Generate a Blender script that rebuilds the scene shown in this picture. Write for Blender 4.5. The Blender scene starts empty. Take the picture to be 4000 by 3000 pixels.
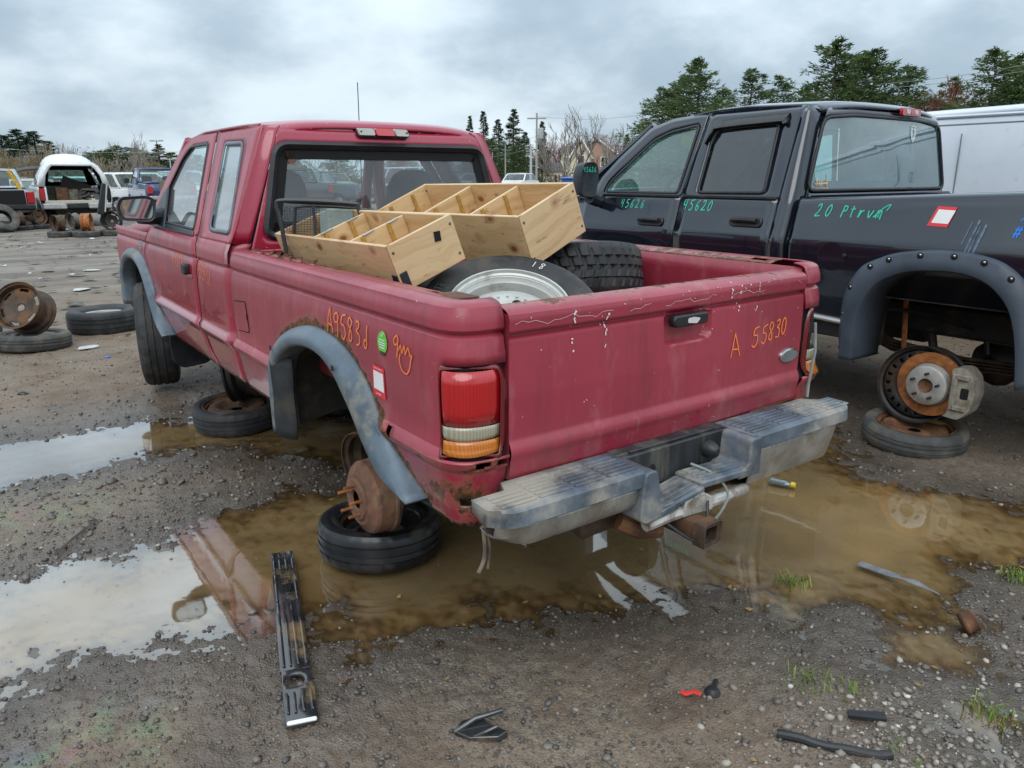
import bpy, bmesh, math, random
import numpy as np
from mathutils import Vector, Matrix
R_ = math.radians
SC = bpy.context.scene
COL = SC.collection
random.seed(7); RNG = np.random.default_rng(11)

# ------------------------------------------------------------------ camera
CAM_POS = Vector((-1.822, -2.539, 1.48))
cam_d = bpy.data.cameras.new('camera'); cam = bpy.data.objects.new('camera', cam_d); COL.objects.link(cam)
cam_d.sensor_width = 36.0; cam_d.lens = 26.21; cam_d.clip_start = 0.05; cam_d.clip_end = 3000
_y, _p, _r = R_(-36.255), R_(-15.48), R_(0.152)
_M = Matrix.Rotation(_y, 3, 'Z') @ Matrix.Rotation(_p, 3, 'X') @ Matrix.Rotation(_r, 3, 'Y')
_right, _fwd, _up = _M @ Vector((1, 0, 0)), _M @ Vector((0, 1, 0)), _M @ Vector((0, 0, 1))
cam.matrix_world = Matrix(((_right.x, _up.x, -_fwd.x, CAM_POS.x), (_right.y, _up.y, -_fwd.y, CAM_POS.y),
                           (_right.z, _up.z, -_fwd.z, CAM_POS.z), (0, 0, 0, 1)))
SC.camera = cam

# ------------------------------------------------------------------ node helper
class NT:
    def __init__(s, tree): s.t = tree; s.N = tree.nodes; s.L = tree.links
    def n(s, typ, ins=None, **pr):
        nd = s.N.new(typ)
        for k, v in pr.items(): setattr(nd, k, v)
        for k, v in (ins or {}).items(): s.set(nd.inputs[k], v)
        return nd
    def set(s, sock, v):
        if isinstance(v, bpy.types.NodeSocket): s.L.new(v, sock)
        elif isinstance(v, bpy.types.Node): s.L.new(v.outputs[0], sock)
        else:
            if sock.type == 'RGBA' and len(v) == 3: v = (*v, 1)
            sock.default_value = v
    def m(s, op, a, b=0.0, c=None, clamp=False):
        nd = s.n('ShaderNodeMath', operation=op, use_clamp=clamp); s.set(nd.inputs[0], a); s.set(nd.inputs[1], b)
        if c is not None: s.set(nd.inputs[2], c)
        return nd.outputs[0]
    def mix(s, f, a, b, bt='MIX'):
        nd = s.n('ShaderNodeMix', data_type='RGBA', blend_type=bt); s.set(nd.inputs[0], f); s.set(nd.inputs[6], a); s.set(nd.inputs[7], b)
        return nd.outputs[2]
    def mixf(s, f, a, b):
        nd = s.n('ShaderNodeMix', data_type='FLOAT'); s.set(nd.inputs[0], f); s.set(nd.inputs[2], a); s.set(nd.inputs[3], b)
        return nd.outputs[0]
    def noise(s, vec, scale, detail=4.0, rough=0.55, out=0, dist=0.0):
        nd = s.n('ShaderNodeTexNoise', {'Scale': scale, 'Detail': detail, 'Roughness': rough, 'Distortion': dist})
        if vec is not None: s.set(nd.inputs['Vector'], vec)
        return nd.outputs[out]
    def ss(s, x, a, b, lo=0.0, hi=1.0):
        nd = s.n('ShaderNodeMapRange', {'From Min': a, 'From Max': b, 'To Min': lo, 'To Max': hi}, interpolation_type='SMOOTHSTEP')
        s.set(nd.inputs['Value'], x); return nd.outputs[0]
    def obj(s): return s.n('ShaderNodeTexCoord').outputs['Object']
    def pos(s): return s.n('ShaderNodeNewGeometry').outputs['Position']
    def sep(s, v): return s.n('ShaderNodeSeparateXYZ', {'Vector': v}).outputs
    def scale(s, v, k):
        nd = s.n('ShaderNodeVectorMath', operation='MULTIPLY'); s.set(nd.inputs[0], v); nd.inputs[1].default_value = k
        return nd.outputs[0]
    def bump(s, h, strength=0.3, dist=0.01, normal=None):
        nd = s.n('ShaderNodeBump', {'Strength': strength, 'Distance': dist, 'Height': h})
        if normal is not None: s.set(nd.inputs['Normal'], normal)
        return nd.outputs[0]

# ------------------------------------------------------------------ world: overcast sky
SUN_EL, SUN_AZ = R_(48), R_(225)          # behind the camera and a little to the left, veiled by cloud
wd = bpy.data.worlds.new('World'); SC.world = wd; wd.use_nodes = True
w = NT(wd.node_tree); w.N.clear()
sky = w.n('ShaderNodeTexSky', sky_type='NISHITA', sun_disc=False, sun_elevation=SUN_EL, sun_rotation=SUN_AZ)
sky.air_density = 1.0; sky.dust_density = 2.0
gen = w.n('ShaderNodeTexCoord').outputs['Generated']
sx, sy, sz = w.sep(gen)
el = w.m('MAXIMUM', sz, 0.0)
den = w.m('ADD', el, 0.42)
cv = w.n('ShaderNodeCombineXYZ', {'X': w.m('DIVIDE', sx, den), 'Y': w.m('DIVIDE', sy, den), 'Z': 0.3})
c1 = w.noise(cv, 1.7, 6.0, 0.50, dist=0.15)
c2 = w.noise(cv, 4.6, 5.0, 0.55, dist=0.1)
cl = w.m('ADD', w.m('MULTIPLY', c1, 0.72), w.m('MULTIPLY', c2, 0.28))
tone = w.ss(cl, 0.37, 0.63)
ccol = w.mix(tone, (0.36, 0.46, 0.55), (0.70, 0.81, 0.885))           # grey undersides to thin bright gaps
grad = w.m('DIVIDE', w.m('ADD', w.m('MULTIPLY', el, 1.3), 1.0), 1.12)   # standard overcast: the zenith is brighter
hz = w.mixf(w.ss(el, 0.0, 0.10), 1.14, 1.0)
ccol = w.mix(1.0, ccol, w.n('ShaderNodeCombineXYZ', {'X': w.m('MULTIPLY', grad, hz), 'Y': w.m('MULTIPLY', grad, hz), 'Z': w.m('MULTIPLY', grad, hz)}).outputs[0], 'MULTIPLY')
cloud = w.mix(1.0, ccol, (10.6, 10.6, 10.6), 'MULTIPLY')
skyc = w.mix(0.93, sky.outputs[0], cloud)
bg = w.n('ShaderNodeBackground', {'Color': skyc, 'Strength': 0.10})
w.L.new(bg.outputs[0], w.n('ShaderNodeOutputWorld').inputs[0])

# ------------------------------------------------------------------ veiled sun
sd = bpy.data.lights.new('sun', 'SUN'); sd.energy = 1.5; sd.angle = R_(50); sd.color = (1.0, 0.965, 0.92)
sun = bpy.data.objects.new('sun', sd); COL.objects.link(sun)
_sv = Vector((math.sin(SUN_AZ) * math.cos(SUN_EL), math.cos(SUN_AZ) * math.cos(SUN_EL), math.sin(SUN_EL)))
sun.rotation_euler = (-_sv).to_track_quat('-Z', 'Y').to_euler(); sun.location = (0, 0, 30)

# ------------------------------------------------------------------ exposure
vs = SC.view_settings
vs.view_transform = 'Standard'; vs.look = 'None'; vs.exposure = 0.16; vs.gamma = 1.0; vs.use_curve_mapping = False
SC.render.engine = 'CYCLES'
SC.cycles.use_denoising = True
SC.cycles.max_bounces = 10; SC.cycles.transparent_max_bounces = 24; SC.cycles.caustics_reflective = False; SC.cycles.caustics_refractive = False
SC.cycles.sample_clamp_indirect = 6.0

# ------------------------------------------------------------------ materials
MATS = {}
def new_mat(name):
    m = bpy.data.materials.new(name); m.use_nodes = True; t = NT(m.node_tree); t.N.clear()
    out = t.n('ShaderNodeOutputMaterial'); MATS[name] = m
    return m, t, out
def pbr(t, out, **k):
    b = t.n('ShaderNodeBsdfPrincipled', {kk: vv for kk, vv in k.items()}); t.L.new(b.outputs[0], out.inputs[0]); return b
def M(name): return MATS[name]

def simple(name, col, rough=0.6, metal=0.0, var=0.25, scale=14.0, bump=0.15, bscale=None, dirt=None, dirt_amt=0.5, dirt_scale=6.0, coat=0.0, spec=0.5, streak=False, hue=None):
    """Plain surface with uneven tone, fine relief and patchy dirt of its own."""
    m, t, out = new_mat(name); o = t.obj()
    v = o if not streak else t.scale(o, (1, 1, 0.15))
    n1 = t.noise(v, scale, 5.0, 0.6)
    c = t.mix(t.ss(n1, 0.3, 0.7), tuple(x * (1 - var) for x in col), tuple(min(1, x * (1 + var)) for x in (hue or col)))
    r = t.mixf(n1, max(0.02, rough - 0.12), min(1, rough + 0.12))
    if dirt:
        d = t.ss(t.noise(v, dirt_scale, 6.0, 0.65), 0.62 - 0.25 * dirt_amt, 0.72 - 0.12 * dirt_amt)
        c = t.mix(t.m('MULTIPLY', d, 0.85), c, dirt); r = t.mixf(d, r, 0.85)
    b = pbr(t, out, **{'Base Color': c, 'Roughness': r, 'Metallic': metal, 'Coat Weight': coat, 'Coat Roughness': 0.08, 'Specular IOR Level': spec})
    if bump: t.set(b.inputs['Normal'], t.bump(t.noise(o, bscale or scale * 5, 4.0, 0.6), bump, 0.004))
    return m

# ------------------------------------------------------------------ mesh builder
class B:
    """Collects verts and faces in the local frame of the thing; obj() links them as one mesh object."""
    def __init__(s): s.V = []; s.F = []; s.X = None
    def add(s, vs, fs):
        o = len(s.V)
        if s.X is not None: vs = [tuple(s.X @ Vector(v)) for v in vs]
        s.V.extend(tuple(map(float, v)) for v in vs); s.F.extend([tuple(i + o for i in f) for f in fs]); return s
    def grid(s, rows, closed_u=False, closed_v=False, skip=None):
        r, c = len(rows), len(rows[0]); vs = [v for row in rows for v in row]; fs = []
        for i in range(r if closed_u else r - 1):
            for j in range(c if closed_v else c - 1):
                if skip and skip(i, j): continue
                fs.append((i * c + j, i * c + (j + 1) % c, ((i + 1) % r) * c + (j + 1) % c, ((i + 1) % r) * c + j))
        return s.add(vs, fs)
    def box(s, c, d, bev=0.0, rot=None):
        x, y, z = (k / 2 for k in d)
        if bev <= 0:
            vs = [(i * x, j * y, k * z) for i in (-1, 1) for j in (-1, 1) for k in (-1, 1)]
            fs = [(0, 1, 3, 2), (4, 6, 7, 5), (0, 4, 5, 1), (2, 3, 7, 6), (0, 2, 6, 4), (1, 5, 7, 3)]
        else:
            b = min(bev, x * .98, y * .98, z * .98)
            def loop(hx, hy, zz, q): return [(sx * (hx - (q if m else 0)), sy * (hy - (0 if m else q)), zz) for sx, sy, m in ((-1, -1, 0), (-1, -1, 1), (1, -1, 1), (1, -1, 0), (1, 1, 0), (1, 1, 1), (-1, 1, 1), (-1, 1, 0))]
            L = [loop(x - b, y - b, -z, b * .4), loop(x, y, -z + b, b), loop(x, y, z - b, b), loop(x - b, y - b, z, b * .4)]
            vs = [v for l in L for v in l]; fs = [tuple(range(7, -1, -1)), tuple(range(24, 32))]
            for i in range(3):
                for j in range(8): fs.append((i * 8 + j, i * 8 + (j + 1) % 8, i * 8 + 8 + (j + 1) % 8, i * 8 + 8 + j))
        mt = Matrix.Translation(c) @ (rot.to_4x4() if rot is not None else Matrix.Identity(4))
        return s.add([tuple(mt @ Vector(v)) for v in vs], fs)
    def lathe(s, prof, c=(0, 0, 0), axis='Z', n=24, rot=None, closed=False, jit=None):
        """prof: list of (radius, height) turned about axis."""
        rows = []
        for i in range(n):
            a = 2 * math.pi * i / n; ca, sa = math.cos(a), math.sin(a); row = []
            for r, h in prof:
                if jit: r = r + jit(a, h)
                v = {'Z': (r * ca, r * sa, h), 'X': (h, r * ca, r * sa), 'Y': (r * sa, h, r * ca)}[axis]
                row.append(v)
            rows.append(row)
        mt = Matrix.Translation(c) @ (rot.to_4x4() if rot is not None else Matrix.Identity(4))
        rows = [[tuple(mt @ Vector(v)) for v in row] for row in rows]
        return s.grid(rows, closed_u=True, closed_v=closed)
    def tube(s, pts, r, n=8, cap=True, flat=None):
        pts = [Vector(p) for p in pts]; rr = r if isinstance(r, (list, tuple)) else [r] * len(pts); rows = []
        up = Vector((0, 0, 1)); prev = None
        for i, p in enumerate(pts):
            d = (pts[min(i + 1, len(pts) - 1)] - pts[max(i - 1, 0)]).normalized()
            if prev is None: a = d.cross(up if abs(d.z) < .9 else Vector((1, 0, 0))).normalized()
            else: a = (prev - d * prev.dot(d)).normalized()
            prev = a; b = d.cross(a)
            rows.append([tuple(p + (a * math.cos(t) + b * math.sin(t) * (flat or 1)) * rr[i]) for t in [2 * math.pi * k / n for k in range(n)]])
        o = len(s.V); s.grid(rows, closed_v=True)
        if cap and n > 2:
            s.F.append(tuple(o + k for k in range(n))[::-1]); s.F.append(tuple(o + (len(rows) - 1) * n + k for k in range(n)))
        return s
    def loft(s, loops, cap=True):
        n = len(loops[0]); o = len(s.V); s.grid(loops, closed_v=True)
        if cap: s.F.append(tuple(o + k for k in range(n))[::-1]); s.F.append(tuple(o + (len(loops) - 1) * n + k for k in range(n)))
        return s
    def prism(s, poly, d0, d1, f):
        """poly: 2-D outline; f(u,v,d) -> xyz."""
        n = len(poly); vs = [f(u, v, d0) for u, v in poly] + [f(u, v, d1) for u, v in poly]
        fs = [tuple(range(n))[::-1], tuple(range(n, 2 * n))] + [(i, (i + 1) % n, n + (i + 1) % n, n + i) for i in range(n)]
        return s.add(vs, fs)
    def ring(s, outer, inner):
        n = len(outer); return s.add(list(outer) + list(inner), [(i, (i + 1) % n, n + (i + 1) % n, n + i) for i in range(n)])
    def obj(s, name, mat=None, parent=None, ang=35, solid=0.0, off=0.0, bevel=0.0, fix=True, seg=2):
        me = bpy.data.meshes.new(name); me.from_pydata(s.V, [], s.F)
        if fix:
            bm = bmesh.new(); bm.from_mesh(me); bmesh.ops.remove_doubles(bm, verts=bm.verts, dist=1e-5); bmesh.ops.recalc_face_normals(bm, faces=bm.faces); bm.to_mesh(me); bm.free()
        return link(name, me, mat, parent, ang, solid, off, bevel, seg)
def link(name, me, mat=None, parent=None, ang=35, solid=0.0, off=0.0, bevel=0.0, seg=2):
    if ang is not None:
        me.polygons.foreach_set('use_smooth', [True] * len(me.polygons)); me.set_sharp_from_angle(angle=R_(ang))
    if mat: me.materials.append(M(mat) if isinstance(mat, str) else mat)
    o = bpy.data.objects.new(name, me); COL.objects.link(o)
    if parent is not None: o.parent = parent
    if solid:
        md = o.modifiers.new('solid', 'SOLIDIFY'); md.thickness = solid; md.offset = off
    if bevel:
        md = o.modifiers.new('bevel', 'BEVEL'); md.width = bevel; md.segments = seg; md.limit_method = 'ANGLE'; md.angle_limit = R_(40)
    return o
def np_obj(name, V, F, mat, parent=None, smooth=False):
    """V (n,3), F (m,3) or (m,4) arrays -> mesh object, fast path."""
    V = np.asarray(V, np.float32); F = np.asarray(F, np.int32); k = F.shape[1]
    me = bpy.data.meshes.new(name); me.vertices.add(len(V)); me.vertices.foreach_set('co', V.ravel())
    me.loops.add(F.size); me.loops.foreach_set('vertex_index', F.ravel())
    me.polygons.add(len(F)); me.polygons.foreach_set('loop_start', np.arange(0, F.size, k, dtype=np.int32)); me.polygons.foreach_set('loop_total', np.full(len(F), k, np.int32))
    if smooth: me.polygons.foreach_set('use_smooth', np.ones(len(F), bool))
    me.update(calc_edges=True)
    if mat: me.materials.append(M(mat) if isinstance(mat, str) else mat)
    o = bpy.data.objects.new(name, me); COL.objects.link(o)
    if parent is not None: o.parent = parent
    return o
def thing(name, label, cat, loc=(0, 0, 0), rz=0.0, group=None, rot=None):
    o = bpy.data.objects.new(name, None); COL.objects.link(o); o.empty_display_size = 0.2
    o.location = loc; o.rotation_euler = rot if rot else (0, 0, rz)
    return tag(o, label, cat, group)
def tag(o, label=None, cat=None, group=None, kind=None):
    if label: o['label'] = label
    if cat: o['category'] = cat
    if group: o['group'] = group
    if kind: o['kind'] = kind
    return o
def lerp(a, b, t): return a + (b - a) * t
def interp(pts, x):
    if x <= pts[0][0]: return pts[0][1]
    for (a, b), (c, d) in zip(pts, pts[1:]):
        if x <= c: return b + (d - b) * (x - a) / (c - a) if c != a else d
    return pts[-1][1]
def smooth_path(P, n=8, closed=False):
    """Catmull-Rom through points."""
    P = [Vector(p) for p in P]; out = []; L = len(P)
    for i in range(L if closed else L - 1):
        g = lambda k: P[k % L] if closed else P[max(0, min(L - 1, k))]
        a, b, c, d = g(i - 1), g(i), g(i + 1), g(i + 2)
        for j in range(n):
            t = j / n; out.append(0.5 * ((2 * b) + (c - a) * t + (2 * a - 5 * b + 4 * c - d) * t * t + (3 * b - a - 3 * c + d) * t ** 3))
    if not closed: out.append(P[-1])
    return out
def rrect(x0, x1, y0, y1, r, n=4):
    """Rounded rectangle outline (counter-clockwise)."""
    r = min(r, (x1 - x0) / 2.001, (y1 - y0) / 2.001); out = []
    for cx, cy, a0 in ((x1 - r, y0 + r, -90), (x1 - r, y1 - r, 0), (x0 + r, y1 - r, 90), (x0 + r, y0 + r, 180)):
        for k in range(n + 1):
            a = R_(a0 + 90 * k / n); out.append((cx + r * math.cos(a), cy + r * math.sin(a)))
    return out
def round_poly(P, r, n=4):
    """Round the corners of a 2-D polygon."""
    out = []; L = len(P)
    for i in range(L):
        a, b, c = (Vector(P[(i + k) % L]) for k in (-1, 0, 1)); u, v = a - b, c - b
        q = min(r, u.length * .45, v.length * .45); p0, p1 = b + u.normalized() * q, b + v.normalized() * q
        for k in range(n + 1):
            t = k / n; out.append(tuple((1 - t) ** 2 * p0 + 2 * t * (1 - t) * b + t * t * p1))
    return out
def offset_poly(P, d):
    """Move each vertex of a 2-D outline inwards by d (towards the centroid side)."""
    L = len(P); out = []; area = sum(P[i][0] * P[(i + 1) % L][1] - P[(i + 1) % L][0] * P[i][1] for i in range(L)); sgn = 1 if area > 0 else -1
    for i in range(L):
        a, b, c = (Vector(P[(i + k) % L]) for k in (-1, 0, 1)); t = (c - a)
        if t.length < 1e-9: t = Vector((1, 0))
        t.normalize(); out.append((b.x - t.y * d * sgn, b.y + t.x * d * sgn))
    return out
def text_mesh(body, size, name, mat, parent, f, extrude=0.0, align='CENTER'):
    """Lettering as a mesh; f(u,v,w) places it."""
    cu = bpy.data.curves.new('lettering', 'FONT'); cu.body = body; cu.size = size; cu.extrude = extrude; cu.align_x = align; cu.align_y = 'CENTER'; cu.resolution_u = 2
    ob = bpy.data.objects.new('lettering', cu); COL.objects.link(ob)
    dg = bpy.context.evaluated_depsgraph_get(); me = bpy.data.meshes.new_from_object(ob.evaluated_get(dg))
    bpy.data.objects.remove(ob); bpy.data.curves.remove(cu)
    for v in me.vertices: v.co = Vector(f(v.co.x, v.co.y, v.co.z))
    me.name = name
    return link(name, me, mat, parent, None)
def ribbon(b, pts, w, f):
    """Flat stroke through 2-D points; f(u,v) lifts it onto a surface."""
    pts = [Vector(p) for p in pts]; Lf, Rt = [], []
    for i, p in enumerate(pts):
        d = pts[min(i + 1, len(pts) - 1)] - pts[max(i - 1, 0)]
        d = d.normalized() if d.length > 1e-9 else Vector((1, 0)); nn = Vector((-d.y, d.x)) * w / 2
        Lf.append(f(*(p + nn))); Rt.append(f(*(p - nn)))
    b.grid([Lf, Rt]); return b
def copy_tree(o, parent=None, first=True):
    c = o.copy(); COL.objects.link(c); c.parent = parent
    for ch in list(o.children): copy_tree(ch, c, False)
    return c
# ------------------------------------------------------------------ shared materials
def attr(t, name): return t.n('ShaderNodeAttribute', attribute_name=name).outputs['Fac']
RUST_D, RUST_L = (0.055, 0.022, 0.012), (0.20, 0.085, 0.035)

def make_ranger_paint(name, chalk):
    """Red paint: chalky faded upper coat, peeling lacquer line, run-off streaks, rust where the panel carries it."""
    m, t, out = new_mat(name); o = t.obj(); x, y, z = t.sep(o)
    big = t.noise(o, 1.6, 4.0, 0.5); fine = t.noise(o, 30.0, 4.0, 0.6); st = t.noise(t.scale(o, (9, 9, 0.8)), 3.0, 5.0, 0.6)
    edge = t.noise(t.scale(o, (7, 7, 7)), 1.0, 6.0, 0.7)
    # lacquer has come off above a ragged line on the doors, all over the bed
    line = t.m('ADD', z, t.m('MULTIPLY', t.m('SUBTRACT', edge, 0.5), 0.30))
    door = t.ss(line, 0.845, 0.855)
    bed = t.ss(y, 0.94, 0.93)
    low = t.ss(t.m('ADD', z, t.m('MULTIPLY', t.m('SUBTRACT', edge, 0.5), 0.5)), 0.64, 0.70)
    ch = t.m('MULTIPLY', t.m('MAXIMUM', door, t.m('MULTIPLY', bed, low)), chalk)
    deep = t.mix(big, (0.27, 0.008, 0.030), (0.35, 0.012, 0.044))
    chal = t.mix(t.ss(big, 0.3, 0.7), (0.26, 0.022, 0.042), (0.34, 0.034, 0.058))
    chal = t.mix(t.m('MULTIPLY', t.ss(st, 0.45, 0.75), 0.45), chal, (0.17, 0.022, 0.034)); chal = t.mix(t.m('MULTIPLY', t.ss(t.noise(t.scale(o, (5, 5, 2.2)), 1.6, 6.0, 0.65), 0.52, 0.72), 0.45), chal, (0.42, 0.13, 0.14))
    c = t.mix(ch, deep, chal)
    # pale scratches and mineral run-off low down
    run = t.m('MULTIPLY', t.ss(t.noise(t.scale(o, (16, 16, 1.8)), 2.2, 6.0, 0.7), 0.56, 0.72), t.ss(z, 0.95, 0.55))
    c = t.mix(t.m('MULTIPLY', run, 0.55), c, (0.46, 0.27, 0.25))
    dust = t.m('MULTIPLY', t.ss(z, 0.84, 0.52), t.ss(t.noise(t.scale(o, (1, 1, .5)), 6.0, 7.0, 0.72), 0.40, 0.66))
    c = t.mix(t.m('MULTIPLY', dust, 0.55), c, (0.17, 0.125, 0.09))
    sp = t.ss(t.n('ShaderNodeTexVoronoi', {'Vector': o, 'Scale': 26.0}).outputs['Distance'], 0.10, 0.05)
    spk = t.m('MULTIPLY', sp, t.ss(t.noise(o, 3.0, 3.0), 0.50, 0.60)); c = t.mix(t.m('MULTIPLY', spk, 0.6), c, (0.60, 0.48, 0.46))
    rn = t.m('ADD', attr(t, 'rust'), t.m('MULTIPLY', t.m('SUBTRACT', t.noise(o, 13.0, 7.0, 0.72), 0.5), 1.15))
    rm = t.ss(rn, 0.46, 0.54); halo = t.ss(rn, 0.30, 0.50)
    c = t.mix(t.m('MULTIPLY', halo, 0.55), c, (0.30, 0.10, 0.06))
    c = t.mix(rm, c, t.mix(t.ss(t.noise(o, 40.0, 5.0, 0.7), 0.35, 0.7), RUST_D, RUST_L))
    ro = t.mixf(ch, t.mixf(big, 0.20, 0.34), t.mixf(st, 0.38, 0.52)); ro = t.mixf(rm, ro, 0.9)
    b = pbr(t, out, **{'Base Color': c, 'Roughness': ro, 'Coat Weight': t.mixf(ch, 0.85, 0.40), 'Coat Roughness': t.mixf(ch, 0.06, 0.20), 'Specular IOR Level': t.mixf(rm, 0.5, 0.15)})
    h = t.m('ADD', t.m('MULTIPLY', t.noise(o, 3.0, 2.0), 0.10), t.m('MULTIPLY', rm, -0.12)); h = t.m('ADD', h, t.m('MULTIPLY', fine, 0.015))
    t.set(b.inputs['Normal'], t.bump(h, 0.35, 0.02))
make_ranger_paint('ranger_paint', 1.0); make_ranger_paint('ranger_gloss', 0.0)

def make_black_paint(name, c0=(0.006, 0.007, 0.011)):
    m, t, out = new_mat(name); o = t.obj(); x, y, z = t.sep(o)
    fl = t.noise(o, 900.0, 1.0); c = t.mix(fl, c0, tuple(k * 1.9 + .002 for k in c0))
    d = t.m('MULTIPLY', t.ss(t.noise(o, 3.0, 6.0, 0.7), 0.42, 0.7), t.ss(z, 0.85, 0.45)); c = t.mix(t.m('MULTIPLY', d, 0.22), c, (0.06, 0.055, 0.05))
    dr = t.ss(t.n('ShaderNodeTexVoronoi', {'Vector': o, 'Scale': 42.0}).outputs['Distance'], 0.16, 0.06)
    dr = t.m('MULTIPLY', dr, t.ss(t.noise(o, 6.0), 0.5, 0.6))
    b = pbr(t, out, **{'Base Color': c, 'Roughness': t.mixf(d, 0.22, 0.45), 'Metallic': 0.0, 'Coat Weight': 1.0, 'Coat IOR': 1.68, 'Coat Tint': (0.80, 0.88, 1.0, 1.0), 'Coat Roughness': t.mixf(t.noise(o, 4.0), 0.03, 0.08), 'Specular IOR Level': 0.25})
    t.set(b.inputs['Coat Normal'], t.bump(t.m('ADD', t.m('MULTIPLY', dr, 0.03), t.m('MULTIPLY', t.noise(o, 2.0, 2.0), 0.15)), 0.25, 0.02))
make_black_paint('black_paint'); make_black_paint('navy_paint', (0.012, 0.022, 0.075))

simple('black_plastic', (0.016, 0.017, 0.019), 0.45, var=0.3, dirt=(0.05, 0.045, 0.04), dirt_amt=0.3)
simple('mirror_black', (0.022, 0.028, 0.036), 0.42, var=0.3)
simple('gap_black', (0.004, 0.004, 0.004), 0.9, var=0.1, bump=0)
simple('flare_grey', (0.10, 0.135, 0.17), 0.42, var=0.32, scale=5.0, dirt=(0.25, 0.235, 0.19), dirt_amt=0.42, dirt_scale=6.0, bump=0.3)
simple('flare_inner', (0.02, 0.022, 0.025), 0.7, dirt=(0.05, 0.045, 0.035), dirt_amt=0.5)
simple('ram_flare', (0.045, 0.058, 0.078), 0.48, var=0.25, scale=4.0, bump=0.3, bscale=260)
simple('scratch_blue', (0.10, 0.14, 0.21), 0.5, var=0.5, scale=40, bump=0)
simple('bumper_pad', (0.085, 0.108, 0.135), 0.40, var=0.45, scale=7.0, dirt=(0.36, 0.32, 0.26), dirt_amt=0.7, dirt_scale=3.2)
simple('bumper_dark', (0.018, 0.02, 0.023), 0.45, var=0.4, dirt=(0.10, 0.095, 0.08), dirt_amt=0.6, streak=True)
simple('chrome_dirty', (0.46, 0.45, 0.42), 0.30, metal=0.7, var=0.25, scale=9.0, dirt=(0.22, 0.18, 0.13), dirt_amt=0.7, dirt_scale=7.0)
simple('chrome', (0.62, 0.63, 0.64), 0.14, metal=1.0, var=0.08, bump=0.05)
simple('alloy', (0.50, 0.50, 0.48), 0.32, metal=0.55, var=0.12, scale=8, bump=0.1, dirt=(0.22, 0.21, 0.18), dirt_amt=0.2)
simple('alloy_white', (0.50, 0.51, 0.48), 0.38, metal=0.25, var=0.08, scale=8, bump=0.08, dirt=(0.34, 0.33, 0.28), dirt_amt=0.15)
simple('tyre', (0.021, 0.022, 0.024), 0.62, var=0.35, scale=10, dirt=(0.075, 0.066, 0.056), dirt_amt=0.5, dirt_scale=5.0, bump=0.25)
simple('tyre_wet', (0.013, 0.014, 0.016), 0.34, var=0.35, scale=8, dirt=(0.055, 0.046, 0.036), dirt_amt=0.45, bump=0.25)
simple('tyre_dusty', (0.060, 0.060, 0.058), 0.78, var=0.35, scale=9, dirt=(0.13, 0.115, 0.09), dirt_amt=0.7, bump=0.25)
simple('rust', (0.11, 0.048, 0.024), 0.82, var=0.45, scale=16, bump=0.5, bscale=60, dirt=(0.20, 0.095, 0.04), dirt_amt=0.6, dirt_scale=9)
simple('drum_rust', (0.165, 0.078, 0.048), 0.78, var=0.35, scale=18, bump=0.45, bscale=70, dirt=(0.26, 0.17, 0.10), dirt_amt=0.55, dirt_scale=7)
simple('rotor_rust', (0.33, 0.115, 0.03), 0.72, var=0.35, scale=22, bump=0.4, bscale=90, dirt=(0.14, 0.05, 0.02), dirt_amt=0.5, dirt_scale=9)
simple('rotor_hat', (0.50, 0.49, 0.46), 0.45, metal=0.5, var=0.15, dirt=(0.30, 0.26, 0.20), dirt_amt=0.4)
simple('caliper', (0.30, 0.27, 0.22), 0.7, metal=0.2, var=0.3, scale=20, bump=0.5, dirt=(0.16, 0.10, 0.05), dirt_amt=0.5)
simple('steel_dark', (0.022, 0.021, 0.02), 0.55, metal=0.3, var=0.4, dirt=(0.07, 0.04, 0.022), dirt_amt=0.55)
simple('steel_rusty', (0.07, 0.045, 0.03), 0.65, metal=0.25, var=0.4, scale=12, dirt=(0.17, 0.08, 0.035), dirt_amt=0.6, bump=0.4)
simple('steel_grey', (0.15, 0.14, 0.125), 0.55, metal=0.5, var=0.35, scale=10, dirt=(0.13, 0.085, 0.045), dirt_amt=0.6)
simple('underbody', (0.018, 0.016, 0.014), 0.85, var=0.4, dirt=(0.06, 0.045, 0.03), dirt_amt=0.5)
simple('primer_tan', (0.16, 0.125, 0.09), 0.85, var=0.3, dirt=(0.06, 0.045, 0.035), dirt_amt=0.5)
simple('interior_dark', (0.022, 0.024, 0.028), 0.8, var=0.2, bump=0.1)
simple('interior_grey', (0.17, 0.19, 0.20), 0.8, var=0.15, bump=0.1)
simple('seat_cloth', (0.035, 0.04, 0.05), 0.9, var=0.2, bump=0.3, bscale=300)
simple('pipe_silver', (0.62, 0.60, 0.56), 0.35, metal=0.5, var=0.2, dirt=(0.13, 0.085, 0.05), dirt_amt=0.7, dirt_scale=9)
simple('basket_metal', (0.035, 0.038, 0.042), 0.4, metal=0.4, var=0.2)
simple('white_paint', (0.70, 0.72, 0.74), 0.28, var=0.05, scale=3, bump=0.02, coat=0.6, dirt=(0.45, 0.44, 0.40), dirt_amt=0.2)
simple('van_white', (0.60, 0.64, 0.70), 0.30, var=0.04, scale=2, bump=0.02, coat=0.5, dirt=(0.42, 0.44, 0.46), dirt_amt=0.15)
simple('silver_paint', (0.34, 0.36, 0.38), 0.3, metal=0.4, var=0.08, bump=0.02, coat=0.6)
simple('grey_paint', (0.13, 0.16, 0.18), 0.3, metal=0.3, var=0.1, bump=0.02, coat=0.6)
simple('red_paint', (0.42, 0.016, 0.022), 0.3, var=0.1, bump=0.02, coat=0.7)
simple('tan_paint', (0.50, 0.46, 0.36), 0.4, var=0.1, bump=0.02, coat=0.3)
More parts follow.
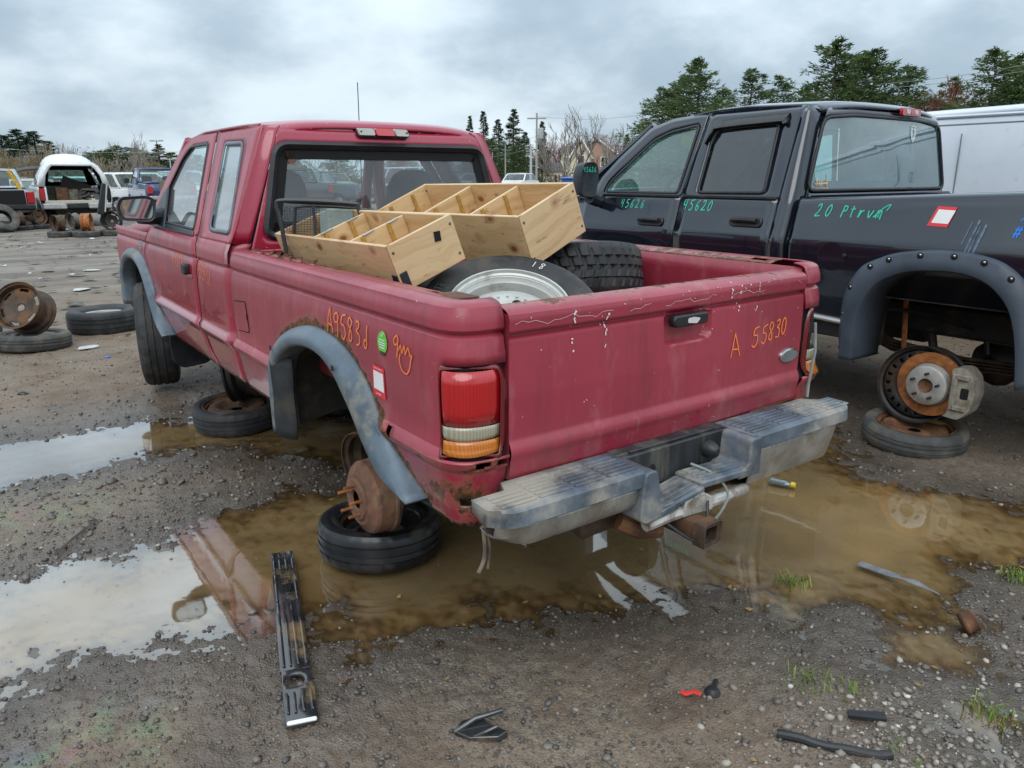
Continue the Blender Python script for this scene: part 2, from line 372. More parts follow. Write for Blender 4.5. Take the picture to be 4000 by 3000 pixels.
simple('gold_paint', (0.30, 0.26, 0.18), 0.35, metal=0.3, var=0.1, bump=0.02, coat=0.5)
simple('green_paint', (0.03, 0.09, 0.06), 0.3, var=0.1, bump=0.02, coat=0.6)
simple('blue_paint', (0.03, 0.13, 0.42), 0.35, var=0.1, bump=0.02, coat=0.4)
simple('yellow_paint', (0.62, 0.38, 0.03), 0.55, var=0.15, dirt=(0.22, 0.12, 0.05), dirt_amt=0.5)
simple('crayon_orange', (0.85, 0.22, 0.045), 0.7, var=0.1, bump=0)
simple('crayon_green', (0.05, 0.52, 0.36), 0.7, var=0.1, bump=0)
simple('crayon_blue', (0.03, 0.20, 0.72), 0.7, var=0.1, bump=0)
simple('sticker_white', (0.78, 0.78, 0.77), 0.45, var=0.03, bump=0)
simple('sticker_red', (0.72, 0.035, 0.045), 0.45, var=0.05, bump=0)
simple('sticker_green', (0.13, 0.52, 0.05), 0.45, var=0.06, bump=0)
simple('sticker_dark', (0.05, 0.03, 0.03), 0.5, var=0.05, bump=0)
simple('scrape_white', (0.66, 0.62, 0.62), 0.6, var=0.1, bump=0)
simple('wire_grey', (0.22, 0.25, 0.24), 0.5, var=0.2, bump=0)
simple('badge_silver', (0.55, 0.56, 0.56), 0.3, metal=0.7, var=0.1, bump=0)
simple('badge_grey', (0.20, 0.22, 0.22), 0.4, metal=0.4, var=0.1, bump=0)
simple('pole_wood', (0.32, 0.31, 0.28), 0.9, var=0.2, streak=True)
simple('pole_steel', (0.42, 0.44, 0.44), 0.6, var=0.1)
simple('bark', (0.085, 0.065, 0.05), 0.95, var=0.3, scale=20)
simple('bark_grey', (0.26, 0.23, 0.195), 0.95, var=0.3, scale=20)
simple('bark_tan', (0.30, 0.245, 0.17), 0.95, var=0.3, scale=8)
simple('twig_red', (0.20, 0.075, 0.055), 0.95, var=0.3, scale=6)
simple('house_siding', (0.62, 0.55, 0.42), 0.85, var=0.08)
simple('house_trim', (0.72, 0.70, 0.66), 0.7, var=0.05)
simple('house_roof', (0.14, 0.14, 0.16), 0.9, var=0.2)
simple('house_brick', (0.40, 0.25, 0.19), 0.9, var=0.2)
simple('mud_cake', (0.115, 0.085, 0.06), 0.8, var=0.3, bump=0.6, bscale=50)
simple('paper_white', (0.48, 0.48, 0.47), 0.7, var=0.1)
simple('plastic_red', (0.75, 0.06, 0.045), 0.4, var=0.1, bump=0.1)
simple('plastic_yellow', (0.75, 0.55, 0.04), 0.4, var=0.1, bump=0.1)
simple('plastic_blue', (0.03, 0.18, 0.62), 0.4, var=0.1, bump=0.1)
simple('plate_grey', (0.20, 0.20, 0.21), 0.5, metal=0.3, var=0.3, scale=20, dirt=(0.13, 0.10, 0.075), dirt_amt=0.4)
simple('cover_black', (0.030, 0.031, 0.033), 0.16, var=0.4, scale=10, dirt=(0.22, 0.135, 0.05), dirt_amt=0.5, dirt_scale=5.0, bump=0.1, coat=0.8)
simple('leaf_yellow', (0.26, 0.16, 0.05), 0.8, var=0.3)
simple('leaf_brown', (0.13, 0.055, 0.04), 0.8, var=0.3)
simple('grass_blade', (0.085, 0.16, 0.02), 0.7, var=0.3, hue=(0.16, 0.21, 0.03))

def glass(name, tint, r0=0.045, alpha=1.0, dirt=0.0, rough=0.02, haze=(0.30, 0.34, 0.36)):
    """Thin pane: what lies behind shows through the tint, the sky mirrors in it by angle."""
    m, t, out = new_mat(name); lw = t.n('ShaderNodeLayerWeight', {'Blend': 0.5}).outputs['Facing']
    fr = t.m('ADD', r0, t.m('MULTIPLY', t.m('POWER', lw, 4.0), 1 - r0))
    o = t.obj(); g = t.n('ShaderNodeBsdfGlossy', {'Color': (1, 1, 1), 'Roughness': rough})
    tr = t.n('ShaderNodeBsdfTransparent', {'Color': tint})
    df = t.n('ShaderNodeBsdfDiffuse', {'Color': haze})
    film = t.m('MULTIPLY', t.ss(t.noise(o, 2.2, 5.0, 0.6), 0.25, 0.8, 0.45, 1.0), dirt)
    drops = t.m('MULTIPLY', t.ss(t.n('ShaderNodeTexVoronoi', {'Vector': o, 'Scale': 38.0}).outputs['Distance'], 0.14, 0.08), t.ss(t.noise(o, 9.0), 0.54, 0.6))
    film = t.m('MAXIMUM', film, t.m('MULTIPLY', drops, min(0.45, dirt * 1.8)))
    a = t.n('ShaderNodeMixShader', {'Fac': film}); t.L.new(tr.outputs[0], a.inputs[1]); t.L.new(df.outputs[0], a.inputs[2])
    b = t.n('ShaderNodeMixShader', {'Fac': fr}); t.L.new(a.outputs[0], b.inputs[1]); t.L.new(g.outputs[0], b.inputs[2])
    t.L.new(b.outputs[0], out.inputs[0]); return m
glass('glass_clear', (0.80, 0.92, 0.90), 0.05, dirt=0.10)
glass('glass_side', (0.72, 0.88, 0.88), 0.10, dirt=0.30)
glass('glass_frost', (0.45, 0.52, 0.56), 0.10, dirt=0.75, rough=0.15)
glass('glass_rear', (0.72, 0.78, 0.82), 0.08, dirt=0.20)
glass('glass_green', (0.58, 0.92, 0.87), 0.12, dirt=0.25, haze=(0.22, 0.36, 0.36))
glass('glass_tint', (0.05, 0.055, 0.07), 0.11, dirt=0.05)
glass('glass_ramrear', (0.62, 0.92, 0.92), 0.20, dirt=0.52, haze=(0.19, 0.37, 0.40))  # teal film is painted brightness, standing in for sky and cabin light in the pane
m, t, out = new_mat('mirror_glass'); pbr(t, out, **{'Base Color': (0.62, 0.66, 0.64), 'Metallic': 1.0, 'Roughness': 0.06})

def lens(name, col, rough=0.18, fl=0.0):
    """Moulded plastic lens over a reflector: fluted, saturated, slightly see-through."""
    m, t, out = new_mat(name); o = t.obj()
    wv = t.n('ShaderNodeTexWave', {'Vector': o, 'Scale': 38.0, 'Distortion': 0.0, 'Detail': 0.0}, wave_type='BANDS', bands_direction='X').outputs['Fac']
    n1 = t.noise(o, 9.0, 4.0)
    c = t.mix(t.m('MULTIPLY', wv, fl), tuple(k * 0.62 for k in col), col); c = t.mix(t.m('MULTIPLY', t.ss(n1, 0.6, 0.8), 0.25), c, (0.35, 0.30, 0.25))
    b = pbr(t, out, **{'Base Color': c, 'Roughness': rough, 'Coat Weight': 0.8, 'Coat Roughness': 0.08, 'Subsurface Weight': 0.15, 'Subsurface Radius': (0.02, 0.01, 0.01), 'Subsurface Scale': 0.3})
    t.set(b.inputs['Normal'], t.bump(wv, 0.10 * (1 if fl else 0.3), 0.002))
lens('lens_red', (0.60, 0.006, 0.012), fl=0.35); lens('lens_white', (0.46, 0.42, 0.31), fl=0.5); lens('lens_amber', (0.68, 0.20, 0.012), fl=0.45); lens('lens_red_plain', (0.62, 0.016, 0.022)); lens('lens_frame', (0.20, 0.006, 0.012)); lens('lens_clear', (0.70, 0.72, 0.72)); lens('lens_grey', (0.50, 0.49, 0.44))

def make_wood():
    """Varnished knotty pine: long grain along the board's longest local axis (X), knots, scuffs."""
    m, t, out = new_mat('pine_wood'); o = t.obj(); inf = t.n('ShaderNodeObjectInfo').outputs['Random']
    ofs = t.n('ShaderNodeVectorMath', operation='ADD'); t.set(ofs.inputs[0], o)
    t.set(ofs.inputs[1], t.n('ShaderNodeCombineXYZ', {'X': t.m('MULTIPLY', inf, 7.0), 'Y': t.m('MULTIPLY', inf, 3.0), 'Z': t.m('MULTIPLY', inf, 11.0)}))
    p = ofs.outputs[0]
    kn = t.n('ShaderNodeTexVoronoi', {'Vector': t.scale(p, (6.5, 9.0, 9.0)), 'Scale': 1.0, 'Randomness': 1.0}).outputs['Distance']
    warp = t.m('MULTIPLY', t.ss(kn, 0.45, 0.0), 0.9)
    wob = t.n('ShaderNodeVectorMath', operation='ADD'); t.set(wob.inputs[0], t.scale(p, (1.1, 1, 1)))
    t.set(wob.inputs[1], t.n('ShaderNodeCombineXYZ', {'X': 0.0, 'Y': t.m('MULTIPLY', warp, 0.035), 'Z': t.m('ADD', t.m('MULTIPLY', warp, 0.05), t.m('MULTIPLY', t.noise(t.scale(p, (2.2, 1, 1)), 2.0, 2.0), 0.10))}))
    g = t.noise(t.scale(wob.outputs[0], (0.9, 34, 34)), 1.0, 4.0, 0.55); fib = t.noise(t.scale(p, (3, 120, 120)), 2.0, 3.0)
    c = t.mix(t.ss(g, 0.40, 0.72), (0.64, 0.45, 0.245), (0.46, 0.27, 0.115)); c = t.mix(t.m('MULTIPLY', fib, 0.4), c, (0.68, 0.50, 0.29))
    c = t.mix(t.m('MULTIPLY', t.ss(t.noise(p, 2.2, 3.0), 0.4, 0.75), 0.35), c, (0.66, 0.45, 0.23))
    k2 = t.ss(kn, 0.135, 0.075); c = t.mix(k2, c, (0.13, 0.045, 0.022)); c = t.mix(t.m('MULTIPLY', t.ss(kn, 0.25, 0.12), 0.5), c, (0.30, 0.12, 0.04))
    sc = t.m('MULTIPLY', t.ss(t.noise(t.scale(p, (3, 10, 10)), 3.0, 7.0, 0.75), 0.575, 0.68), 0.75); c = t.mix(sc, c, (0.16, 0.10, 0.06))
    b = pbr(t, out, **{'Base Color': c, 'Roughness': t.mixf(g, 0.32, 0.48), 'Coat Weight': 0.2, 'Coat Roughness': 0.25})
    t.set(b.inputs['Normal'], t.bump(t.m('ADD', g, fib), 0.12, 0.003))
make_wood()
simple('wood_edge', (0.60, 0.42, 0.22), 0.6, var=0.2, scale=30, dirt=(0.25, 0.16, 0.09), dirt_amt=0.3)
simple('wood_cleat', (0.42, 0.24, 0.055), 0.5, var=0.25, scale=40)
simple('wood_dark', (0.06, 0.035, 0.025), 0.8, var=0.3, scale=30)

def foliage(name, c0, c1, c2):
    m, t, out = new_mat(name); o = t.obj(); rnd = t.n('ShaderNodeObjectInfo').outputs['Random']
    n1 = t.noise(t.pos(), 0.9, 3.0); n2 = t.noise(t.pos(), 7.0, 2.0)
    c = t.mix(t.ss(n1, 0.35, 0.65), c0, c1); c = t.mix(t.m('MULTIPLY', t.ss(n2, 0.5, 0.75), 0.7), c, c2)
    c = t.mix(t.m('MULTIPLY', rnd, 0.35), c, c1)
    d = t.n('ShaderNodeBsdfDiffuse', {'Color': c}); tr = t.n('ShaderNodeBsdfTranslucent', {'Color': c})
    mx = t.n('ShaderNodeMixShader', {'Fac': 0.25}); t.L.new(d.outputs[0], mx.inputs[1]); t.L.new(tr.outputs[0], mx.inputs[2]); t.L.new(mx.outputs[0], out.inputs[0])
foliage('needles', (0.055, 0.092, 0.038), (0.105, 0.155, 0.058), (0.17, 0.19, 0.07))
foliage('needles_dark', (0.030, 0.056, 0.032), (0.052, 0.088, 0.042), (0.085, 0.115, 0.05))
foliage('brush_tan', (0.17, 0.13, 0.075), (0.25, 0.19, 0.10), (0.12, 0.12, 0.05))
foliage('buds_red', (0.17, 0.05, 0.035), (0.26, 0.085, 0.06), (0.13, 0.05, 0.04))
# ================================================================== ground, puddles, gravel
def _hash(ix, iy, sd):
    h = (ix.astype(np.int64) * 374761393 + iy.astype(np.int64) * 668265263 + sd * 1442695041) & 0xffffffff
    h = ((h ^ (h >> 13)) * 1274126177) & 0xffffffff; return ((h ^ (h >> 16)) & 0xffff) / 65535.0
def vno(x, y, sd=0):
    ix, iy = np.floor(x), np.floor(y); fx, fy = x - ix, y - iy; fx = fx * fx * (3 - 2 * fx); fy = fy * fy * (3 - 2 * fy)
    a, b_, c, d = _hash(ix, iy, sd), _hash(ix + 1, iy, sd), _hash(ix, iy + 1, sd), _hash(ix + 1, iy + 1, sd)
    return (a * (1 - fx) + b_ * fx) * (1 - fy) + (c * (1 - fx) + d * fx) * fy
def fbm(x, y, o=4, sd=0):
    v = np.zeros_like(x); a = .5; t_ = 0
    for k in range(o): v += a * vno(x * 2 ** k, y * 2 ** k, sd + k); t_ += a; a *= .55
    return v / t_
def sstep(a, b_, x): t_ = np.clip((x - a) / (b_ - a), 0, 1); return t_ * t_ * (3 - 2 * t_)
PUD = [[(-2.334,2.607),(-1.81,2.445),(-1.468,2.387),(-1.014,2.371),(-0.755,2.295),(-0.384,1.902),(0.09,1.846),(0.338,1.252),(-0.015,0.795),(-0.403,1.001),(-0.552,1.28),(-0.657,1.586),(-0.974,1.729),(-1.209,1.752),(-1.535,1.802),(-1.839,1.835),(-2.303,1.966)],[(-2.306,0.72),(-1.897,0.643),(-1.727,0.677),(-1.374,0.581),(-1.224,0.677),(-1.059,0.784),(-0.864,0.796),(-0.683,0.796),(-0.453,0.66),(-0.015,0.334),(0.44,-0.004),(0.984,-0.112),(0.734,-0.424),(1.249,-0.229),(1.902,-0.176),(2.288,-0.203),(1.997,-0.574),(1.753,-0.762),(1.801,-1.016),(2.005,-1.368),(2.185,-1.685),(1.77,-1.8),(1.458,-1.569),(1.144,-1.539),(0.903,-1.545),(0.804,-1.62),(0.606,-1.526),(0.507,-1.364),(0.287,-1.307),(0.245,-1.188),(0.28,-1.083),(0.144,-0.982),(0.003,-0.954),(-0.171,-0.898),(-0.401,-0.797),(-0.653,-0.661),(-0.842,-0.618),(-0.985,-0.573),(-1.079,-0.458),(-1.092,-0.286),(-1.18,-0.168),(-1.37,-0.062),(-1.501,-0.05),(-1.688,-0.007),(-1.857,-0.016),(-1.931,-0.057),(-2.257,-0.014)],[(0.353,-1.518),(0.526,-1.551),(0.62,-1.7),(0.589,-1.782),(0.459,-1.715),(0.378,-1.596)],[(0.244,-1.863),(0.379,-1.905),(0.54,-2.011),(0.431,-2.047),(0.268,-1.937)]]
def pud_sdf(x, y):
    best = np.full_like(x, 1e9)
    for P in PUD:
        P = np.array(P); n = len(P); d = np.full_like(x, 1e9); ins = np.zeros(x.shape, bool)
        for i in range(n):
            a, b_ = P[i], P[(i + 1) % n]; e = b_ - a; wx, wy = x - a[0], y - a[1]; t_ = np.clip((wx * e[0] + wy * e[1]) / (e @ e), 0, 1)
            d = np.minimum(d, np.hypot(wx - e[0] * t_, wy - e[1] * t_)); c = ((a[1] > y) != (b_[1] > y)) & (x < (b_[0] - a[0]) * (y - a[1]) / (b_[1] - a[1] + 1e-12) + a[0]); ins ^= c
        best = np.minimum(best, np.where(ins, -d, d))
    return best
def ground_h(x, y):
    s = pud_sdf(x, y); nr = sstep(16, 6, np.hypot(x, y))
    e = s + (.30 * (fbm(x * 2.2, y * 2.2, 4, 5) - .5) + .22 * (fbm(x * 8, y * 8, 4, 9) - .5)) * nr
    isl = np.maximum(sstep(.34, .56, fbm(x * 1.7 + 3.1, y * 1.7, 3, 17)), sstep(-1.0, -1.35, x))
    up = .012 + .020 * np.maximum(0, fbm(x * .45, y * .45, 3, 1) - .38)
    z = np.clip(.050 * e, -(.012 + .022 * isl), up)
    z = z + nr * (.012 * (fbm(x * 3, y * 3, 4, 2) - .5) + .016 * (fbm(x * 12, y * 12, 3, 3) - .5) + .009 * (vno(x * 48, y * 48, 4) - .5))
    z = np.where(e > .45, np.maximum(z, .002), z); dep = 0
    return z - dep, e
NA_f = 420
ang = np.concatenate([np.linspace(-52, 52, NA_f), np.linspace(54, 306, 72)]); ang = np.radians(36.255 - ang)      # finer tessellation where the lot is seen close
rad = [0.05]; 
while rad[-1] < 1500: r_ = rad[-1]; rad.append(r_ + max(.012, r_ * (.0068 if r_ < 9 else (.018 if r_ < 40 else .12))))
rad = np.array(rad); AA, RR = np.meshgrid(ang, rad, indexing='ij'); gx = CAM_POS.x + RR * np.sin(AA); gy = CAM_POS.y + RR * np.cos(AA)
gz, ge = ground_h(gx.ravel(), gy.ravel()); na, nr_ = AA.shape
V = np.stack([gx.ravel(), gy.ravel(), gz], 1); I = np.arange(na * nr_).reshape(na, nr_); J = np.roll(I, -1, 0)
F = np.stack([I[:, :-1], I[:, 1:], J[:, 1:], J[:, :-1]], -1).reshape(-1, 4)
c0 = len(V); V = np.vstack([V, [[CAM_POS.x, CAM_POS.y, float(gz[0])]]])
def make_ground_mat():
    m, t, out = new_mat('wet_ground'); p = t.pos(); x, y, z = t.sep(p)
    edge = attr(t, 'edge')                                   # metres from the water's edge, negative under water
    big = t.noise(p, 0.55, 4.0, 0.55); mid = t.noise(p, 3.2, 5.0, 0.6); fine = t.noise(p, 28.0, 4.0, 0.65)
    vo = t.n('ShaderNodeTexVoronoi', {'Vector': p, 'Scale': 150.0}); vo2 = t.n('ShaderNodeTexVoronoi', {'Vector': p, 'Scale': 52.0})
    mud = t.mix(t.ss(mid, 0.3, 0.7), (0.150, 0.104, 0.070), (0.245, 0.178, 0.122)); grv = t.mix(t.ss(fine, 0.35, 0.65), (0.115, 0.09, 0.07), (0.28, 0.225, 0.17))
    stone = t.mix(t.n('ShaderNodeSeparateColor', {'Color': vo.outputs['Color']}).outputs[0], (0.075, 0.06, 0.048), (0.31, 0.255, 0.195))
    g = t.ss(t.m('ADD', t.m('MULTIPLY', big, 0.6), t.m('MULTIPLY', mid, 0.4)), 0.44, 0.56)
    c = t.mix(t.m('MULTIPLY', g, 0.75), mud, t.mix(0.55, grv, stone)); c = t.mix(t.m('MULTIPLY', t.ss(t.noise(p, 60.0, 3.0, 0.6), 0.56, 0.70), 0.5), c, (0.05, 0.04, 0.033))
    far_ = t.ss(t.n('ShaderNodeVectorMath', {0: p, 1: (CAM_POS.x, CAM_POS.y, 0)}, operation='DISTANCE').outputs['Value'], 8.0, 16.0)
    band = t.noise(t.scale(p, (0.35, 1.3, 1)), 1.3, 6.0, 0.65)
    dry = t.mix(t.ss(band, 0.38, 0.62), (0.12, 0.10, 0.082), (0.24, 0.205, 0.165)); dry = t.mix(t.m('MULTIPLY', t.ss(t.noise(p, 1.7, 5.0, 0.7), 0.6, 0.7), 0.6), dry, (0.30, 0.30, 0.29)); dry = t.mix(t.m('MULTIPLY', t.ss(t.noise(p, 0.8, 4.0, 0.6), 0.60, 0.70), 0.6), dry, (0.23, 0.15, 0.06))
    c = t.mix(far_, c, dry)
    wet = t.ss(t.m('ADD', edge, t.m('MULTIPLY', t.m('SUBTRACT', big, 0.5), 1.2)), 0.85, 0.05); c = t.mix(t.m('MULTIPLY', wet, 0.58), c, (0.045, 0.036, 0.029))
    silt = t.mix(t.ss(t.noise(p, 1.3, 5.0, 0.6), 0.35, 0.65), (0.21, 0.145, 0.07), (0.36, 0.25, 0.12)); silt = t.mix(t.m('MULTIPLY', t.ss(t.noise(p, 3.0, 6.0, 0.7), 0.55, 0.72), 0.75), silt, (0.12, 0.088, 0.05)); silt = t.mix(t.m('MULTIPLY', t.ss(x, 0.2, 1.2), t.ss(t.noise(p, 1.1, 4.0), 0.4, 0.6)), silt, (0.46, 0.28, 0.10))
    c = t.mix(t.m('MULTIPLY', t.ss(edge, 0.30, 0.0), 0.35), c, (0.032, 0.026, 0.021)); c = t.mix(t.m('MULTIPLY', t.ss(edge, 0.06, -0.10), t.ss(z, 0.002, -0.010)), c, silt)
    # faint oil sheen on the wet mud at two places
    def spot(cx, cy, r): return t.ss(t.n('ShaderNodeVectorMath', {0: p, 1: (cx, cy, 0)}, operation='DISTANCE').outputs['Value'], r, r * .3)
    hue = t.n('ShaderNodeHueSaturation', {'Hue': t.m('MULTIPLY', t.noise(p, 6.0, 3.0), 1.6), 'Saturation': 1.0, 'Value': 1.0, 'Color': (0.34, 0.17, 0.20, 1)}).outputs[0]
    sheen = t.m('MULTIPLY', t.m('MAXIMUM', spot(-1.75, -.55, .30), t.m('MULTIPLY', spot(-1.66, 1.25, .45), .6)), t.ss(t.noise(p, 9.0, 5.0, 0.7), 0.40, 0.62)); c = t.mix(t.m('MULTIPLY', sheen, 0.36), c, hue)
    ro = t.mixf(wet, 0.60, 0.15); ro = t.m('ADD', ro, t.m('MULTIPLY', t.m('SUBTRACT', fine, 0.5), 0.5)); ro = t.m('MAXIMUM', ro, 0.12)
    b = pbr(t, out, **{'Base Color': c, 'Roughness': ro, 'Specular IOR Level': t.mixf(wet, 0.25, 0.85)})
    h = t.m('ADD', t.m('MULTIPLY', vo.outputs['Distance'], -0.35), t.m('MULTIPLY', vo2.outputs['Distance'], -0.12)); h = t.m('ADD', h, t.m('ADD', t.m('MULTIPLY', fine, 0.7), t.m('MULTIPLY', t.noise(p, 130.0, 3.0, 0.7), 0.6))); h = t.m('MULTIPLY', h, t.ss(edge, -0.06, 0.03))
    t.set(b.inputs['Normal'], t.bump(h, 0.7, 0.010))
make_ground_mat()
go = np_obj('ground', V, F, 'wet_ground', smooth=True); tag(go, kind='structure')
at = go.data.attributes.new('edge', 'FLOAT', 'POINT'); at.data.foreach_set('value', np.append(np.clip(ge, -1, 2), .5).astype(np.float32))
# standing water: one level sheet, seen wherever the ground dips below it
m, t, out = new_mat('puddle_water'); p = t.pos(); lw = t.n('ShaderNodeLayerWeight', {'Blend': 0.5}).outputs['Facing']
nb = t.bump(t.m('ADD', t.noise(p, 2.5, 2.0), t.m('MULTIPLY', t.noise(p, 14.0, 2.0), 0.15)), 0.10, 0.012)
fr = t.m('ADD', 0.085, t.m('MULTIPLY', t.m('POWER', lw, 2.6), 0.90)); film = t.ss(t.noise(p, 0.9, 4.0, 0.6), 0.30, 0.65); fr = t.m('MULTIPLY', fr, t.m('MULTIPLY', t.mixf(film, 0.85, 1.25), t.mixf(t.ss(t.sep(p)[0], -1.2, -0.4), 1.1, 0.62)), clamp=True)
g = t.n('ShaderNodeBsdfGlossy', {'Color': (1, 1, 1), 'Roughness': 0.035, 'Normal': nb}); tr = t.n('ShaderNodeBsdfTransparent', {'Color': (0.86, 0.78, 0.64)}); df = t.n('ShaderNodeBsdfDiffuse', {'Color': t.mix(t.ss(t.noise(p, 1.1, 5.0, 0.6), 0.35, 0.65), (0.22, 0.155, 0.08), (0.36, 0.25, 0.12))})
a_ = t.n('ShaderNodeMixShader', {'Fac': t.m('MULTIPLY', t.ss(t.noise(p, 1.6, 4.0), 0.25, 0.65, 0.5, 1.0), t.m('MULTIPLY', t.mixf(t.ss(t.sep(p)[0], -1.2, -0.5), 0.5, 0.78), t.ss(attr(t, 'depth'), 0.0005, 0.016)))}); t.L.new(tr.outputs[0], a_.inputs[1]); t.L.new(df.outputs[0], a_.inputs[2])
b_ = t.n('ShaderNodeMixShader', {'Fac': fr}); t.L.new(a_.outputs[0], b_.inputs[1]); t.L.new(g.outputs[0], b_.inputs[2]); t.L.new(b_.outputs[0], out.inputs[0])
keepf = (gz[F].min(1) < .012) & (np.hypot(V[F[:, 0], 0] - CAM_POS.x, V[F[:, 0], 1] - CAM_POS.y) < 14); Fw = F[keepf]; idx, inv = np.unique(Fw, return_inverse=True); Vw = V[idx].copy(); Vw[:, 2] = 0
wa = np_obj('puddle_water', Vw, inv.reshape(-1, 4), 'puddle_water', smooth=True); tag(wa, kind='structure'); wa.data.attributes.new('depth', 'FLOAT', 'POINT').data.foreach_set('value', np.clip(-gz[idx], 0, .1).astype(np.float32))
# gravel: real stones over the near ground
ico_t = (1 + 5 ** .5) / 2
IV = np.array([(-1, ico_t, 0), (1, ico_t, 0), (-1, -ico_t, 0), (1, -ico_t, 0), (0, -1, ico_t), (0, 1, ico_t), (0, -1, -ico_t), (0, 1, -ico_t), (ico_t, 0, -1), (ico_t, 0, 1), (-ico_t, 0, -1), (-ico_t, 0, 1)], float); IV /= np.linalg.norm(IV[0])
IF = np.array([(0, 11, 5), (0, 5, 1), (0, 1, 7), (0, 7, 10), (0, 10, 11), (1, 5, 9), (5, 11, 4), (11, 10, 2), (10, 7, 6), (7, 1, 8), (3, 9, 4), (3, 4, 2), (3, 2, 6), (3, 6, 8), (3, 8, 9), (4, 9, 5), (2, 4, 11), (6, 2, 10), (8, 6, 7), (9, 8, 1)])
def scatter(n, fx, size, tone, mat, name, sink=.35, flat=(.45, .85), emin=-.05):
    x, y = fx(n); z, e = ground_h(x, y); keep = (e > emin) | (RNG.random(n) < .07); x, y, z = x[keep], y[keep], z[keep]; n = len(x)
    s_ = size(n); sc = np.stack([s_ * RNG.uniform(.7, 1.3, n), s_ * RNG.uniform(.7, 1.3, n), s_ * RNG.uniform(flat[0], flat[1], n)], 1)
    P = IV[None] * (1 + RNG.uniform(-.22, .22, (n, 12, 1))) * sc[:, None]; a = RNG.uniform(0, 6.283, n); b1 = RNG.uniform(-.5, .5, n)
    ca, sa, cb, sb = np.cos(a)[:, None], np.sin(a)[:, None], np.cos(b1)[:, None], np.sin(b1)[:, None]
    X, Y, Zz = P[..., 0], P[..., 1] * cb - P[..., 2] * sb, P[..., 1] * sb + P[..., 2] * cb
    P = np.stack([X * ca - Y * sa + x[:, None], X * sa + Y * ca + y[:, None], Zz + (z + sc[:, 2] * (1 - 2 * sink) * .8)[:, None]], -1)
    F_ = (IF[None] + (np.arange(n) * 12)[:, None, None]).reshape(-1, 3); o = np_obj(name, P.reshape(-1, 3), F_, mat)
    tn = np.repeat(tone(n, x, y), 12); o.data.attributes.new('tone', 'FLOAT', 'POINT').data.foreach_set('value', tn.astype(np.float32)); tag(o, kind='stuff'); return o
m, t, out = new_mat('stones'); tn = attr(t, 'tone'); rp = t.n('ShaderNodeValToRGB'); t.set(rp.inputs[0], tn); cr = rp.color_ramp
for k, (p_, c_) in enumerate(((0, (.038, .034, .031)), (.35, (.098, .085, .074)), (.6, (.165, .14, .115)), (.8, (.24, .205, .17)), (1, (.55, .52, .46)))):
    el_ = cr.elements[k] if k < 2 else cr.elements.new(p_); el_.position = p_; el_.color = (*c_, 1)
pbr(t, out, **{'Base Color': rp.outputs[0], 'Roughness': t.mixf(tn, 0.35, 0.55), 'Specular IOR Level': 0.6})
def in_view(r0, r1, pw=1.0, spread=42):
    def f(n):
        r = r0 + (r1 - r0) * RNG.random(n) ** pw; a = np.radians(36.255 + RNG.uniform(-spread, spread, n)); return CAM_POS.x + r * np.sin(a), CAM_POS.y + r * np.cos(a)
    return f
def tn1(n, x, y): w_ = np.exp(-((x - .0) ** 2 / .35 + (y + 1.85) ** 2 / .20)); return np.clip(RNG.beta(1.5, 2.6, n) * .85 + w_ * RNG.random(n) * .5, 0, 1)
scatter(20000, in_view(.9, 3.6), lambda n: RNG.lognormal(math.log(.0034), .5, n).clip(.0016, .014), tn1, 'stones', 'gravel')
scatter(17000, in_view(2.6, 9.5, 1.2), lambda n: RNG.lognormal(math.log(.0056), .42, n).clip(.003, .022), lambda n, x, y: RNG.beta(1.6, 2.2, n), 'stones', 'gravel')
def patch(n): return RNG.normal(-.05, .30, n), RNG.normal(-1.86, .17, n)
scatter(650, patch, lambda n: RNG.lognormal(math.log(.0068), .35, n).clip(.003, .016), lambda n, x, y: RNG.uniform(.55, .92, n), 'stones', 'pebbles')
# mud clods on the bank
def bank(n): a = RNG.random(n); return lerp(-1.7, -.75, a) + RNG.normal(0, .25, n), lerp(1.5, 1.0, a) + RNG.normal(0, .28, n)
scatter(260, bank, lambda n: RNG.lognormal(math.log(.010), .45, n).clip(.005, .03), lambda n, x, y: RNG.uniform(.25, .5, n), 'stones', 'mud_clods', flat=(.3, .6))
# grass tufts and fallen leaves
def tuft(x, y, n, h, lab):
    rr = random.Random(int(x * 977)); b = B()
    for k in range(n):
        a, r = rr.uniform(0, 6.28), rr.uniform(0, .07); px_, py_ = r * math.cos(a), r * math.sin(a); hh = h * rr.uniform(.5, 1.2); l = rr.uniform(.3, 1.1) * hh; w_ = rr.uniform(.0012, .003); q = rr.uniform(0, 6.28); dx, dy = math.cos(q), math.sin(q)
        b.add([(px_ - dy * w_, py_ + dx * w_, 0), (px_ + dy * w_, py_ - dx * w_, 0), (px_ + dx * l * .5 + dy * w_ * .7, py_ + dy * l * .5 - dx * w_ * .7, hh * .8), (px_ + dx * l * .5 - dy * w_ * .7, py_ + dy * l * .5 + dx * w_ * .7, hh * .8), (px_ + dx * l, py_ + dy * l, hh * .75)], [(0, 1, 2, 3), (3, 2, 4)])
    o = b.obj('grass_tuft', 'grass_blade', fix=False, ang=None); z_, _ = ground_h(np.array([x]), np.array([y])); o.location = (x, y, max(0, float(z_[0]))); tag(o, lab, 'grass', 'weeds growing through the gravel')
for a_ in ((.50, -1.15, 60, .045, 'bright grass tuft at the edge of the shallow puddle'), (.03, -1.52, 46, .035, 'yellowish weeds in the gravel right of centre'), (.33, -1.90, 60, .04, 'weeds by the right bottom corner puddle'), (1.21, -1.63, 60, .05, 'green tuft at the right edge'), (.10, -1.62, 20, .03, 'sparse weeds below the yellowish patch'), (-.02, -1.82, 16, .03, 'seedling beside the end of the corrugated hose')): tuft(*a_)
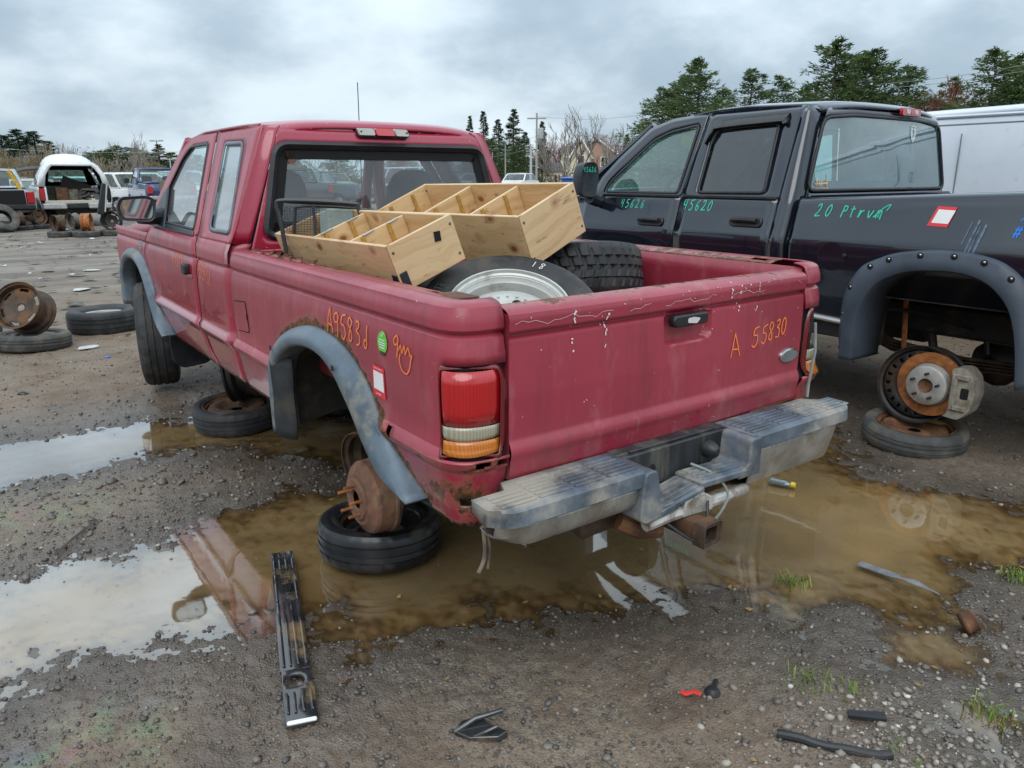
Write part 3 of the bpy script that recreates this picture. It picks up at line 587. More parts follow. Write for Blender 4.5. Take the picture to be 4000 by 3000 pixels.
b = B(); rr = random.Random(2)
for k in range(70):
    r = rr.uniform(1.1, 4.5); a = R_(36 + rr.uniform(-20, 40)); x, y = CAM_POS.x + r * math.sin(a), CAM_POS.y + r * math.cos(a); z_ = .008
    z_, _ = ground_h(np.array([x]), np.array([y])); z_ = max(0.002, float(z_[0])) + .006; l = rr.uniform(.006, .016); q = rr.uniform(0, 6.28); b.add([(x + l * math.cos(q + t_) * (1 if i % 2 else .5), y + l * math.sin(q + t_) * (1 if i % 2 else .5), z_ + rr.uniform(0, .006)) for i, t_ in enumerate((0, 1.57, 3.14, 4.71))], [(0, 1, 2, 3)])
o = b.obj('fallen_leaves', 'leaf_yellow', fix=False, ang=None); tag(o, kind='stuff')
# flakes of litter strewn over the far lot
b = B(); rr = random.Random(12)
for k in range(420):
    r = rr.uniform(9, 34); a = R_(36 + rr.uniform(-36, -18)); x, y = CAM_POS.x + r * math.sin(a), CAM_POS.y + r * math.cos(a); l = rr.uniform(.03, .11) * (1 if rr.random() < .85 else 2.2); q = rr.uniform(0, 6.28)
    b.add([(x + l * rr.uniform(.5, 1) * math.cos(q + t_), y + l * rr.uniform(.3, 1) * math.sin(q + t_), .03 + rr.uniform(0, .03)) for t_ in (0, 1.3, 2.7, 3.9, 5.2)], [(0, 1, 2, 3, 4)])
o = b.obj('strewn_litter', 'steel_grey', fix=False, ang=None); tag(o, kind='stuff')
b = B()
for k in range(70):
    r = rr.uniform(12, 34); a = R_(36 + rr.uniform(-36, -18)); x, y = CAM_POS.x + r * math.sin(a), CAM_POS.y + r * math.cos(a); l = rr.uniform(.03, .10); q = rr.uniform(0, 6.28)
    b.add([(x + l * rr.uniform(.5, 1) * math.cos(q + t_), y + l * rr.uniform(.3, 1) * math.sin(q + t_), .03 + rr.uniform(0, .03)) for t_ in (0, 1.3, 2.7, 3.9, 5.2)], [(0, 1, 2, 3, 4)])
o = b.obj('strewn_litter', 'paper_white', fix=False, ang=None); tag(o, kind='stuff')
# ================================================================== wheels and tyres (used by many things)
def tyre_mesh(b, Ro, Wd, Ri, n=96, style='rib', c=(0, 0, 0), axis='Z', rot=None, squash=0.0, seed=1):
    """Hollow tyre with beads, sidewall bulge, shoulder blocks and grooved tread."""
    rnd = random.Random(seed); h = Wd / 2; g = Ro * 0.022
    side = [(Ri, -h * .62), (Ri + .012, -h * .80), (lerp(Ri, Ro, .35), -h * .97), (lerp(Ri, Ro, .62), -h * 1.0), (lerp(Ri, Ro, .84), -h * .93)]
    tread = [(Ro * .972, -h * .80), (Ro * .988, -h * .70), (Ro, -h * .44), (Ro - g, -h * .43), (Ro - g, -h * .35), (Ro, -h * .34), (Ro, -h * .10), (Ro - g, -h * .09), (Ro - g, h * .0)]
    half = side + tread; prof = half + [(r, -z) for r, z in half[::-1][1:]]
    inner = [(Ri, h * .5), (Ri + .02, h * .66), (lerp(Ri, Ro, .45), h * .84), (Ro * .93, h * .7), (Ro * .95, 0), (Ro * .93, -h * .7), (lerp(Ri, Ro, .45), -h * .84), (Ri + .02, -h * .66), (Ri, -h * .5)]
    prof = prof + inner
    rows = []; np_ = len(prof)
    for i in range(n):
        a = 2 * math.pi * i / n; row = []
        for k, (r, z) in enumerate(prof):
            if 5 <= k <= 21:
                gg = g
                band = 0 if k <= 7 else (1 if k < 12 else (2 if k <= 14 else (3 if k < 19 else 4)))
                ph = (i + (band * 3 if style == 'block' else (1 if band in (1, 3) else 0))) % (7 if style == 'block' else 4)
                if style == 'block' and ph in (0, 1): r -= gg
                if style == 'rib' and band in (0, 4) and ph == 0: r -= g * .7
            aa = a + (0.012 * (1 if k % 2 else -1) if style == 'block' and 6 <= k <= 20 else 0)
            row.append((r * math.cos(aa), r * math.sin(aa), z + squash * math.sin(2 * a) * .01))
        rows.append(row)
    mt = Matrix.Translation(c) @ (rot.to_4x4() if rot is not None else Matrix.Identity(4))
    if axis == 'X': mt = mt @ Matrix.Rotation(R_(90), 4, 'Y')
    if axis == 'Y': mt = mt @ Matrix.Rotation(R_(90), 4, 'X')
    b.grid([[tuple(mt @ Vector(v)) for v in r] for r in rows], closed_u=True, closed_v=True); return b
def rim_barrel(b, Ri, Wd, n=48, th=0.006):
    """Drop-centre steel barrel, closed section, axis Z."""
    h = Wd / 2
    o = [(Ri + .012, -h), (Ri + .010, -h + .012), (Ri - .004, -h + .02), (Ri - .006, -h + .045), (Ri - .03, -h + .065), (Ri - .03, h * .1), (Ri - .006, h - .05), (Ri - .004, h - .02), (Ri + .010, h - .012), (Ri + .012, h)]
    b.lathe(o + [(r - th, z) for r, z in o[::-1]], n=n, closed=True); return b
def rim_disc(b, Ri, z0, hub=0.033, style='slots', n=48, th=0.008, dish=0.03):
    """Wheel centre with ventilation holes, lug holes and a hub bore."""
    rad = [hub, .048, .052, .061, .066, .085, Ri * .62, Ri * .70, Ri * .84, Ri * .90, Ri - .034]
    zz = [0, 0, 0, 0, 0, .004, dish, dish * 1.1, dish * .9, dish * .4, -.01]
    def hole(i, j):
        a = i % n
        if j == 7:
            if style == 'slots': return (a % (n // 8)) in (1, 2, 3)
            if style == 'holes': return a % 3 == 1
            if style == 'five': return (a % (n // 6)) in (1, 2, 3, 4)
        if j == 2 or j == 3: return style != 'none' and (a * 5 % n) < 5 and j == 2
        return False
    rows = [[(r * math.cos(2 * math.pi * i / n), r * math.sin(2 * math.pi * i / n), z0 + z) for r, z in zip(rad, zz)] for i in range(n)]
    b.grid(rows, closed_u=True, skip=hole); return b
def rotm(ax, deg): return Matrix.Rotation(R_(deg), 3, ax)
def eul(x, y, z): return (R_(x), R_(y), R_(z))

# ================================================================== the red pickup
RG = thing('pickup_truck', 'faded red extended cab pickup with wooden crates in its bed, propped on spare wheels', 'pickup truck')
PF_P = [(.50, .795), (.54, .812), (.60, .828), (.67, .840), (.705, .848), (.722, .862), (.738, .868), (.752, .862), (.768, .850), (.80, .846), (.95, .850), (1.03, .848), (1.072, .840), (1.083, .828), (1.091, .828), (1.096, .844), (1.125, .842), (1.148, .834)]
def PF(z): return interp(PF_P, z)
ARCH_O = [(.41, .485), (.42, .62), (.415, .76), (.36, .84), (.25, .905), (.09, .955), (-.06, .975), (-.2, .965), (-.312, .937), (-.40, .89), (-.47, .833), (-.54, .745), (-.637, .654), (-.76, .573)]
ARCH_I = [(.335, .48), (.335, .60), (.325, .70), (.28, .77), (.19, .82), (.07, .862), (-.06, .872), (-.16, .856), (-.24, .81), (-.30, .75), (-.36, .695), (-.43, .63), (-.55, .557), (-.745, .563)]
FARCH_O = [(2.36, .545), (2.50, .63), (2.60, .75), (2.70, .87), (2.80, .95), (2.93, 1.0), (3.08, 1.02), (3.25, 1.015), (3.42, .98), (3.55, .91), (3.62, .80), (3.63, .60)]
FARCH_I = [(2.37, .535), (2.56, .58), (2.69, .68), (2.78, .80), (2.86, .87), (2.96, .91), (3.08, .925), (3.22, .92), (3.35, .89), (3.46, .83), (3.52, .75), (3.53, .58)]
def poly_dist(P, y, z): return min(((Vector((y, z)) - (Vector(a) + (Vector(b) - Vector(a)) * max(0, min(1, (Vector((y, z)) - Vector(a)).dot(Vector(b) - Vector(a)) / (Vector(b) - Vector(a)).length_squared)))).length) for a, b in zip(P, P[1:]))
ARCH_MID = [((a[0] + b[0]) / 2, (a[1] + b[1]) / 2) for a, b in zip(ARCH_O, ARCH_I)]
def add_attr(o, name, f):
    me = o.data; at = me.attributes.new(name, 'FLOAT', 'POINT'); at.data.foreach_set('value', [float(f(*v.co)) for v in me.vertices]); return o
def ranger_rust(x, y, z):
    r = 0.0
    if x < 0 or True:
        d = poly_dist(ARCH_O, y, z); r = max(r, 0.74 - d * 9.0)
        r = max(r, .52 - 6.0 * (z - .53) if y < -.45 else .46 - 9 * (z - .53))
        if y < -.72: r = max(r, .44 - 2.2 * abs(z - .60), .46 - 7 * abs(z - .715), .72 - 5.5 * math.hypot(abs(x) - .795, z - .62))
        if y < -.80 and abs(x) > .66: r = max(r, .55 - 26 * abs(z - 1.012), .52 - 26 * abs(z - .735))
        if z > 1.14 and .05 < y < .85 and abs(x) < .81: r = max(r, .60 - 5 * abs(y - .42))
        r = max(r, .50 - 8 * math.hypot(y + .60, z - .74))
    return r
def corner(s, phi, z, inset=0.0):
    """Rear quarter: quarter superellipse from the side round to the tailgate opening."""
    e = 2 / 3.4; c, sn = max(0, math.cos(phi)) ** e, max(0, math.sin(phi)) ** e
    k = .85 - PF(z) + inset; x, y = .69 + .16 * c, -.80 - .165 * sn
    nx, ny = math.cos(phi), -math.sin(phi); return (s * (x - k * nx), y - k * ny, z)
ZR = [.53, .55, .575, .60, .625, .65, .67, .69, .705, .715, .722, .73, .738, .745, .752, .76, .768, .785, .80, .83, .86, .89, .92, .95, .98, 1.005, 1.03, 1.05, 1.072, 1.079, 1.084, 1.094, 1.099, 1.104, 1.112, 1.125, 1.138, 1.148]
TL0, TL1 = .745, 1.005      # tail lamp opening
def arch_bottom(y, base):
    if -.76 < y < .415:
        P = sorted(ARCH_MID); return max(base, interp(P, y))
    return base
def bed_side(s):
    ys = [.935] + [.92 - .02 * i for i in range(20)] + [.50, .45, .42, .40, .38, .36, .33, .30] + [.28 - .03 * i for i in range(36)]; ys = [y for y in ys if y > -.80]
    cols = []
    for y in ys:
        col = []; jag = .53 + (0.0 if y > -.5 else .012 * math.sin(y * 61) + .010 * math.sin(y * 147 + 1)); zb = arch_bottom(y, jag)
        for z in ZR:
            ze = max(z, zb); col.append((s * PF(ze), y, ze))
        for k in range(1, 6):      # roll over into the top of the rail
            a = R_(90 * k / 5); col.append((s * (.786 + .050 * math.cos(a)), y, 1.148 + .020 * math.sin(a)))
        cols.append(col)
    phis = [R_(90 * i / 18) for i in range(0, 19)]; n0 = len(cols)
    for ph in phis:
        col = []; jag = .530 + .012 * math.sin(ph * 17) + .01 * math.sin(ph * 43)
        for z in ZR: col.append(corner(s, ph, max(z, jag)))
        for k in range(1, 6):
            a = R_(90 * k / 5); p = corner(s, ph, 1.148, .050 * (1 - math.cos(a))); col.append((p[0], p[1], 1.148 + .020 * math.sin(a)))
        cols.append(col)
    i0, i1 = ZR.index(TL0), ZR.index(1.005)
    rr = random.Random(5)
    def skip(i, j):
        if i >= n0 + 4 and i0 <= j < i1: return True
        if s < 0 and y_hole(cols[i][j]): return True
        return False
    def y_hole(p):          # places eaten through by rust
        return math.hypot(p[1] + .585, p[2] - .735) < .020 or (p[1] < -.86 and abs(p[2] - .722) < .009 and (-.80 < p[0] < -.765 or -.735 < p[0] < -.70)) or (math.hypot((p[0] + .80) * 1.0, p[2] - .610) < .015 and p[1] < -.85)
    b = B(); b.grid(cols, skip=skip); o = b.obj('bed_side', 'ranger_paint', RG, ang=22, solid=.006, off=-1 if s > 0 else 1)
    o.modifiers['solid'].offset = 0
    add_attr(o, 'rust', ranger_rust)
    if s < 0: o['label'] = 'faded left bed side with crayon numbers and rust round the wheel arch'
    return o
for s in (-1, 1): bed_side(s)
# rail tops, left one eaten away by rust
for s in (-1, 1):
    rows = []; rr = random.Random(3); jagv = 0
    for i in range(90):
        y = .92 - i * .0192; tear = (0 if s > 0 else 1) * max(0, 1 - abs(y - .42) / .40)
        if i % 2 == 0: jagv = rr.uniform(0, 1)
        xin = .700 + tear * (.035 + .045 * jagv); row = []
        for k in range(8):
            t = k / 7; x = lerp(.786, xin, t); row.append((s * x, y, 1.1675 - .012 * t * t + tear * jagv * t * .018))
        rows.append(row)
    def sk(i, j, s=s):
        y = .92 - i * .0192; return (-.735 < y < -.66 and 2 <= j <= 4)
    b = B(); b.grid(rows, skip=sk); o = b.obj('bed_rail', 'ranger_paint', RG, solid=.004); add_attr(o, 'rust', lambda x, y, z, s=s: (.78 - 1.1 * abs(y - .42) + (.84 - abs(x)) * 1.5 if s < 0 else .42 + (.80 - abs(x)) * 1.5))
    # inner bed wall
    rows = [[(s * .700, y, z) for z in (.715, .78, .80, .95, 1.10, 1.155)] if abs(y) > .35 else [(s * .700, y, z) for z in (.715, .78, .80, .95, 1.10, 1.155)] for y in [-.93 + .074 * i for i in range(26)]]
    b = B(); b.grid(rows); o = b.obj('bed_wall', 'ranger_paint', RG, solid=.004); add_attr(o, 'rust', lambda x, y, z: .45 - 6 * abs(z - 1.13) if z > .9 else .35)
    # wheel house inside the bed
    b = B(); L = []
    for k in range(9):
        a = math.pi * k / 8; L.append([(s * .70, -.06 + .40 * math.cos(a), .71 + .19 * math.sin(a) ** .7), (s * .56, -.06 + .38 * math.cos(a), .71 + .18 * math.sin(a) ** .7)])
    b.grid(L); b.add([(s * .56, -.06 + .38 * math.cos(math.pi * k / 8), .71 + .18 * math.sin(math.pi * k / 8) ** .7) for k in range(9)], [tuple(range(9))]); b.obj('wheel_house', 'ranger_paint', RG)
# torn flaps of rusty steel along the left rail
b = B(); rr = random.Random(9)
for i in range(11):
    y = .10 + .062 * i + rr.uniform(-.02, .02); x = -.785 + rr.uniform(-.01, .02); l = rr.uniform(.02, .05); w_ = rr.uniform(.05, .11); h_ = rr.uniform(.0, .02)
    b.add([(x, y, 1.1705), (x + .004, y + w_, 1.1712), (x + l * .8, y + w_ * rr.uniform(.6, .95), 1.172 + h_), (x + l, y + w_ * rr.uniform(.3, .55), 1.173 + h_ * 1.4), (x + l * .5, y + w_ * .1, 1.172)], [(0, 1, 2, 3, 4)])
o = b.obj('torn_metal', 'ranger_paint', RG, solid=.003); o['kind'] = 'stuff'; add_attr(o, 'rust', lambda x, y, z: .35 + (x + .79) * 9)
b = B(); b.box((-.745, -.70, 1.135), (.07, .10, .05)); b.obj('stake_pocket', 'gap_black', RG)
b = B(); b.box((-.735, -.80, 1.1665), (.075, .12, .006), .002); o = b.obj('rust_patch', 'rust', RG)
# floor of the bed: corrugated
rows = [[(x, y, .712 + (.010 if k % 4 < 2 else 0)) for y in (-.94, -.5, 0, .5, .92)] for k, x in enumerate([-.70 + 1.4 * i / 56 for i in range(57)])]
b = B(); b.grid(rows); o = b.obj('bed_floor', 'ranger_paint', RG, ang=25); add_attr(o, 'rust', lambda x, y, z: .42)
b = B(); b.grid([[(x, .915, z) for z in (.70, .9, 1.15)] for x in (-.72, 0, .72)]); b.grid([[(x, .915 - d, 1.16) for d in (0, .03)] for x in (-.72, .72)]); o = b.obj('bed_front_wall', 'ranger_paint', RG, solid=.01)
add_attr(o, 'rust', lambda x, y, z: .3)

# ---- tailgate
def tg_y(x, z):
    """Rear face of the tailgate: shoulder, groove, flat, lower ridge, pressed handle recess."""
    y = interp([(.645, -.948), (.66, -.962), (.715, -.970), (.735, -.976), (.752, -.974), (.775, -.964), (.90, -.966), (1.02, -.962), (1.060, -.960), (1.066, -.948), (1.074, -.948), (1.080, -.966), (1.115, -.968), (1.132, -.964), (1.141, -.948)], z) - .010 * (1 - (x / .68) ** 2)
    u, v = (x - .03) / .112, (z - 1.018) / .052
    q = max(0, 1 - (abs(u) ** 6 + abs(v) ** 6)); k = min(1, q * 2.2); return y + .026 * k * k * (3 - 2 * k) * (1 if z < 1.058 else .6)
zs = [.645 + .0062 * i for i in range(81)]; zs[-1] = 1.141; xs = [-.678 + 1.356 * i / 130 for i in range(131)]
b = B(); cols = []
for x in xs:
    col = [(x, tg_y(x, z), z) for z in zs]
    col += [(x, -.930, 1.1475), (x, -.90, 1.1485), (x, -.895, 1.14), (x, -.895, .66), (x, -.93, .645)]; cols.append(col)
b.grid(cols); TG = b.obj('tailgate', 'ranger_paint', RG, ang=24)
TG['label'] = 'faded red tailgate with black handle, oval badge and scraped white marks'
add_attr(TG, 'rust', lambda x, y, z: max(.30 - abs(z - .66) * 6, .46 - 30 * abs(z - 1.1485) if y > -.95 else 0, .34 - 12 * abs(z - 1.141)))
for e in (-1, 1):
    b = B(); b.add([(e * .678, -.965, .66), (e * .678, -.965, 1.13), (e * .678, -.90, 1.14), (e * .678, -.90, .66)], [(0, 1, 2, 3)]); b.obj('tailgate_end', 'ranger_paint', TG)
b = B(); b.prism(round_poly([(-.055, 1.024), (.098, 1.024), (.103, 1.046), (.098, 1.062), (-.055, 1.062), (-.062, 1.046)], .01), 0, 1, lambda u, v, d: (u, tg_y(.3, 1.0) + .006 - .030 * d, v)); hd = b.obj('handle', 'black_plastic', TG, bevel=.006)
b = B(); b.prism(round_poly([(.0, 1.036), (.045, 1.030), (.06, 1.046), (.03, 1.052), (.002, 1.050)], .006), 0, 1, lambda u, v, d: (u, tg_y(.3, 1.0) - .0245 - .0012 * d, v)); b.obj('worn_patch', 'scrape_white', hd)
def ell(cx, cz, rx, rz, n=28): return [(cx + rx * math.cos(2 * math.pi * k / n), cz + rz * math.sin(2 * math.pi * k / n)) for k in range(n)]
ty = tg_y(.6, .84)
b = B(); b.loft([[(u, ty + .002, v) for u, v in ell(.602, .842, .055, .028)], [(u, ty - .008, v) for u, v in ell(.602, .842, .053, .026)], [(u, ty - .010, v) for u, v in ell(.602, .842, .047, .0215)]]); em = b.obj('badge', 'chrome', TG)
b = B(); b.prism(ell(.602, .842, .046, .0205), 0, 1, lambda u, v, d: (u, ty - .0095 - .0022 * d, v)); b.obj('badge_face', 'badge_grey', em)
# scraped paint: short pale ticks
b = B(); rr = random.Random(21)
def tgf(u, v): return (u, tg_y(u, v) - .0025, v)
for cx, z0, z1 in ((-.455, 1.0, 1.115), (-.33, .985, 1.115), (.285, 1.04, 1.135), (.385, 1.03, 1.13), (.235, 1.09, 1.12), (.335, 1.10, 1.125)):
    z = z0
    while z < z1:
        if rr.random() < .72:
            w = rr.uniform(.004, .011); ribbon(b, [(cx + rr.uniform(-.006, .006), z), (cx + w * rr.uniform(-.6, .6), z + rr.uniform(.004, .012))], rr.uniform(.0025, .007), tgf)
        z += .012
pts = [(-.66 + 1.32 * i / 60, 1.103 + .006 * math.sin(i * .9) + .004 * math.sin(i * 2.3)) for i in range(61)]
for i0, i1 in ((0, 17), (19, 24), (26, 38), (41, 50)): ribbon(b, pts[i0:i1], .0010, tgf)
for i in range(46):
    x, z = rr.uniform(-.65, .66), rr.choice([rr.uniform(.68, 1.13), rr.uniform(1.10, 1.14)]); ribbon(b, [(x, z), (x + rr.uniform(-.004, .004), z + rr.uniform(.001, .005))], rr.uniform(.001, .003), tgf)
o = b.obj('paint_scrapes', 'scrape_white', TG); o['kind'] = 'stuff'
# crayon lettering: strokes drawn in a unit box, letter by letter
GL = {
 'A': [[(0, 0), (.42, 1), (.50, 1), (.95, .02)], [(.12, .42), (.72, .34)]],
 '9': [[(.75, .78), (.5, .98), (.12, .80), (.28, .55), (.72, .68), (.78, .86), (.66, .30), (.55, -.05)]],
 '5': [[(.82, .98), (.28, .90), (.20, .58), (.60, .52), (.72, .22), (.40, -.02), (.05, .10)]],
 '8': [[(.62, .90), (.30, .98), (.16, .72), (.52, .46), (.60, .14), (.34, -.02), (.14, .18), (.42, .50), (.70, .78), (.58, .94)]],
 '3': [[(.18, .92), (.60, .96), (.62, .70), (.32, .54), (.68, .42), (.62, .06), (.12, .0)]],
 '0': [[(.66, .62), (.30, .58), (.14, .22), (.38, -.02), (.62, .22), (.66, .62), (.70, .98)]],
 'o': [[(.40, .95), (.14, .70), (.10, .25), (.36, -.02), (.62, .25), (.66, .70), (.42, .96)]],
 'd': [[(.60, .30), (.30, .34), (.14, .10), (.36, -.04), (.58, .18), (.72, .95)]],
 '4': [[(.15, .98), (.10, .52), (.66, .52)], [(.66, .98), (.58, -.02)]],
 '6': [[(.70, .96), (.26, .62), (.14, .18), (.44, -.02), (.70, .22), (.46, .46), (.18, .30)]],
 '2': [[(.10, .78), (.38, .98), (.62, .78), (.42, .34), (.04, .02), (.80, .05)]],
 'P': [[(.20, -.05), (.26, .95)], [(.24, .90), (.66, .88), (.70, .55), (.25, .48)]],
 't': [[(.36, .95), (.30, .15), (.50, .0)], [(.06, .66), (.66, .70)]],
 'r': [[(.20, .62), (.16, .0), (.40, .50), (.70, .60)]],
 'v': [[(.05, .6), (.35, .0), (.75, .65)]],
 'm': [[(.05, .0), (.10, .55), (.30, .60), (.34, .05), (.40, .50), (.62, .58), (.66, .05), (.80, -.04)]],
 'w': [[(.0, .55), (.18, .02), (.42, .50), (.58, .02), (.90, .62)]],
 '#': [[(.30, 1.0), (.12, 0)], [(.72, 1.0), (.52, 0)], [(0, .66), (.95, .72)], [(-.05, .30), (.90, .38)]],
 '1': [[(.40, .95), (.32, .0)]], "'": [[(.4, .95), (.2, .45)]],
}
def scrawl(b, txt, u0, v0, size, f, w, slant=0.0, rise=0.0, adv=.72, du=1.0, seed=0):
    rr = random.Random(seed); u = 0.0
    for ch in txt:
        if ch != ' ':
            for st in GL[ch]:
                st = [(p[0] + rr.uniform(-.03, .03), p[1] + rr.uniform(-.03, .03)) for p in st]
                pp = smooth_path([(*p, 0) for p in st], 5) if len(st) > 2 else [Vector((*p, 0)) for p in st]
                ribbon(b, [(u0 + du * (u + (p.x + slant * p.y) * size * .62), v0 + rise * u + p.y * size) for p in pp], w, f)
        u += size * adv
b = B(); scrawl(b, "A", .255, .880, .080, tgf, .0055, slant=-.1, adv=1.2, seed=1); scrawl(b, "5", .365, .905, .07, tgf, .005, slant=.2, seed=4); scrawl(b, "583o", .420, .910, .064, tgf, .005, slant=.15, rise=.14, adv=.62, seed=2); b.obj('crayon_marking', 'crayon_orange', TG)

# ---- crayon, stickers on the left side
def sdf_(y, z, o=.0025): return (-(PF(z) + o + .0038), y, z)
def sds(u, v): return sdf_(-u, v)          # u runs towards the tail
b = B(); scrawl(b, "A9583d", .165, .978, .078, sds, .0055, slant=-.15, rise=-.02, adv=.70, seed=3); b.obj('crayon_marking', 'crayon_orange', RG); b = B()
scrawl(b, "9", .640, .985, .060, sds, .005, seed=5); pp = [(.672, 1.005), (.685, 1.022), (.692, 1.000), (.706, 1.024), (.712, 1.000), (.728, 1.022), (.742, 1.000), (.752, 1.006), (.742, .985), (.735, .962), (.718, .945), (.690, .952), (.676, .978), (.682, .996)]
def crn(u, v):
    if u < .80: return sds(u, v)
    ph = (u - .80) / .2 * R_(60); p = corner(-1, ph, v, -.0060); return p
ribbon(b, [(p.x, p.y) for p in smooth_path([(*p, 0) for p in pp], 4)], .005, crn); b.obj('crayon_marking', 'crayon_orange', RG)
b = B(); scrawl(b, "A9583", -2.03, 1.02, .075, sds, .0032, slant=-.2, rise=-.1, adv=.62, seed=7); b.obj("crayon_marking", "crayon_orange", RG); b = B(); scrawl(b, "A5583d", -1.50, 1.00, .080, sds, .0032, slant=-.2, rise=-.12, adv=.50, seed=8); b.obj("crayon_marking", "crayon_orange", RG); b = B(); scrawl(b, "A95", -2.98, 1.09, .045, sds, .003, adv=.6, seed=9); b.obj('crayon_marking', 'crayon_orange', RG)
def decal(name, poly, mat, off, parent, f=None):
    b = B(); n = len(poly); b.add([(f or crn3)(u, v, off) for u, v in poly], [tuple(range(n))]); return b.obj(name, mat, parent, ang=None)
def crn3(u, v, o): return sdf_(-u, v, o)
st = decal('sticker', [(.497, .932), (.573, .930), (.572, .830), (.491, .834)], 'sticker_red', .002, RG); decal('sticker_panel', [(.503, .914), (.567, .912), (.566, .853), (.499, .856)], 'sticker_white', .003, st)
text_mesh('LISTE DE PRIX', .0085, 'sticker_text', 'sticker_white', st, lambda u, v, w: sdf_(-(.535 + u), .9225 + v - .03 * u, .0032))
b = B(); scrawl(b, "1111", .515, .839, .006, lambda u, v: sdf_(-u, v, .0032), .003, adv=1.4); b.obj('sticker_lines', 'sticker_white', st)
gs = decal('sticker', [(.570 + .031 * math.cos(a), 1.010 + .034 * math.sin(a)) for a in [2 * math.pi * k / 24 for k in range(24)]], 'sticker_green', .002, RG)
decal('sticker_foot', [(.554, .984), (.586, .983), (.584, .971), (.558, .973)], 'sticker_dark', .0028, gs)
b = B(); f2 = lambda u, v: sdf_(-u, v, .0032); ribbon(b, [(.563, 1.034), (.568, 1.028), (.578, 1.040)], .003, f2)
for k, (z, hw) in enumerate(((1.018, .018), (1.010, .022), (1.003, .020), (.995, .016))): ribbon(b, [(.570 - hw, z), (.570 + hw, z - .001)], .003, f2)
b.obj('sticker_lines', 'sticker_white', gs)
# fuel filler door
def f_side(u, v, d): return (-(PF(v) + .0035 + .003 * d), u, v)
pl = round_poly([(.725, .825), (.735, .965), (.905, .950), (.900, .810)], .02); b = B(); b.ring([f_side(u, v, .2) for u, v in pl], [f_side(u, v, .2) for u, v in offset_poly(pl, .006)]); b.obj('fuel_door_gap', 'gap_black', RG)
b = B(); b.add([f_side(u, v, .8) for u, v in offset_poly(pl, .005)], [tuple(range(len(pl)))]); fd = b.obj('fuel_door', 'ranger_paint', RG); b = B(); b.add([f_side(u, v, 1.2) for u, v in ell(.735, .895, .006, .016, 10)], [tuple(range(10))]); b.obj('finger_notch', 'gap_black', fd)

# ---- flares
def flare(s, O, I, mat, nm):
    b = B(); n = len(O); I = [(lerp(i[0], o[0], .30), lerp(i[1], o[1], .30)) for i, o in zip(I, O)]; Os = smooth_path([(*p, 0) for p in O], 4); Is = smooth_path([(*p, 0) for p in I], 4); rows = []
    for p, q in zip(Os, Is):
        def at(t, x): v = p.lerp(q, t); return (s * x, v.x, v.y)
        rows.append([at(-.03, PF(p.y) - .004), at(0, PF(p.y) + .010), at(.10, .872), at(.36, .890), at(.60, .896), at(.86, .892), at(.98, .884), at(1.0, .874), at(1.02, .84), at(1.10, .76)])
    b.grid(rows); return b.obj(nm, mat, RG, ang=40, solid=.004)
for s in (-1, 1):
    f = flare(s, ARCH_O, ARCH_I, 'flare_grey', 'wheel_arch_flare'); flare(s, FARCH_O, FARCH_I, 'flare_grey', 'wheel_arch_flare')
    if s < 0:
        f['label'] = 'weathered blue grey rear wheel arch flare'
        b = B()
        for (y, z) in ((.30, .845), (-.30, .885)): b.box((-.905, y, z), (.006, .012, .02), .002)
        b.obj('clip', 'black_plastic', f)
    # inner arch liner closes the wheel well
    L = smooth_path([(*p, 0) for p in ARCH_I], 3); b = B(); b.grid([[(s * .80, p.x, p.y + .02), (s * .62, p.x * 1.02, p.y + .05), (s * .46, p.x, p.y + .02)] for p in L]); b.obj('wheel_well', 'underbody', RG)
    L = smooth_path([(*p, 0) for p in FARCH_I], 3); b = B(); b.grid([[(s * .80, p.x, p.y + .02), (s * .62, p.x, p.y + .04), (s * .42, p.x, p.y + .02)] for p in L]); b.obj('wheel_well', 'underbody', RG)
# loose flap of flare liner hanging at the front of the left rear arch
b = B(); rows = [[(-.895 + .018 * k, .345 - .030 * k + .006 * math.sin(i * 1.3 + k), .80 - .042 * i) for k in range(4)] for i in range(9)]; b.grid(rows); b.obj('flare_liner', 'flare_inner', RG, solid=.006)

# ---- tail lamps
def lamp_surf(s, u, z, o): return corner(s, R_(lerp(17, 90, u)), z, -o)
for s in (-1, 1):
    b = B(); us = [i / 14 for i in range(15)]
    b.ring([lamp_surf(s, u, v, .004) for u, v in round_poly([(0.0, TL0), (1, TL0), (1, TL1), (0.0, TL1)], .06)], [lamp_surf(s, u, v, .012) for u, v in round_poly([(.05, TL0 + .012), (.97, TL0 + .012), (.97, TL1 - .012), (.05, TL1 - .012)], .05)])
    lm = b.obj('tail_lamp', 'lens_frame', RG, solid=.004)
    b = B(); b.grid([[lamp_surf(s, u, lerp(TL0 - .01, TL1 + .01, v / 4), -.012) for v in range(5)] for u in us]); b.obj('lamp_back', 'gap_black', lm)
    def seg(nm, z0, z1, mat, bulge=.012):
        b = B(); rows = [[lamp_surf(s, .045 + .93 * u, lerp(z0, z1, v / 4) + (.006 * (2 * u - 1) ** 2 if nm != 'x' else 0) * (1 if v in (0, 1) else 0), bulge - .0015 * (2 * v / 4 - 1) ** 2 - .006 * max(0, abs(2 * u - 1) - .86) / .14) for v in range(5)] for u in us]; b.grid(rows); return b.obj(nm, mat, lm, solid=.003)
    if s < 0:
        seg('red_lens', .838, .992, 'lens_red'); seg('reverse_lens', .798, .838, 'lens_white'); seg('amber_lens', .757, .798, 'lens_amber')
    else:
        seg('reverse_lens', .800, .845, 'lens_white'); o = seg('amber_lens', .745, .800, 'lens_amber'); lm['label'] = 'broken right tail lamp with red lens missing'
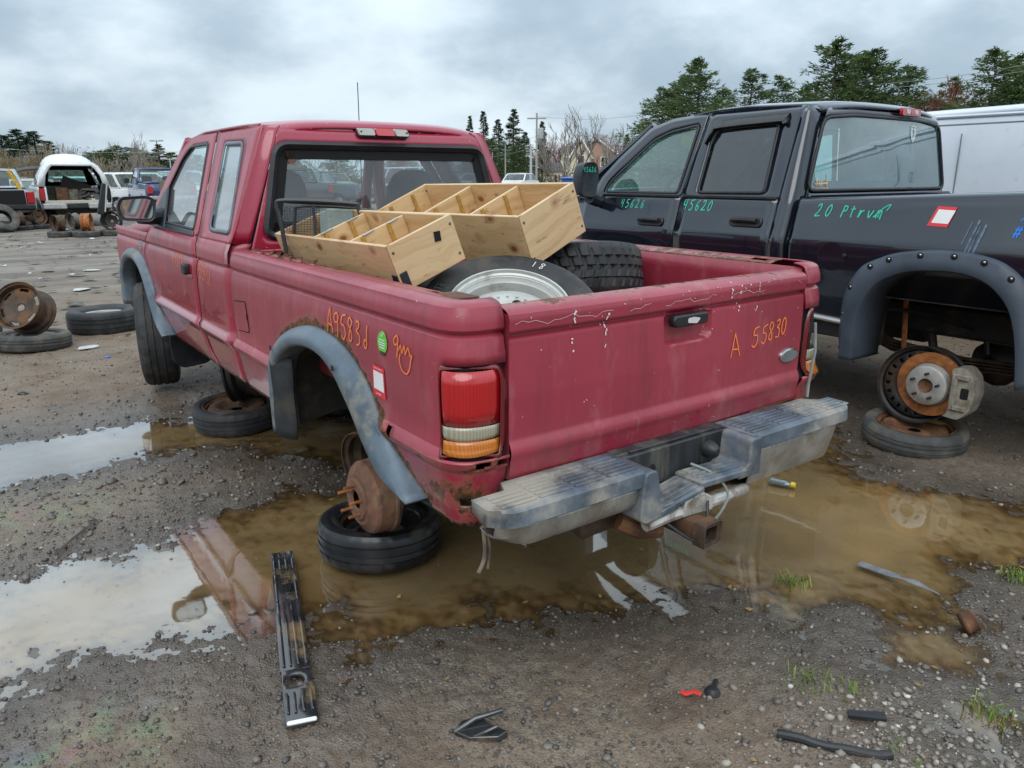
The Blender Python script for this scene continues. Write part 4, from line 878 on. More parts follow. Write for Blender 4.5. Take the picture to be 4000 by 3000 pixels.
# cracked remains of the right lamp sticking out past the corner
b = B(); b.prism([(-.905, .80), (-.83, .80), (-.84, .90), (-.875, .925), (-.90, .875)], 0, 1, lambda u, v, d: (.845 + .012 * d, u, v)); b.obj('lamp_shell', 'paper_white', RG, bevel=.004)
b = B(); b.prism([(-.90, .73), (-.835, .73), (-.835, .805), (-.905, .805)], 0, 1, lambda u, v, d: (.85 + .014 * d, u, v)); b.obj('lamp_shell', 'lens_amber', RG, bevel=.004)
b = B(); b.tube([(.735, -.985, .95), (.742, -.992, .84), (.725, -.99, .72), (.715, -.995, .665)], .006, 6); b.obj('gate_cable', 'wire_grey', RG)
# ---- cab sides
CAB_P = PF_P[:-1] + [(1.15, .840), (1.19, .822), (1.22, .806), (1.66, .628), (1.70, .612), (1.725, .594)]
def CX(z): return interp(CAB_P, z)
CZ = [z for z in ZR if z < 1.10] + [1.104, 1.112, 1.125, 1.15, 1.17, 1.19]
def cab_panel(nm, y0, y1, s, yfun0=None, yfun1=None, zb=.53, arch=None, mat='ranger_paint', n=14, ztop=1.19):
    rows = []
    for i in range(n + 1):
        col = []
        for z in CZ:
            z = min(z, ztop); a = yfun0(z) if yfun0 else y0; c = yfun1(z) if yfun1 else y1; y = lerp(a, c, i / n); zz = z
            if arch: zz = max(z, arch(y))
            col.append((s * CX(zz), y, zz))
        rows.append(col)
    b = B(); b.grid(rows); o = b.obj(nm, mat, RG, ang=40, solid=.006); add_attr(o, 'rust', lambda x, y, z: .52 - 12 * (z - .53)); return o
dg = lambda z: interp([(.53, 1.40), (.60, 1.47), (.78, 1.53), (1.0, 1.515), (1.08, 1.505), (1.19, 1.535)], z)     # rear edge of the ext-cab gap
gd = lambda z: dg(z) + .026
df = lambda z: interp([(.51, 2.34), (.60, 2.42), (.80, 2.76), (1.0, 2.80), (1.09, 2.77), (1.19, 2.60)], z)
def f_arch(y): return interp(sorted([((a[0] + b[0]) / 2, (a[1] + b[1]) / 2) for a, b in zip(FARCH_O, FARCH_I)]), y) if 2.36 < y < 3.6 else .53
GLASS_D = [(1.65, 1.215), (1.875, 1.668), (2.24, 1.664), (2.36, 1.60), (2.48, 1.44), (2.60, 1.255), (2.30, 1.222)]
FRAME_D = [(1.562, 1.19), (1.785, 1.722), (2.08, 1.732), (2.43, 1.69), (2.64, 1.46), (2.78, 1.20), (2.30, 1.19)]
GLASS_Q = [(1.04, 1.228), (1.245, 1.652), (1.565, 1.660), (1.385, 1.228)]
FRAME_Q = [(.985, 1.19), (1.045, 1.716), (1.752, 1.722), (1.536, 1.19)]
def lift(s, o=0.0): return lambda y, z: (s * (CX(z) + o), y, z)
for s in (-1, 1):
    d = cab_panel('door', 0, 0, s, gd, df)
    if s < 0: d['label'] = 'left door with lacquer peeling in a ragged line'
    cab_panel('front_wing', 0, 0, s, lambda z: df(z) + .012, lambda z: 3.80, arch=f_arch, n=44, ztop=1.15)
    # extended-cab panel wraps round the rear pillar
    rows = []
    for i in range(13): rows.append([(s * CX(z), lerp(dg(z), 1.055, i / 12), z) for z in CZ])
    for k in range(1, 9):
        a = R_(90 * k / 8); rows.append([(s * (CX(z) - .09 * (1 - math.cos(a))), 1.055 - .085 * math.sin(a), z) for z in CZ])
    b = B(); b.grid(rows); o = b.obj('cab_rear_side', 'ranger_paint', RG, ang=40, solid=.006); add_attr(o, 'rust', lambda x, y, z: .50 - 12 * (z - .53))
    # window frames
    fo, fi = round_poly(FRAME_Q, .02, 5), round_poly(GLASS_Q, .05, 5); L = lift(s); b = B()
    loops = [[L(lerp(p[0], q[0], t), lerp(p[1], q[1], t)) for p, q in zip(fo, fi)] for t in (0, .35, .7, 1)]
    b.grid(loops, closed_v=True); b.obj('quarter_frame', 'ranger_paint' if s > 0 else 'ranger_paint', RG, ang=40, solid=.006)
    L1, L2 = lift(s, .004), lift(s, -.006); b = B(); b.ring([L1(*p) for p in fi], [L1(*p) for p in offset_poly(fi, .018)]); qs = b.obj('window_seal', 'flare_grey', RG, solid=.006)
    b = B(); b.add([L2(*p) for p in offset_poly(fi, .012)], [tuple(range(len(fi)))]); b.obj('quarter_window', 'glass_frost', RG, ang=None)
    fo, fi = round_poly(FRAME_D, .03, 5), round_poly(GLASS_D, .04, 5)
    loops = [[L(lerp(p[0], q[0], t), lerp(p[1], q[1], t)) for p, q in zip(fo, fi)] for t in (0, .35, .7, 1)]
    b = B(); b.grid(loops, closed_v=True); b.obj('door_frame', 'ranger_paint', d, ang=40, solid=.006)
    b = B(); b.ring([L1(*p) for p in fi], [L1(*p) for p in offset_poly(fi, .014)]); b.obj('window_seal', 'black_plastic', d, solid=.006)
    b = B(); b.add([L2(*p) for p in offset_poly(fi, .010)], [tuple(range(len(fi)))]); b.obj('door_window', 'glass_side', d, ang=None)
    b = B(); b.prism([(1.61, 1.195), (2.30, 1.195), (2.30, 1.222), (1.65, 1.215)], 0, 1, lambda u, v, q, s=s: (s * (CX(v) + .004 + .008 * q), u, v)); b.obj('belt_moulding', 'mirror_black', d, bevel=.003)
    b = B(); b.prism([(2.26, 1.20), (2.68, 1.20), (2.52, 1.40), (2.46, 1.43)], 0, 1, lambda u, v, q, s=s: (s * (CX(v) + .003 + .016 * q), u, v)); sail = b.obj('mirror_base', 'mirror_black', d, bevel=.006)
    # black weather strip showing in the wide gap behind the door
    b = B(); rows = [[(s * (CX(z) - .014), dg(z) - .012, z), (s * (CX(z) - .014), gd(z) + .012, z)] for z in CZ]; rows += [[(s * (CX(z) - .014), interp([(1.19, 1.524), (1.722, 1.74)], z), z), (s * (CX(z) - .014), interp([(1.19, 1.575), (1.722, 1.80)], z), z)] for z in (1.25, 1.4, 1.55, 1.70)]
    b.grid(rows); b.obj('weather_strip', 'gap_black', RG)
    # door pull handle and lock
    b = B(); b.prism(rrect(1.62, 1.735, .968, 1.045, .012), 0, 1, lambda u, v, q, s=s: (s * (CX(v) + .003 + .002 * q), u, v)); hd = b.obj('handle_plate', 'ranger_gloss', d)
    b = B(); b.prism(rrect(1.665, 1.735, .988, 1.043, .012), 0, 1, lambda u, v, q, s=s: (s * (CX(v) + .003 + .03 * q), u, v)); b.obj('handle', 'black_plastic', hd, bevel=.006)
    b = B(); b.lathe([(.0, .014), (.012, .014), (.017, .010), (.018, 0)], (s * CX(1.0), 1.642, 1.008), 'X' , 14); o = b.obj('lock', 'chrome', hd)
    if s > 0: pass
# side mirrors
def side_mirror(s):
    c = Vector((s * .950, 2.30, 1.303)); b = B()
    out = round_poly([(-.095, -.055), (.085, -.070), (.105, .055), (.06, .082), (-.085, .075), (-.110, .02)], .05, 5)
    fx = lambda u, v, d: (c.x + s * u * -1 * -1 if s > 0 else c.x + u, c.y + d, c.z + v)
    L = []
    for d, k in ((0.0, .93), (-.004, 1.0), (.02, 1.02), (.06, .95), (.095, .74), (.115, .40)): L.append([fx(u * k, v * k, d) for u, v in out])
    b.loft(L); h = b.obj('side_mirror', 'mirror_black', RG, ang=50)
    b = B(); ins = offset_poly(out, .016); b.add([fx(u, v, -.0055) for u, v in ins], [tuple(range(len(ins)))]); b.obj('mirror_glass', 'mirror_glass', h, ang=None)
    b = B(); b.tube([(s * .935, 2.345, 1.262), (s * .88, 2.38, 1.25), (s * .80, 2.42, 1.265)], [.040, .036, .055], 10); b.obj('mirror_arm', 'mirror_black', h)
side_mirror(-1); side_mirror(1)
# wing badge
b = B(); b.prism([(2.90, 1.052), (3.02, 1.052), (3.02, 1.083), (2.90, 1.083)], 0, 1, lambda u, v, q: (-(CX(v) + .003 + .004 * q), u, v)); bg_ = b.obj('wing_badge', 'badge_grey', RG, bevel=.002)
text_mesh('RANGER', .034, 'badge_text', 'badge_silver', bg_, lambda u, v, w_: (-(CX(1.068) + .0085), 2.96 - u * .8, 1.068 + v))
b = B(); b.prism([(2.90, 1.022), (2.945, 1.022), (2.945, 1.046), (2.90, 1.046)], 0, 1, lambda u, v, q: (-(CX(v) + .003 + .004 * q), u, v)); b2 = b.obj('wing_badge', 'badge_grey', RG, bevel=.002)
text_mesh('XLT', .02, 'badge_text', 'badge_silver', b2, lambda u, v, w_: (-(CX(1.034) + .0085), 2.922 - u * .8, 1.034 + v))
# ---- cab back wall with rear window
def back_y(z): return interp([(.60, .968), (1.19, .968), (1.64, 1.012), (1.70, 1.035), (1.725, 1.06)], z)
WIN = [(-.672, 1.205), (.672, 1.205), (.575, 1.640), (-.575, 1.640)]
OUT = [(-(CX(1.15) - .09), 1.12), (CX(1.15) - .09, 1.12), (.545, 1.700), (-.545, 1.700)]
fo, fi = round_poly(OUT, .03, 6), round_poly(WIN, .07, 6)
def subd(P, k=4): return [tuple(Vector(P[i]).lerp(Vector(P[(i + 1) % len(P)]), j / k)) for i in range(len(P)) for j in range(k)]
fo, fi = subd(fo), subd(fi)
b = B(); b.grid([[(lerp(p[0], q[0], t), back_y(lerp(p[1], q[1], t)), lerp(p[1], q[1], t)) for p, q in zip(fo, fi)] for t in (0, .3, .65, 1)], closed_v=True); b.obj('cab_back', 'ranger_gloss', RG, ang=40, solid=.006)
b = B(); b.grid([[(x, .968, z) for z in (.60, .9, 1.125)] for x in (-.745, 0, .745)]); b.obj('cab_back_lower', 'ranger_gloss', RG)
for s in (-1, 1):      # upper rear pillar: from the side frame round to the back
    rows = []
    for k in range(0, 9):
        a = R_(90 * k / 8); row = []
        for z in [1.19, 1.25, 1.35, 1.45, 1.55, 1.64, 1.68, 1.70, 1.716]:
            yb = back_y(z); ys = interp([(1.19, .985), (1.716, 1.045)], z); xe = interp([(1.19, .738), (1.70, .545), (1.72, .52)], z); xs_ = CX(z)
            row.append((s * (xe + (xs_ - xe) * math.cos(a)), ys - (ys - yb) * math.sin(a) + (.012 * math.sin(2 * a)), z))
        rows.append(row)
    b = B(); b.grid(rows); b.obj('rear_pillar', 'ranger_gloss', RG, ang=50, solid=.006)
    b = B(); rows = [[(s * CX(z), y, z) for z in (1.10, 1.15, 1.19)] for y in (.985, 1.02, 1.06)]; b.grid(rows); b.obj('pillar_foot', 'ranger_gloss', RG)
fw = lambda o: (lambda u, v: (u, back_y(v) + o, v))
b = B(); g0, g1, g2 = [fw(-.004)(*p) for p in offset_poly(fi, -.008)], [fw(-.022)(*p) for p in offset_poly(fi, .008)], [fw(-.004)(*p) for p in offset_poly(fi, .030)]; b.grid([g0, g1, g2], closed_v=True); rw = b.obj('rear_window_seal', 'black_plastic', RG, ang=60)
b = B(); b.ring([fw(.002)(*p) for p in offset_poly(fi, .02)], [fw(.002)(*p) for p in offset_poly(fi, .075)]); b.obj('window_border', 'gap_black', rw)
gp = offset_poly(fi, .018); b = B(); b.add([fw(.008)(*p) for p in gp], [tuple(range(len(gp)))]); b.obj('rear_window', 'glass_rear', rw, ang=None)
b = B(); b.prism(ell(-.505, 1.575, .026, .027, 20), 0, 1, lambda u, v, d: (u, back_y(v) + .004 - .002 * d, v)); b.obj('window_decal', 'twig_red', rw)
# third brake light
def bl(u, v, d): return (u, back_y(v) + .012 - .030 * d - .010 * d * (1 - (u + .01) ** 2 / .0225), v)
b = B(); b.loft([[bl(u, v, 0) for u, v in rrect(-.158, .138, 1.670, 1.728, .02)], [bl(u, v, 1) for u, v in rrect(-.154, .134, 1.674, 1.724, .02)]]); tb = b.obj('brake_light', 'black_plastic', RG)
for x0, x1, mt in ((-.150, -.062, 'lens_grey'), (-.060, .046, 'lens_red'), (.048, .130, 'lens_grey')):
    b = B(); b.loft([[bl(u, v, .9) for u, v in rrect(x0, x1, 1.679, 1.719, .008)], [bl(u, v, 1.25) for u, v in rrect(x0 + .003, x1 - .003, 1.683, 1.716, .008)]]); b.obj('red_lens' if 'red' in mt else 'clear_lens', mt, tb)
b = B()
for x in (-.135, .118): b.lathe([(0, .004), (.004, .004), (.0045, 0)], bl(x, 1.700, 1.28), 'Y', 8)
b.obj('screw', 'steel_dark', tb)
# ---- roof, screen, bonnet
rows = []
for y in [1.035, 1.045, 1.07, 1.12, 1.3, 1.5, 1.75, 2.0, 2.2, 2.35, 2.43]:
    hw = interp([(1.0, .56), (1.04, .585), (1.1, .606), (2.3, .606), (2.43, .585)], y); zc = interp([(1.035, 1.700), (1.045, 1.716), (1.07, 1.732), (1.12, 1.742), (1.5, 1.756), (2.0, 1.756), (2.3, 1.735), (2.43, 1.705)], y)
    row = []
    for k in range(-14, 15):
        u = k / 14; x = hw * u; e = abs(u) ** 5; row.append((x, y, zc + .012 * (1 - u * u) - .030 * e))
    rows.append(row)
b = B(); b.grid(rows); b.obj('roof', 'ranger_gloss', RG, ang=60, solid=.01)
b = B(); b.tube([(-.600, 1.10, 1.720), (-.604, 1.3, 1.724), (-.604, 1.745, 1.726)], .006, 6); b.obj('drip_rail', 'ranger_paint', RG)
b = B(); ws = [(-.575, 2.42, 1.69), (.575, 2.42, 1.69), (.70, 2.86, 1.20), (-.70, 2.86, 1.20)]; b.grid([[tuple(Vector(ws[0]).lerp(Vector(ws[1]), i / 8) + Vector((0, .06 * (1 - (2 * i / 8 - 1) ** 2), 0))) for i in range(9)], [tuple(Vector(ws[3]).lerp(Vector(ws[2]), i / 8) + Vector((0, .10 * (1 - (2 * i / 8 - 1) ** 2), 0))) for i in range(9)]]); b.obj('windscreen', 'glass_clear', RG)
for s in (-1, 1): b = B(); b.tube([(s * .59, 2.40, 1.695), (s * .66, 2.62, 1.46), (s * .74, 2.84, 1.20)], .035, 8); b.obj('windscreen_pillar', 'ranger_paint', RG)
rows = [[(x, y, interp([(2.56, 1.20), (2.80, 1.20), (3.1, 1.195), (3.6, 1.15), (3.82, 1.08), (3.86, .95)], y) + .02 * (1 - (x / .80) ** 2)) for x in [-.78 + .156 * i for i in range(11)]] for y in (2.56, 2.80, 2.95, 3.1, 3.3, 3.5, 3.7, 3.82, 3.86)]
rows = [[(-(.834 if r[0][1] > 2.7 else .78), r[0][1], r[0][2] - (.050 if 2.7 < r[0][1] < 3.75 else .088))] + r + [((.834 if r[0][1] > 2.7 else .78), r[0][1], r[0][2] - (.050 if 2.7 < r[0][1] < 3.75 else .088))] for r in rows]
b = B(); b.grid(rows); b.obj('bonnet', 'ranger_paint', RG, solid=.01)
b = B(); b.box((0, 3.84, .82), (1.5, .06, .28), .02); b.obj('front_panel', 'black_plastic', RG); b = B(); b.box((0, 3.90, .62), (1.70, .14, .17), .03); b.obj('front_bumper', 'chrome_dirty', RG)
for s in (-1, 1): b = B(); b.box((s * .60, 3.875, .86), (.26, .04, .14), .015); b.obj('headlamp', 'lens_clear', RG)
# ---- cabin
b = B(); rows = [[(x, y, z) for x, z in ((-.80, .60), (-.795, 1.0), (-.79, 1.17))] for y in (1.0, 2.8)]; b.grid(rows); rows = [[(-x, y, z) for x, z in ((-.80, .60), (-.795, 1.0), (-.79, 1.17))] for y in (1.0, 2.8)]; b.grid(rows); b.grid([[(x, y, .60) for x in (-.8, .8)] for y in (1.0, 2.9)]); b.grid([[(x, y, 1.69) for x in (-.56, .56)] for y in (1.09, 2.36)]); b.grid([[(x, 1.0, z) for x in (-.72, .72)] for z in (.6, 1.16)]); b.obj('cabin_lining', 'interior_dark', RG)
b = B(); L = []
for y, z in ((2.35, .95), (2.34, 1.12), (2.42, 1.19), (2.86, 1.20)): L.append([(x, y + .05 * (x / .75) ** 2, z) for x in (-.76, -.5, 0, .5, .76)])
b.grid(L); b.obj('dashboard', 'interior_grey', RG)
b = B(); b.tube([(-.40 + .19 * math.cos(t), 2.22 - .07 * math.sin(t), 1.16 + .17 * math.sin(t)) for t in [2 * math.pi * k / 24 for k in range(25)]], .014, 8); b.tube([(-.40, 2.40, 1.10), (-.40, 2.22, 1.16)], .03, 8); b.tube([(-.58, 2.22, 1.16), (-.22, 2.22, 1.16)], .014, 6); b.obj('steering_wheel', 'interior_dark', RG)
def bucket(s):
    b = B(); L = []
    for z, w_, y, t in ((.72, .25, 1.72, .10), (.95, .26, 1.66, .11), (1.15, .25, 1.58, .11), (1.28, .20, 1.53, .10), (1.36, .145, 1.50, .085), (1.44, .135, 1.49, .08), (1.50, .11, 1.48, .06), (1.525, .06, 1.48, .03)):
        L.append([(s * .40 + p, y + q, z) for p, q in rrect(-w_, w_, -t, t, .05, 3)])
    b.loft(L); st = b.obj('seat', 'seat_cloth', RG, ang=50); b = B(); b.box((s * .40, 1.92, .80), (.50, .50, .20), .06); b.obj('cushion', 'seat_cloth', st)
bucket(-1); bucket(1)
b = B(); b.box((.06, 1.65, .90), (.22, .35, .35), .04); b.obj('console', 'interior_dark', RG)
b = B(); b.prism(round_poly([(-.13, -.035), (.13, -.028), (.125, .03), (-.12, .035)], .03), 0, 1, lambda u, v, d: (-.08 + u, 2.38 + .03 * d, 1.60 + v)); b.obj('interior_mirror', 'interior_dark', RG); b = B(); b.tube([(-.06, 2.42, 1.60), (-.06, 2.52, 1.62)], .012, 6); b.obj('mirror_stalk', 'interior_dark', RG)
b = B(); b.tube([(.79, 3.0, 1.15), (.79, 2.97, 2.17)], .0035, 5); b.obj('antenna', 'steel_dark', RG)
# ---- rear bumper (knocked down on its right side)
XB = Matrix.Translation((0, -1.07, .622)) @ Matrix.Rotation(R_(.4), 4, 'Y') @ Matrix.Translation((0, 1.07, 0))
def bump_obj(nm, mat, par, f, **k):
    b = B(); b.X = XB; f(b); return b.obj(nm, mat, par, **k)
def pad_poly(x0, x1, left): return [(x0, -1.0), (x1, -1.0), (x1, -1.135), (x0 + (.05 if left else 0), -1.135), (x0, -1.10)]
bump_root = None
def chrome(b, x0, x1, endl, endr, zl=-.095):
    xs_ = [lerp(x0, x1, i / 24) for i in range(25)]; rows = []
    for i, x in enumerate(xs_):
        t = i / 24; tk = (max(0, 1 - t / .22) if endl else 0) + (max(0, 1 - (1 - t) / .22) if endr else 0); e = tk * tk
        z1 = zl + .035 * e
        rows.append([(x, -1.128 + .05 * e, .0), (x, -1.142 + .05 * e, -.020), (x, -1.140 + .06 * e, -.055), (x, -1.118 + .06 * e, lerp(-.02, z1, .85)), (x, -1.06, z1), (x, -1.02, z1 + .01)])
    b.grid(rows)
RB = bump_obj('rear_bumper', 'chrome_dirty', RG, lambda b: chrome(b, -.815, -.335, True, False), solid=.004); RB['label'] = 'dirty step bumper with grey ribbed pads hanging low on the right'
bump_obj('bumper_face', 'chrome_dirty', RB, lambda b: chrome(b, .20, .765, False, True, -.165), solid=.004)
def pad(b, x0, x1, endl, endr):
    n = 20; rows = []
    for i in range(n + 1):
        x = lerp(x0, x1, i / n); t = i / n; e = (max(0, 1 - t / .14) if endl else 0) + (max(0, 1 - (1 - t) / .14) if endr else 0)
        yi = -.975 if not ((endl and x < -.72) or (endr and x > .72)) else -1.035
        rows.append([(x, yi, .010), (x, yi, .038), (x, -1.00 - .03 * (yi < -1), .041), (x, -1.138 + .03 * e * e, .039), (x, -1.150 + .05 * e * e, .032), (x, -1.155 + .05 * e * e, -.006), (x, -1.140 + .05 * e * e, -.010)])
    b.grid(rows); m0 = len(rows[0]); o = len(b.V) - len(rows) * m0
    b.F.append(tuple(o + k for k in range(m0))); b.F.append(tuple(o + n * m0 + k for k in range(m0)))
bump_obj('step_pad', 'bumper_pad', RB, lambda b: pad(b, -.848, -.315, True, False), solid=.003); bump_obj('step_pad', 'bumper_pad', RB, lambda b: pad(b, .185, .800, False, True), solid=.003)
def ribs(b, x0, x1):
    nx = 4 if x1 - x0 < .6 else 5; w_ = (x1 - x0) / nx
    for i in range(nx):
        for k in range(6):
            y = -1.012 - .0215 * k
            if (x0 + i * w_ < -.70 or x0 + (i + 1) * w_ > .70) and k < 2: continue
            b.box((x0 + (i + .5) * w_, y, .0425), (w_ - .012, .013, .006), .002)
bump_obj('step_ribs', 'bumper_pad', RB, lambda b: ribs(b, -.82, -.33), ang=None); bump_obj('step_ribs', 'bumper_pad', RB, lambda b: ribs(b, .20, .79), ang=None)
bump_obj('centre_plate', 'bumper_dark', RB, lambda b: (b.box((-.065, -1.03, -.018), (.51, .02, .115), .004), b.box((-.065, -.995, .036), (.50, .05, .016), .005), b.box((-.065, -1.02, .044), (.40, .012, .008), .002)))
bump_obj('drop_bracket', 'bumper_pad', RB, lambda b: b.prism(round_poly([(-.335, .038), (-.290, .038), (-.275, -.02), (-.268, -.075), (-.245, -.085), (-.20, -.082), (-.18, -.112), (-.33, -.125), (-.352, -.11), (-.345, -.01)], .015), 0, 1, lambda u, v, d: (u, -1.165 + .14 * d, v)), bevel=.006)
bump_obj('drop_bracket', 'bumper_pad', RB, lambda b: b.prism(round_poly([(.155, .038), (.215, .038), (.215, -.092), (.10, -.092), (.105, -.060), (.15, -.055)], .015), 0, 1, lambda u, v, d: (u, -1.160 + .13 * d, v)), bevel=.006)
def low(b):
    b.box((-.17, -1.11, -.090), (.20, .115, .022), .006, rotm('Y', -9)); b.box((.035, -1.105, -.068), (.24, .115, .026), .006, rotm('Y', 2))
bump_obj('lower_step', 'bumper_pad', RB, low)
def lowribs(b):
    for k in range(5): b.box((-.17, -1.062 - .022 * k, -.077), (.16, .010, .006), .002, rotm('Y', -9)); b.box((.035, -1.062 - .022 * k, -.054), (.20, .010, .006), .002, rotm('Y', 2))
bump_obj('step_ribs', 'bumper_pad', RB, lowribs, ang=None)
bump_obj('hole', 'gap_black', RB, lambda b: b.lathe([(0, -.0035), (.013, -.0035), (.015, 0)], (-.18, -1.0405, -.022), 'Y', 14))
bump_obj('ball_cover', 'black_plastic', RB, lambda b: b.lathe([(.0, -.045), (.010, -.044), (.021, -.034), (.027, -.018), (.030, 0)], (.08, -1.043, -.010), 'Y', 16))
b = B(); b.tube([(-.30, -1.135, .478), (-.20, -1.135, .483), (0, -1.135, .478), (.17, -1.13, .470), (.20, -1.12, .468)], [.020, .022, .022, .021, .012], 10); b.obj('bent_pipe', 'pipe_silver', RG)
b = B(); b.prism([(-.16, .47), (-.02, .46), (-.01, .50), (-.07, .535), (-.15, .525)], 0, 1, lambda u, v, d: (u, -1.16 + .02 * d, v)); b.obj('torn_bracket', 'pipe_silver', RG, bevel=.006)
b = B(); rows = []
for y, k in ((-1.24, .036), (-1.245, .040), (-1.20, .040), (-1.195, .032), (-.90, .032)): rows.append([(-.12 + u * k, y, .435 + v * k) for u, v in rrect(-1, 1, -1, 1, .25, 2)])
b.grid(rows, closed_v=True); b.grid([[(-.12 + u * k, y, .435 + v * k) for u, v in rrect(-1, 1, -1, 1, .2, 2)] for y, k in ((-1.24, .036), (-1.238, .025), (-.92, .025))], closed_v=True); ht = b.obj('hitch_receiver', 'steel_rusty', RG, ang=40)
b = B(); b.box((0, -1.0, .470), (.92, .07, .07), .008); b.obj('hitch_beam', 'steel_rusty', RG); b = B(); b.tube([(-.33, -1.05, .47), (-.27, -1.08, .435), (-.20, -1.10, .425)], .030, 10); b.obj('hitch_stub', 'rust', RG)
b = B(); b.tube(smooth_path([(-.22, -1.15, .465), (-.17, -1.20, .42), (-.12, -1.22, .41), (-.08, -1.19, .44), (-.05, -1.16, .50)], 5), .005, 6); b.obj('trailer_wire', 'black_plastic', RG)
b = B(); b.tube(smooth_path([(-.02, -1.06, .585), (.01, -1.13, .565), (.035, -1.17, .51), (.02, -1.17, .46), (-.01, -1.16, .42)], 5), .0045, 6); b.tube([(-.01, -1.16, .42), (-.02, -1.165, .40)], .010, 6); b.obj('trailer_wire', 'wire_grey', RG)
b = B(); b.tube(smooth_path([(-.76, -.95, .54), (-.77, -.975, .49), (-.785, -.99, .455), (-.81, -1.0, .43)], 5), .006, 6); b.tube(smooth_path([(-.755, -.95, .54), (-.75, -.97, .48), (-.765, -.98, .42)], 4), .004, 5); b.obj('hanging_wire', 'primer_tan', RG)
# ---- chassis
for s in (-1, 1):
    b = B(); P = [(s * .42, -1.0, .56), (s * .42, -.45, .60), (s * .42, 0, .66), (s * .42, .5, .54), (s * .40, 2.4, .52), (s * .38, 3.7, .58)]
    rows = [[(x + u, y, z + v) for u, v in ((-.03, -.06), (.03, -.06), (.03, .06), (-.03, .06))] for x, y, z in P]; b.loft(rows); b.obj('frame_rail', 'underbody', RG)
    b = B()
    for k in range(3): b.tube([(s * .50, -.68 + .05 * k, .48), (s * .50, -.08, .375 + .014 * k), (s * .50, .58 - .05 * k, .50)], .028, 6, flat=.22)
    b.obj('leaf_spring', 'steel_rusty', RG); b = B(); b.tube([(s * .46, .10, .36), (s * .40, .30, .66)], .022, 8); b.obj('shock_absorber', 'steel_dark', RG)
AY, AZ = -.13, .325
b = B(); b.tube([(-.66, AY, AZ), (-.2, AY, AZ), (.2, AY, AZ), (.66, AY, AZ)], .038, 12); b.lathe([(0, -.11), (.07, -.10), (.12, -.05), (.13, 0), (.12, .05), (.06, .12), (0, .13)], (.05, AY, AZ), 'Y', 18); b.tube([(.05, AY + .1, AZ + .02), (.03, 1.6, .46)], .035, 10); b.obj('rear_axle', 'steel_rusty', RG)
def drum(s):
    b = B(); rot = rotm('Z', 0); c = (s * .768, AY, AZ)
    b.lathe([(.034, .004), (.040, .012), (.075, .012), (.082, .004), (.098, .003), (.108, -.006), (.118, -.012), (.132, -.018), (.139, -.028), (.141, -.085), (.146, -.088), (.146, -.098), (.139, -.10), (.13, -.10), (0.05, -.095)], (0, 0, 0), 'X', 40)
    for v in b.V: pass
    b.V = [(s * v[0] + c[0], v[1] + c[1], v[2] + c[2]) for v in b.V]; d = b.obj('brake_drum', 'drum_rust', RG, ang=30)
    for k in range(5): a = R_(72 * k + 20); b = B(); b.tube([(c[0], c[1] + .057 * math.cos(a), c[2] + .057 * math.sin(a)), (c[0] + s * .055, c[1] + .057 * math.cos(a), c[2] + .057 * math.sin(a))], .0062, 8); b.obj('wheel_stud', 'rotor_rust', d)
    b = B(); b.tube([(c[0] - s * .10, c[1], c[2]), (c[0] - s * .105, c[1], c[2])], .15, 24); b.obj('backing_plate', 'steel_rusty', d)
drum(-1); drum(1)
b = B(); b.box((0, 2.1, .50), (1.3, 2.0, .10), .03); b.box((0, 2.2, .42), (.34, 1.5, .22), .06); b.box((-.33, .35, .55), (.32, .9, .22), .05); b.obj('floor_pan', 'underbody', RG); b = B(); b.grid([[(x, y, .70) for x in (-.70, -.44, .44, .70)] for y in (-.92, .9)]); b.obj('bed_underside', 'underbody', RG)
b = B(); b.tube(smooth_path([(.30, 1.4, .44), (.34, .6, .42), (.40, .3, .58), (.46, -.4, .56), (.62, -.8, .48)], 5), .03, 8); b.obj('exhaust_pipe', 'steel_rusty', RG)
# mud flaps and front wheels
for s in (-1, 1):
    b = B(); b.prism(round_poly([(.80, .565), (.54, .52), (.55, .36), (.60, .30), (.76, .285), (.82, .34), (.83, .50)], .03), 0, 1, lambda u, v, d, s=s: (s * u, 2.50 + .012 * d + (.56 - v) * .12, v)); b.obj('mud_flap', 'black_plastic', RG, bevel=.004)
def road_wheel(parent, c, s, Ro, Wd, Ri, steer, mt='tyre', rimm='steel_dark', style='slots', tst='rib', n=96, rims=48):
    rot = (Matrix.Rotation(R_(steer), 3, 'Z') @ Matrix.Rotation(R_(90 * s), 3, 'Y')); b = B(); tyre_mesh(b, Ro, Wd, Ri, n, tst); X = Matrix.Translation(c) @ rot.to_4x4(); b.V = [tuple(X @ Vector(v)) for v in b.V]
    wh = b.obj('wheel', mt, parent, ang=30); b = B(); rim_barrel(b, Ri, Wd * .82, rims); b.X = None; b.V = [tuple(X @ Vector(v)) for v in b.V]; r = b.obj('rim', rimm, wh)
    b = B(); rim_disc(b, Ri, Wd * .15, style=style, n=rims); b.V = [tuple(X @ Vector(v)) for v in b.V]; b.obj('rim_disc', rimm, wh, solid=.006, ang=40); return wh
road_wheel(RG, (-.775, 3.14, .420), -1, .365, .235, .195, -13, 'tyre', 'steel_dark', 'five'); road_wheel(RG, (.775, 3.14, .420), 1, .365, .235, .195, -13, 'tyre', 'steel_dark', 'five')
b = B(); b.tube([(-.62, 3.13, .405), (.62, 3.13, .405)], .04, 10); b.obj('front_axle', 'steel_dark', RG)
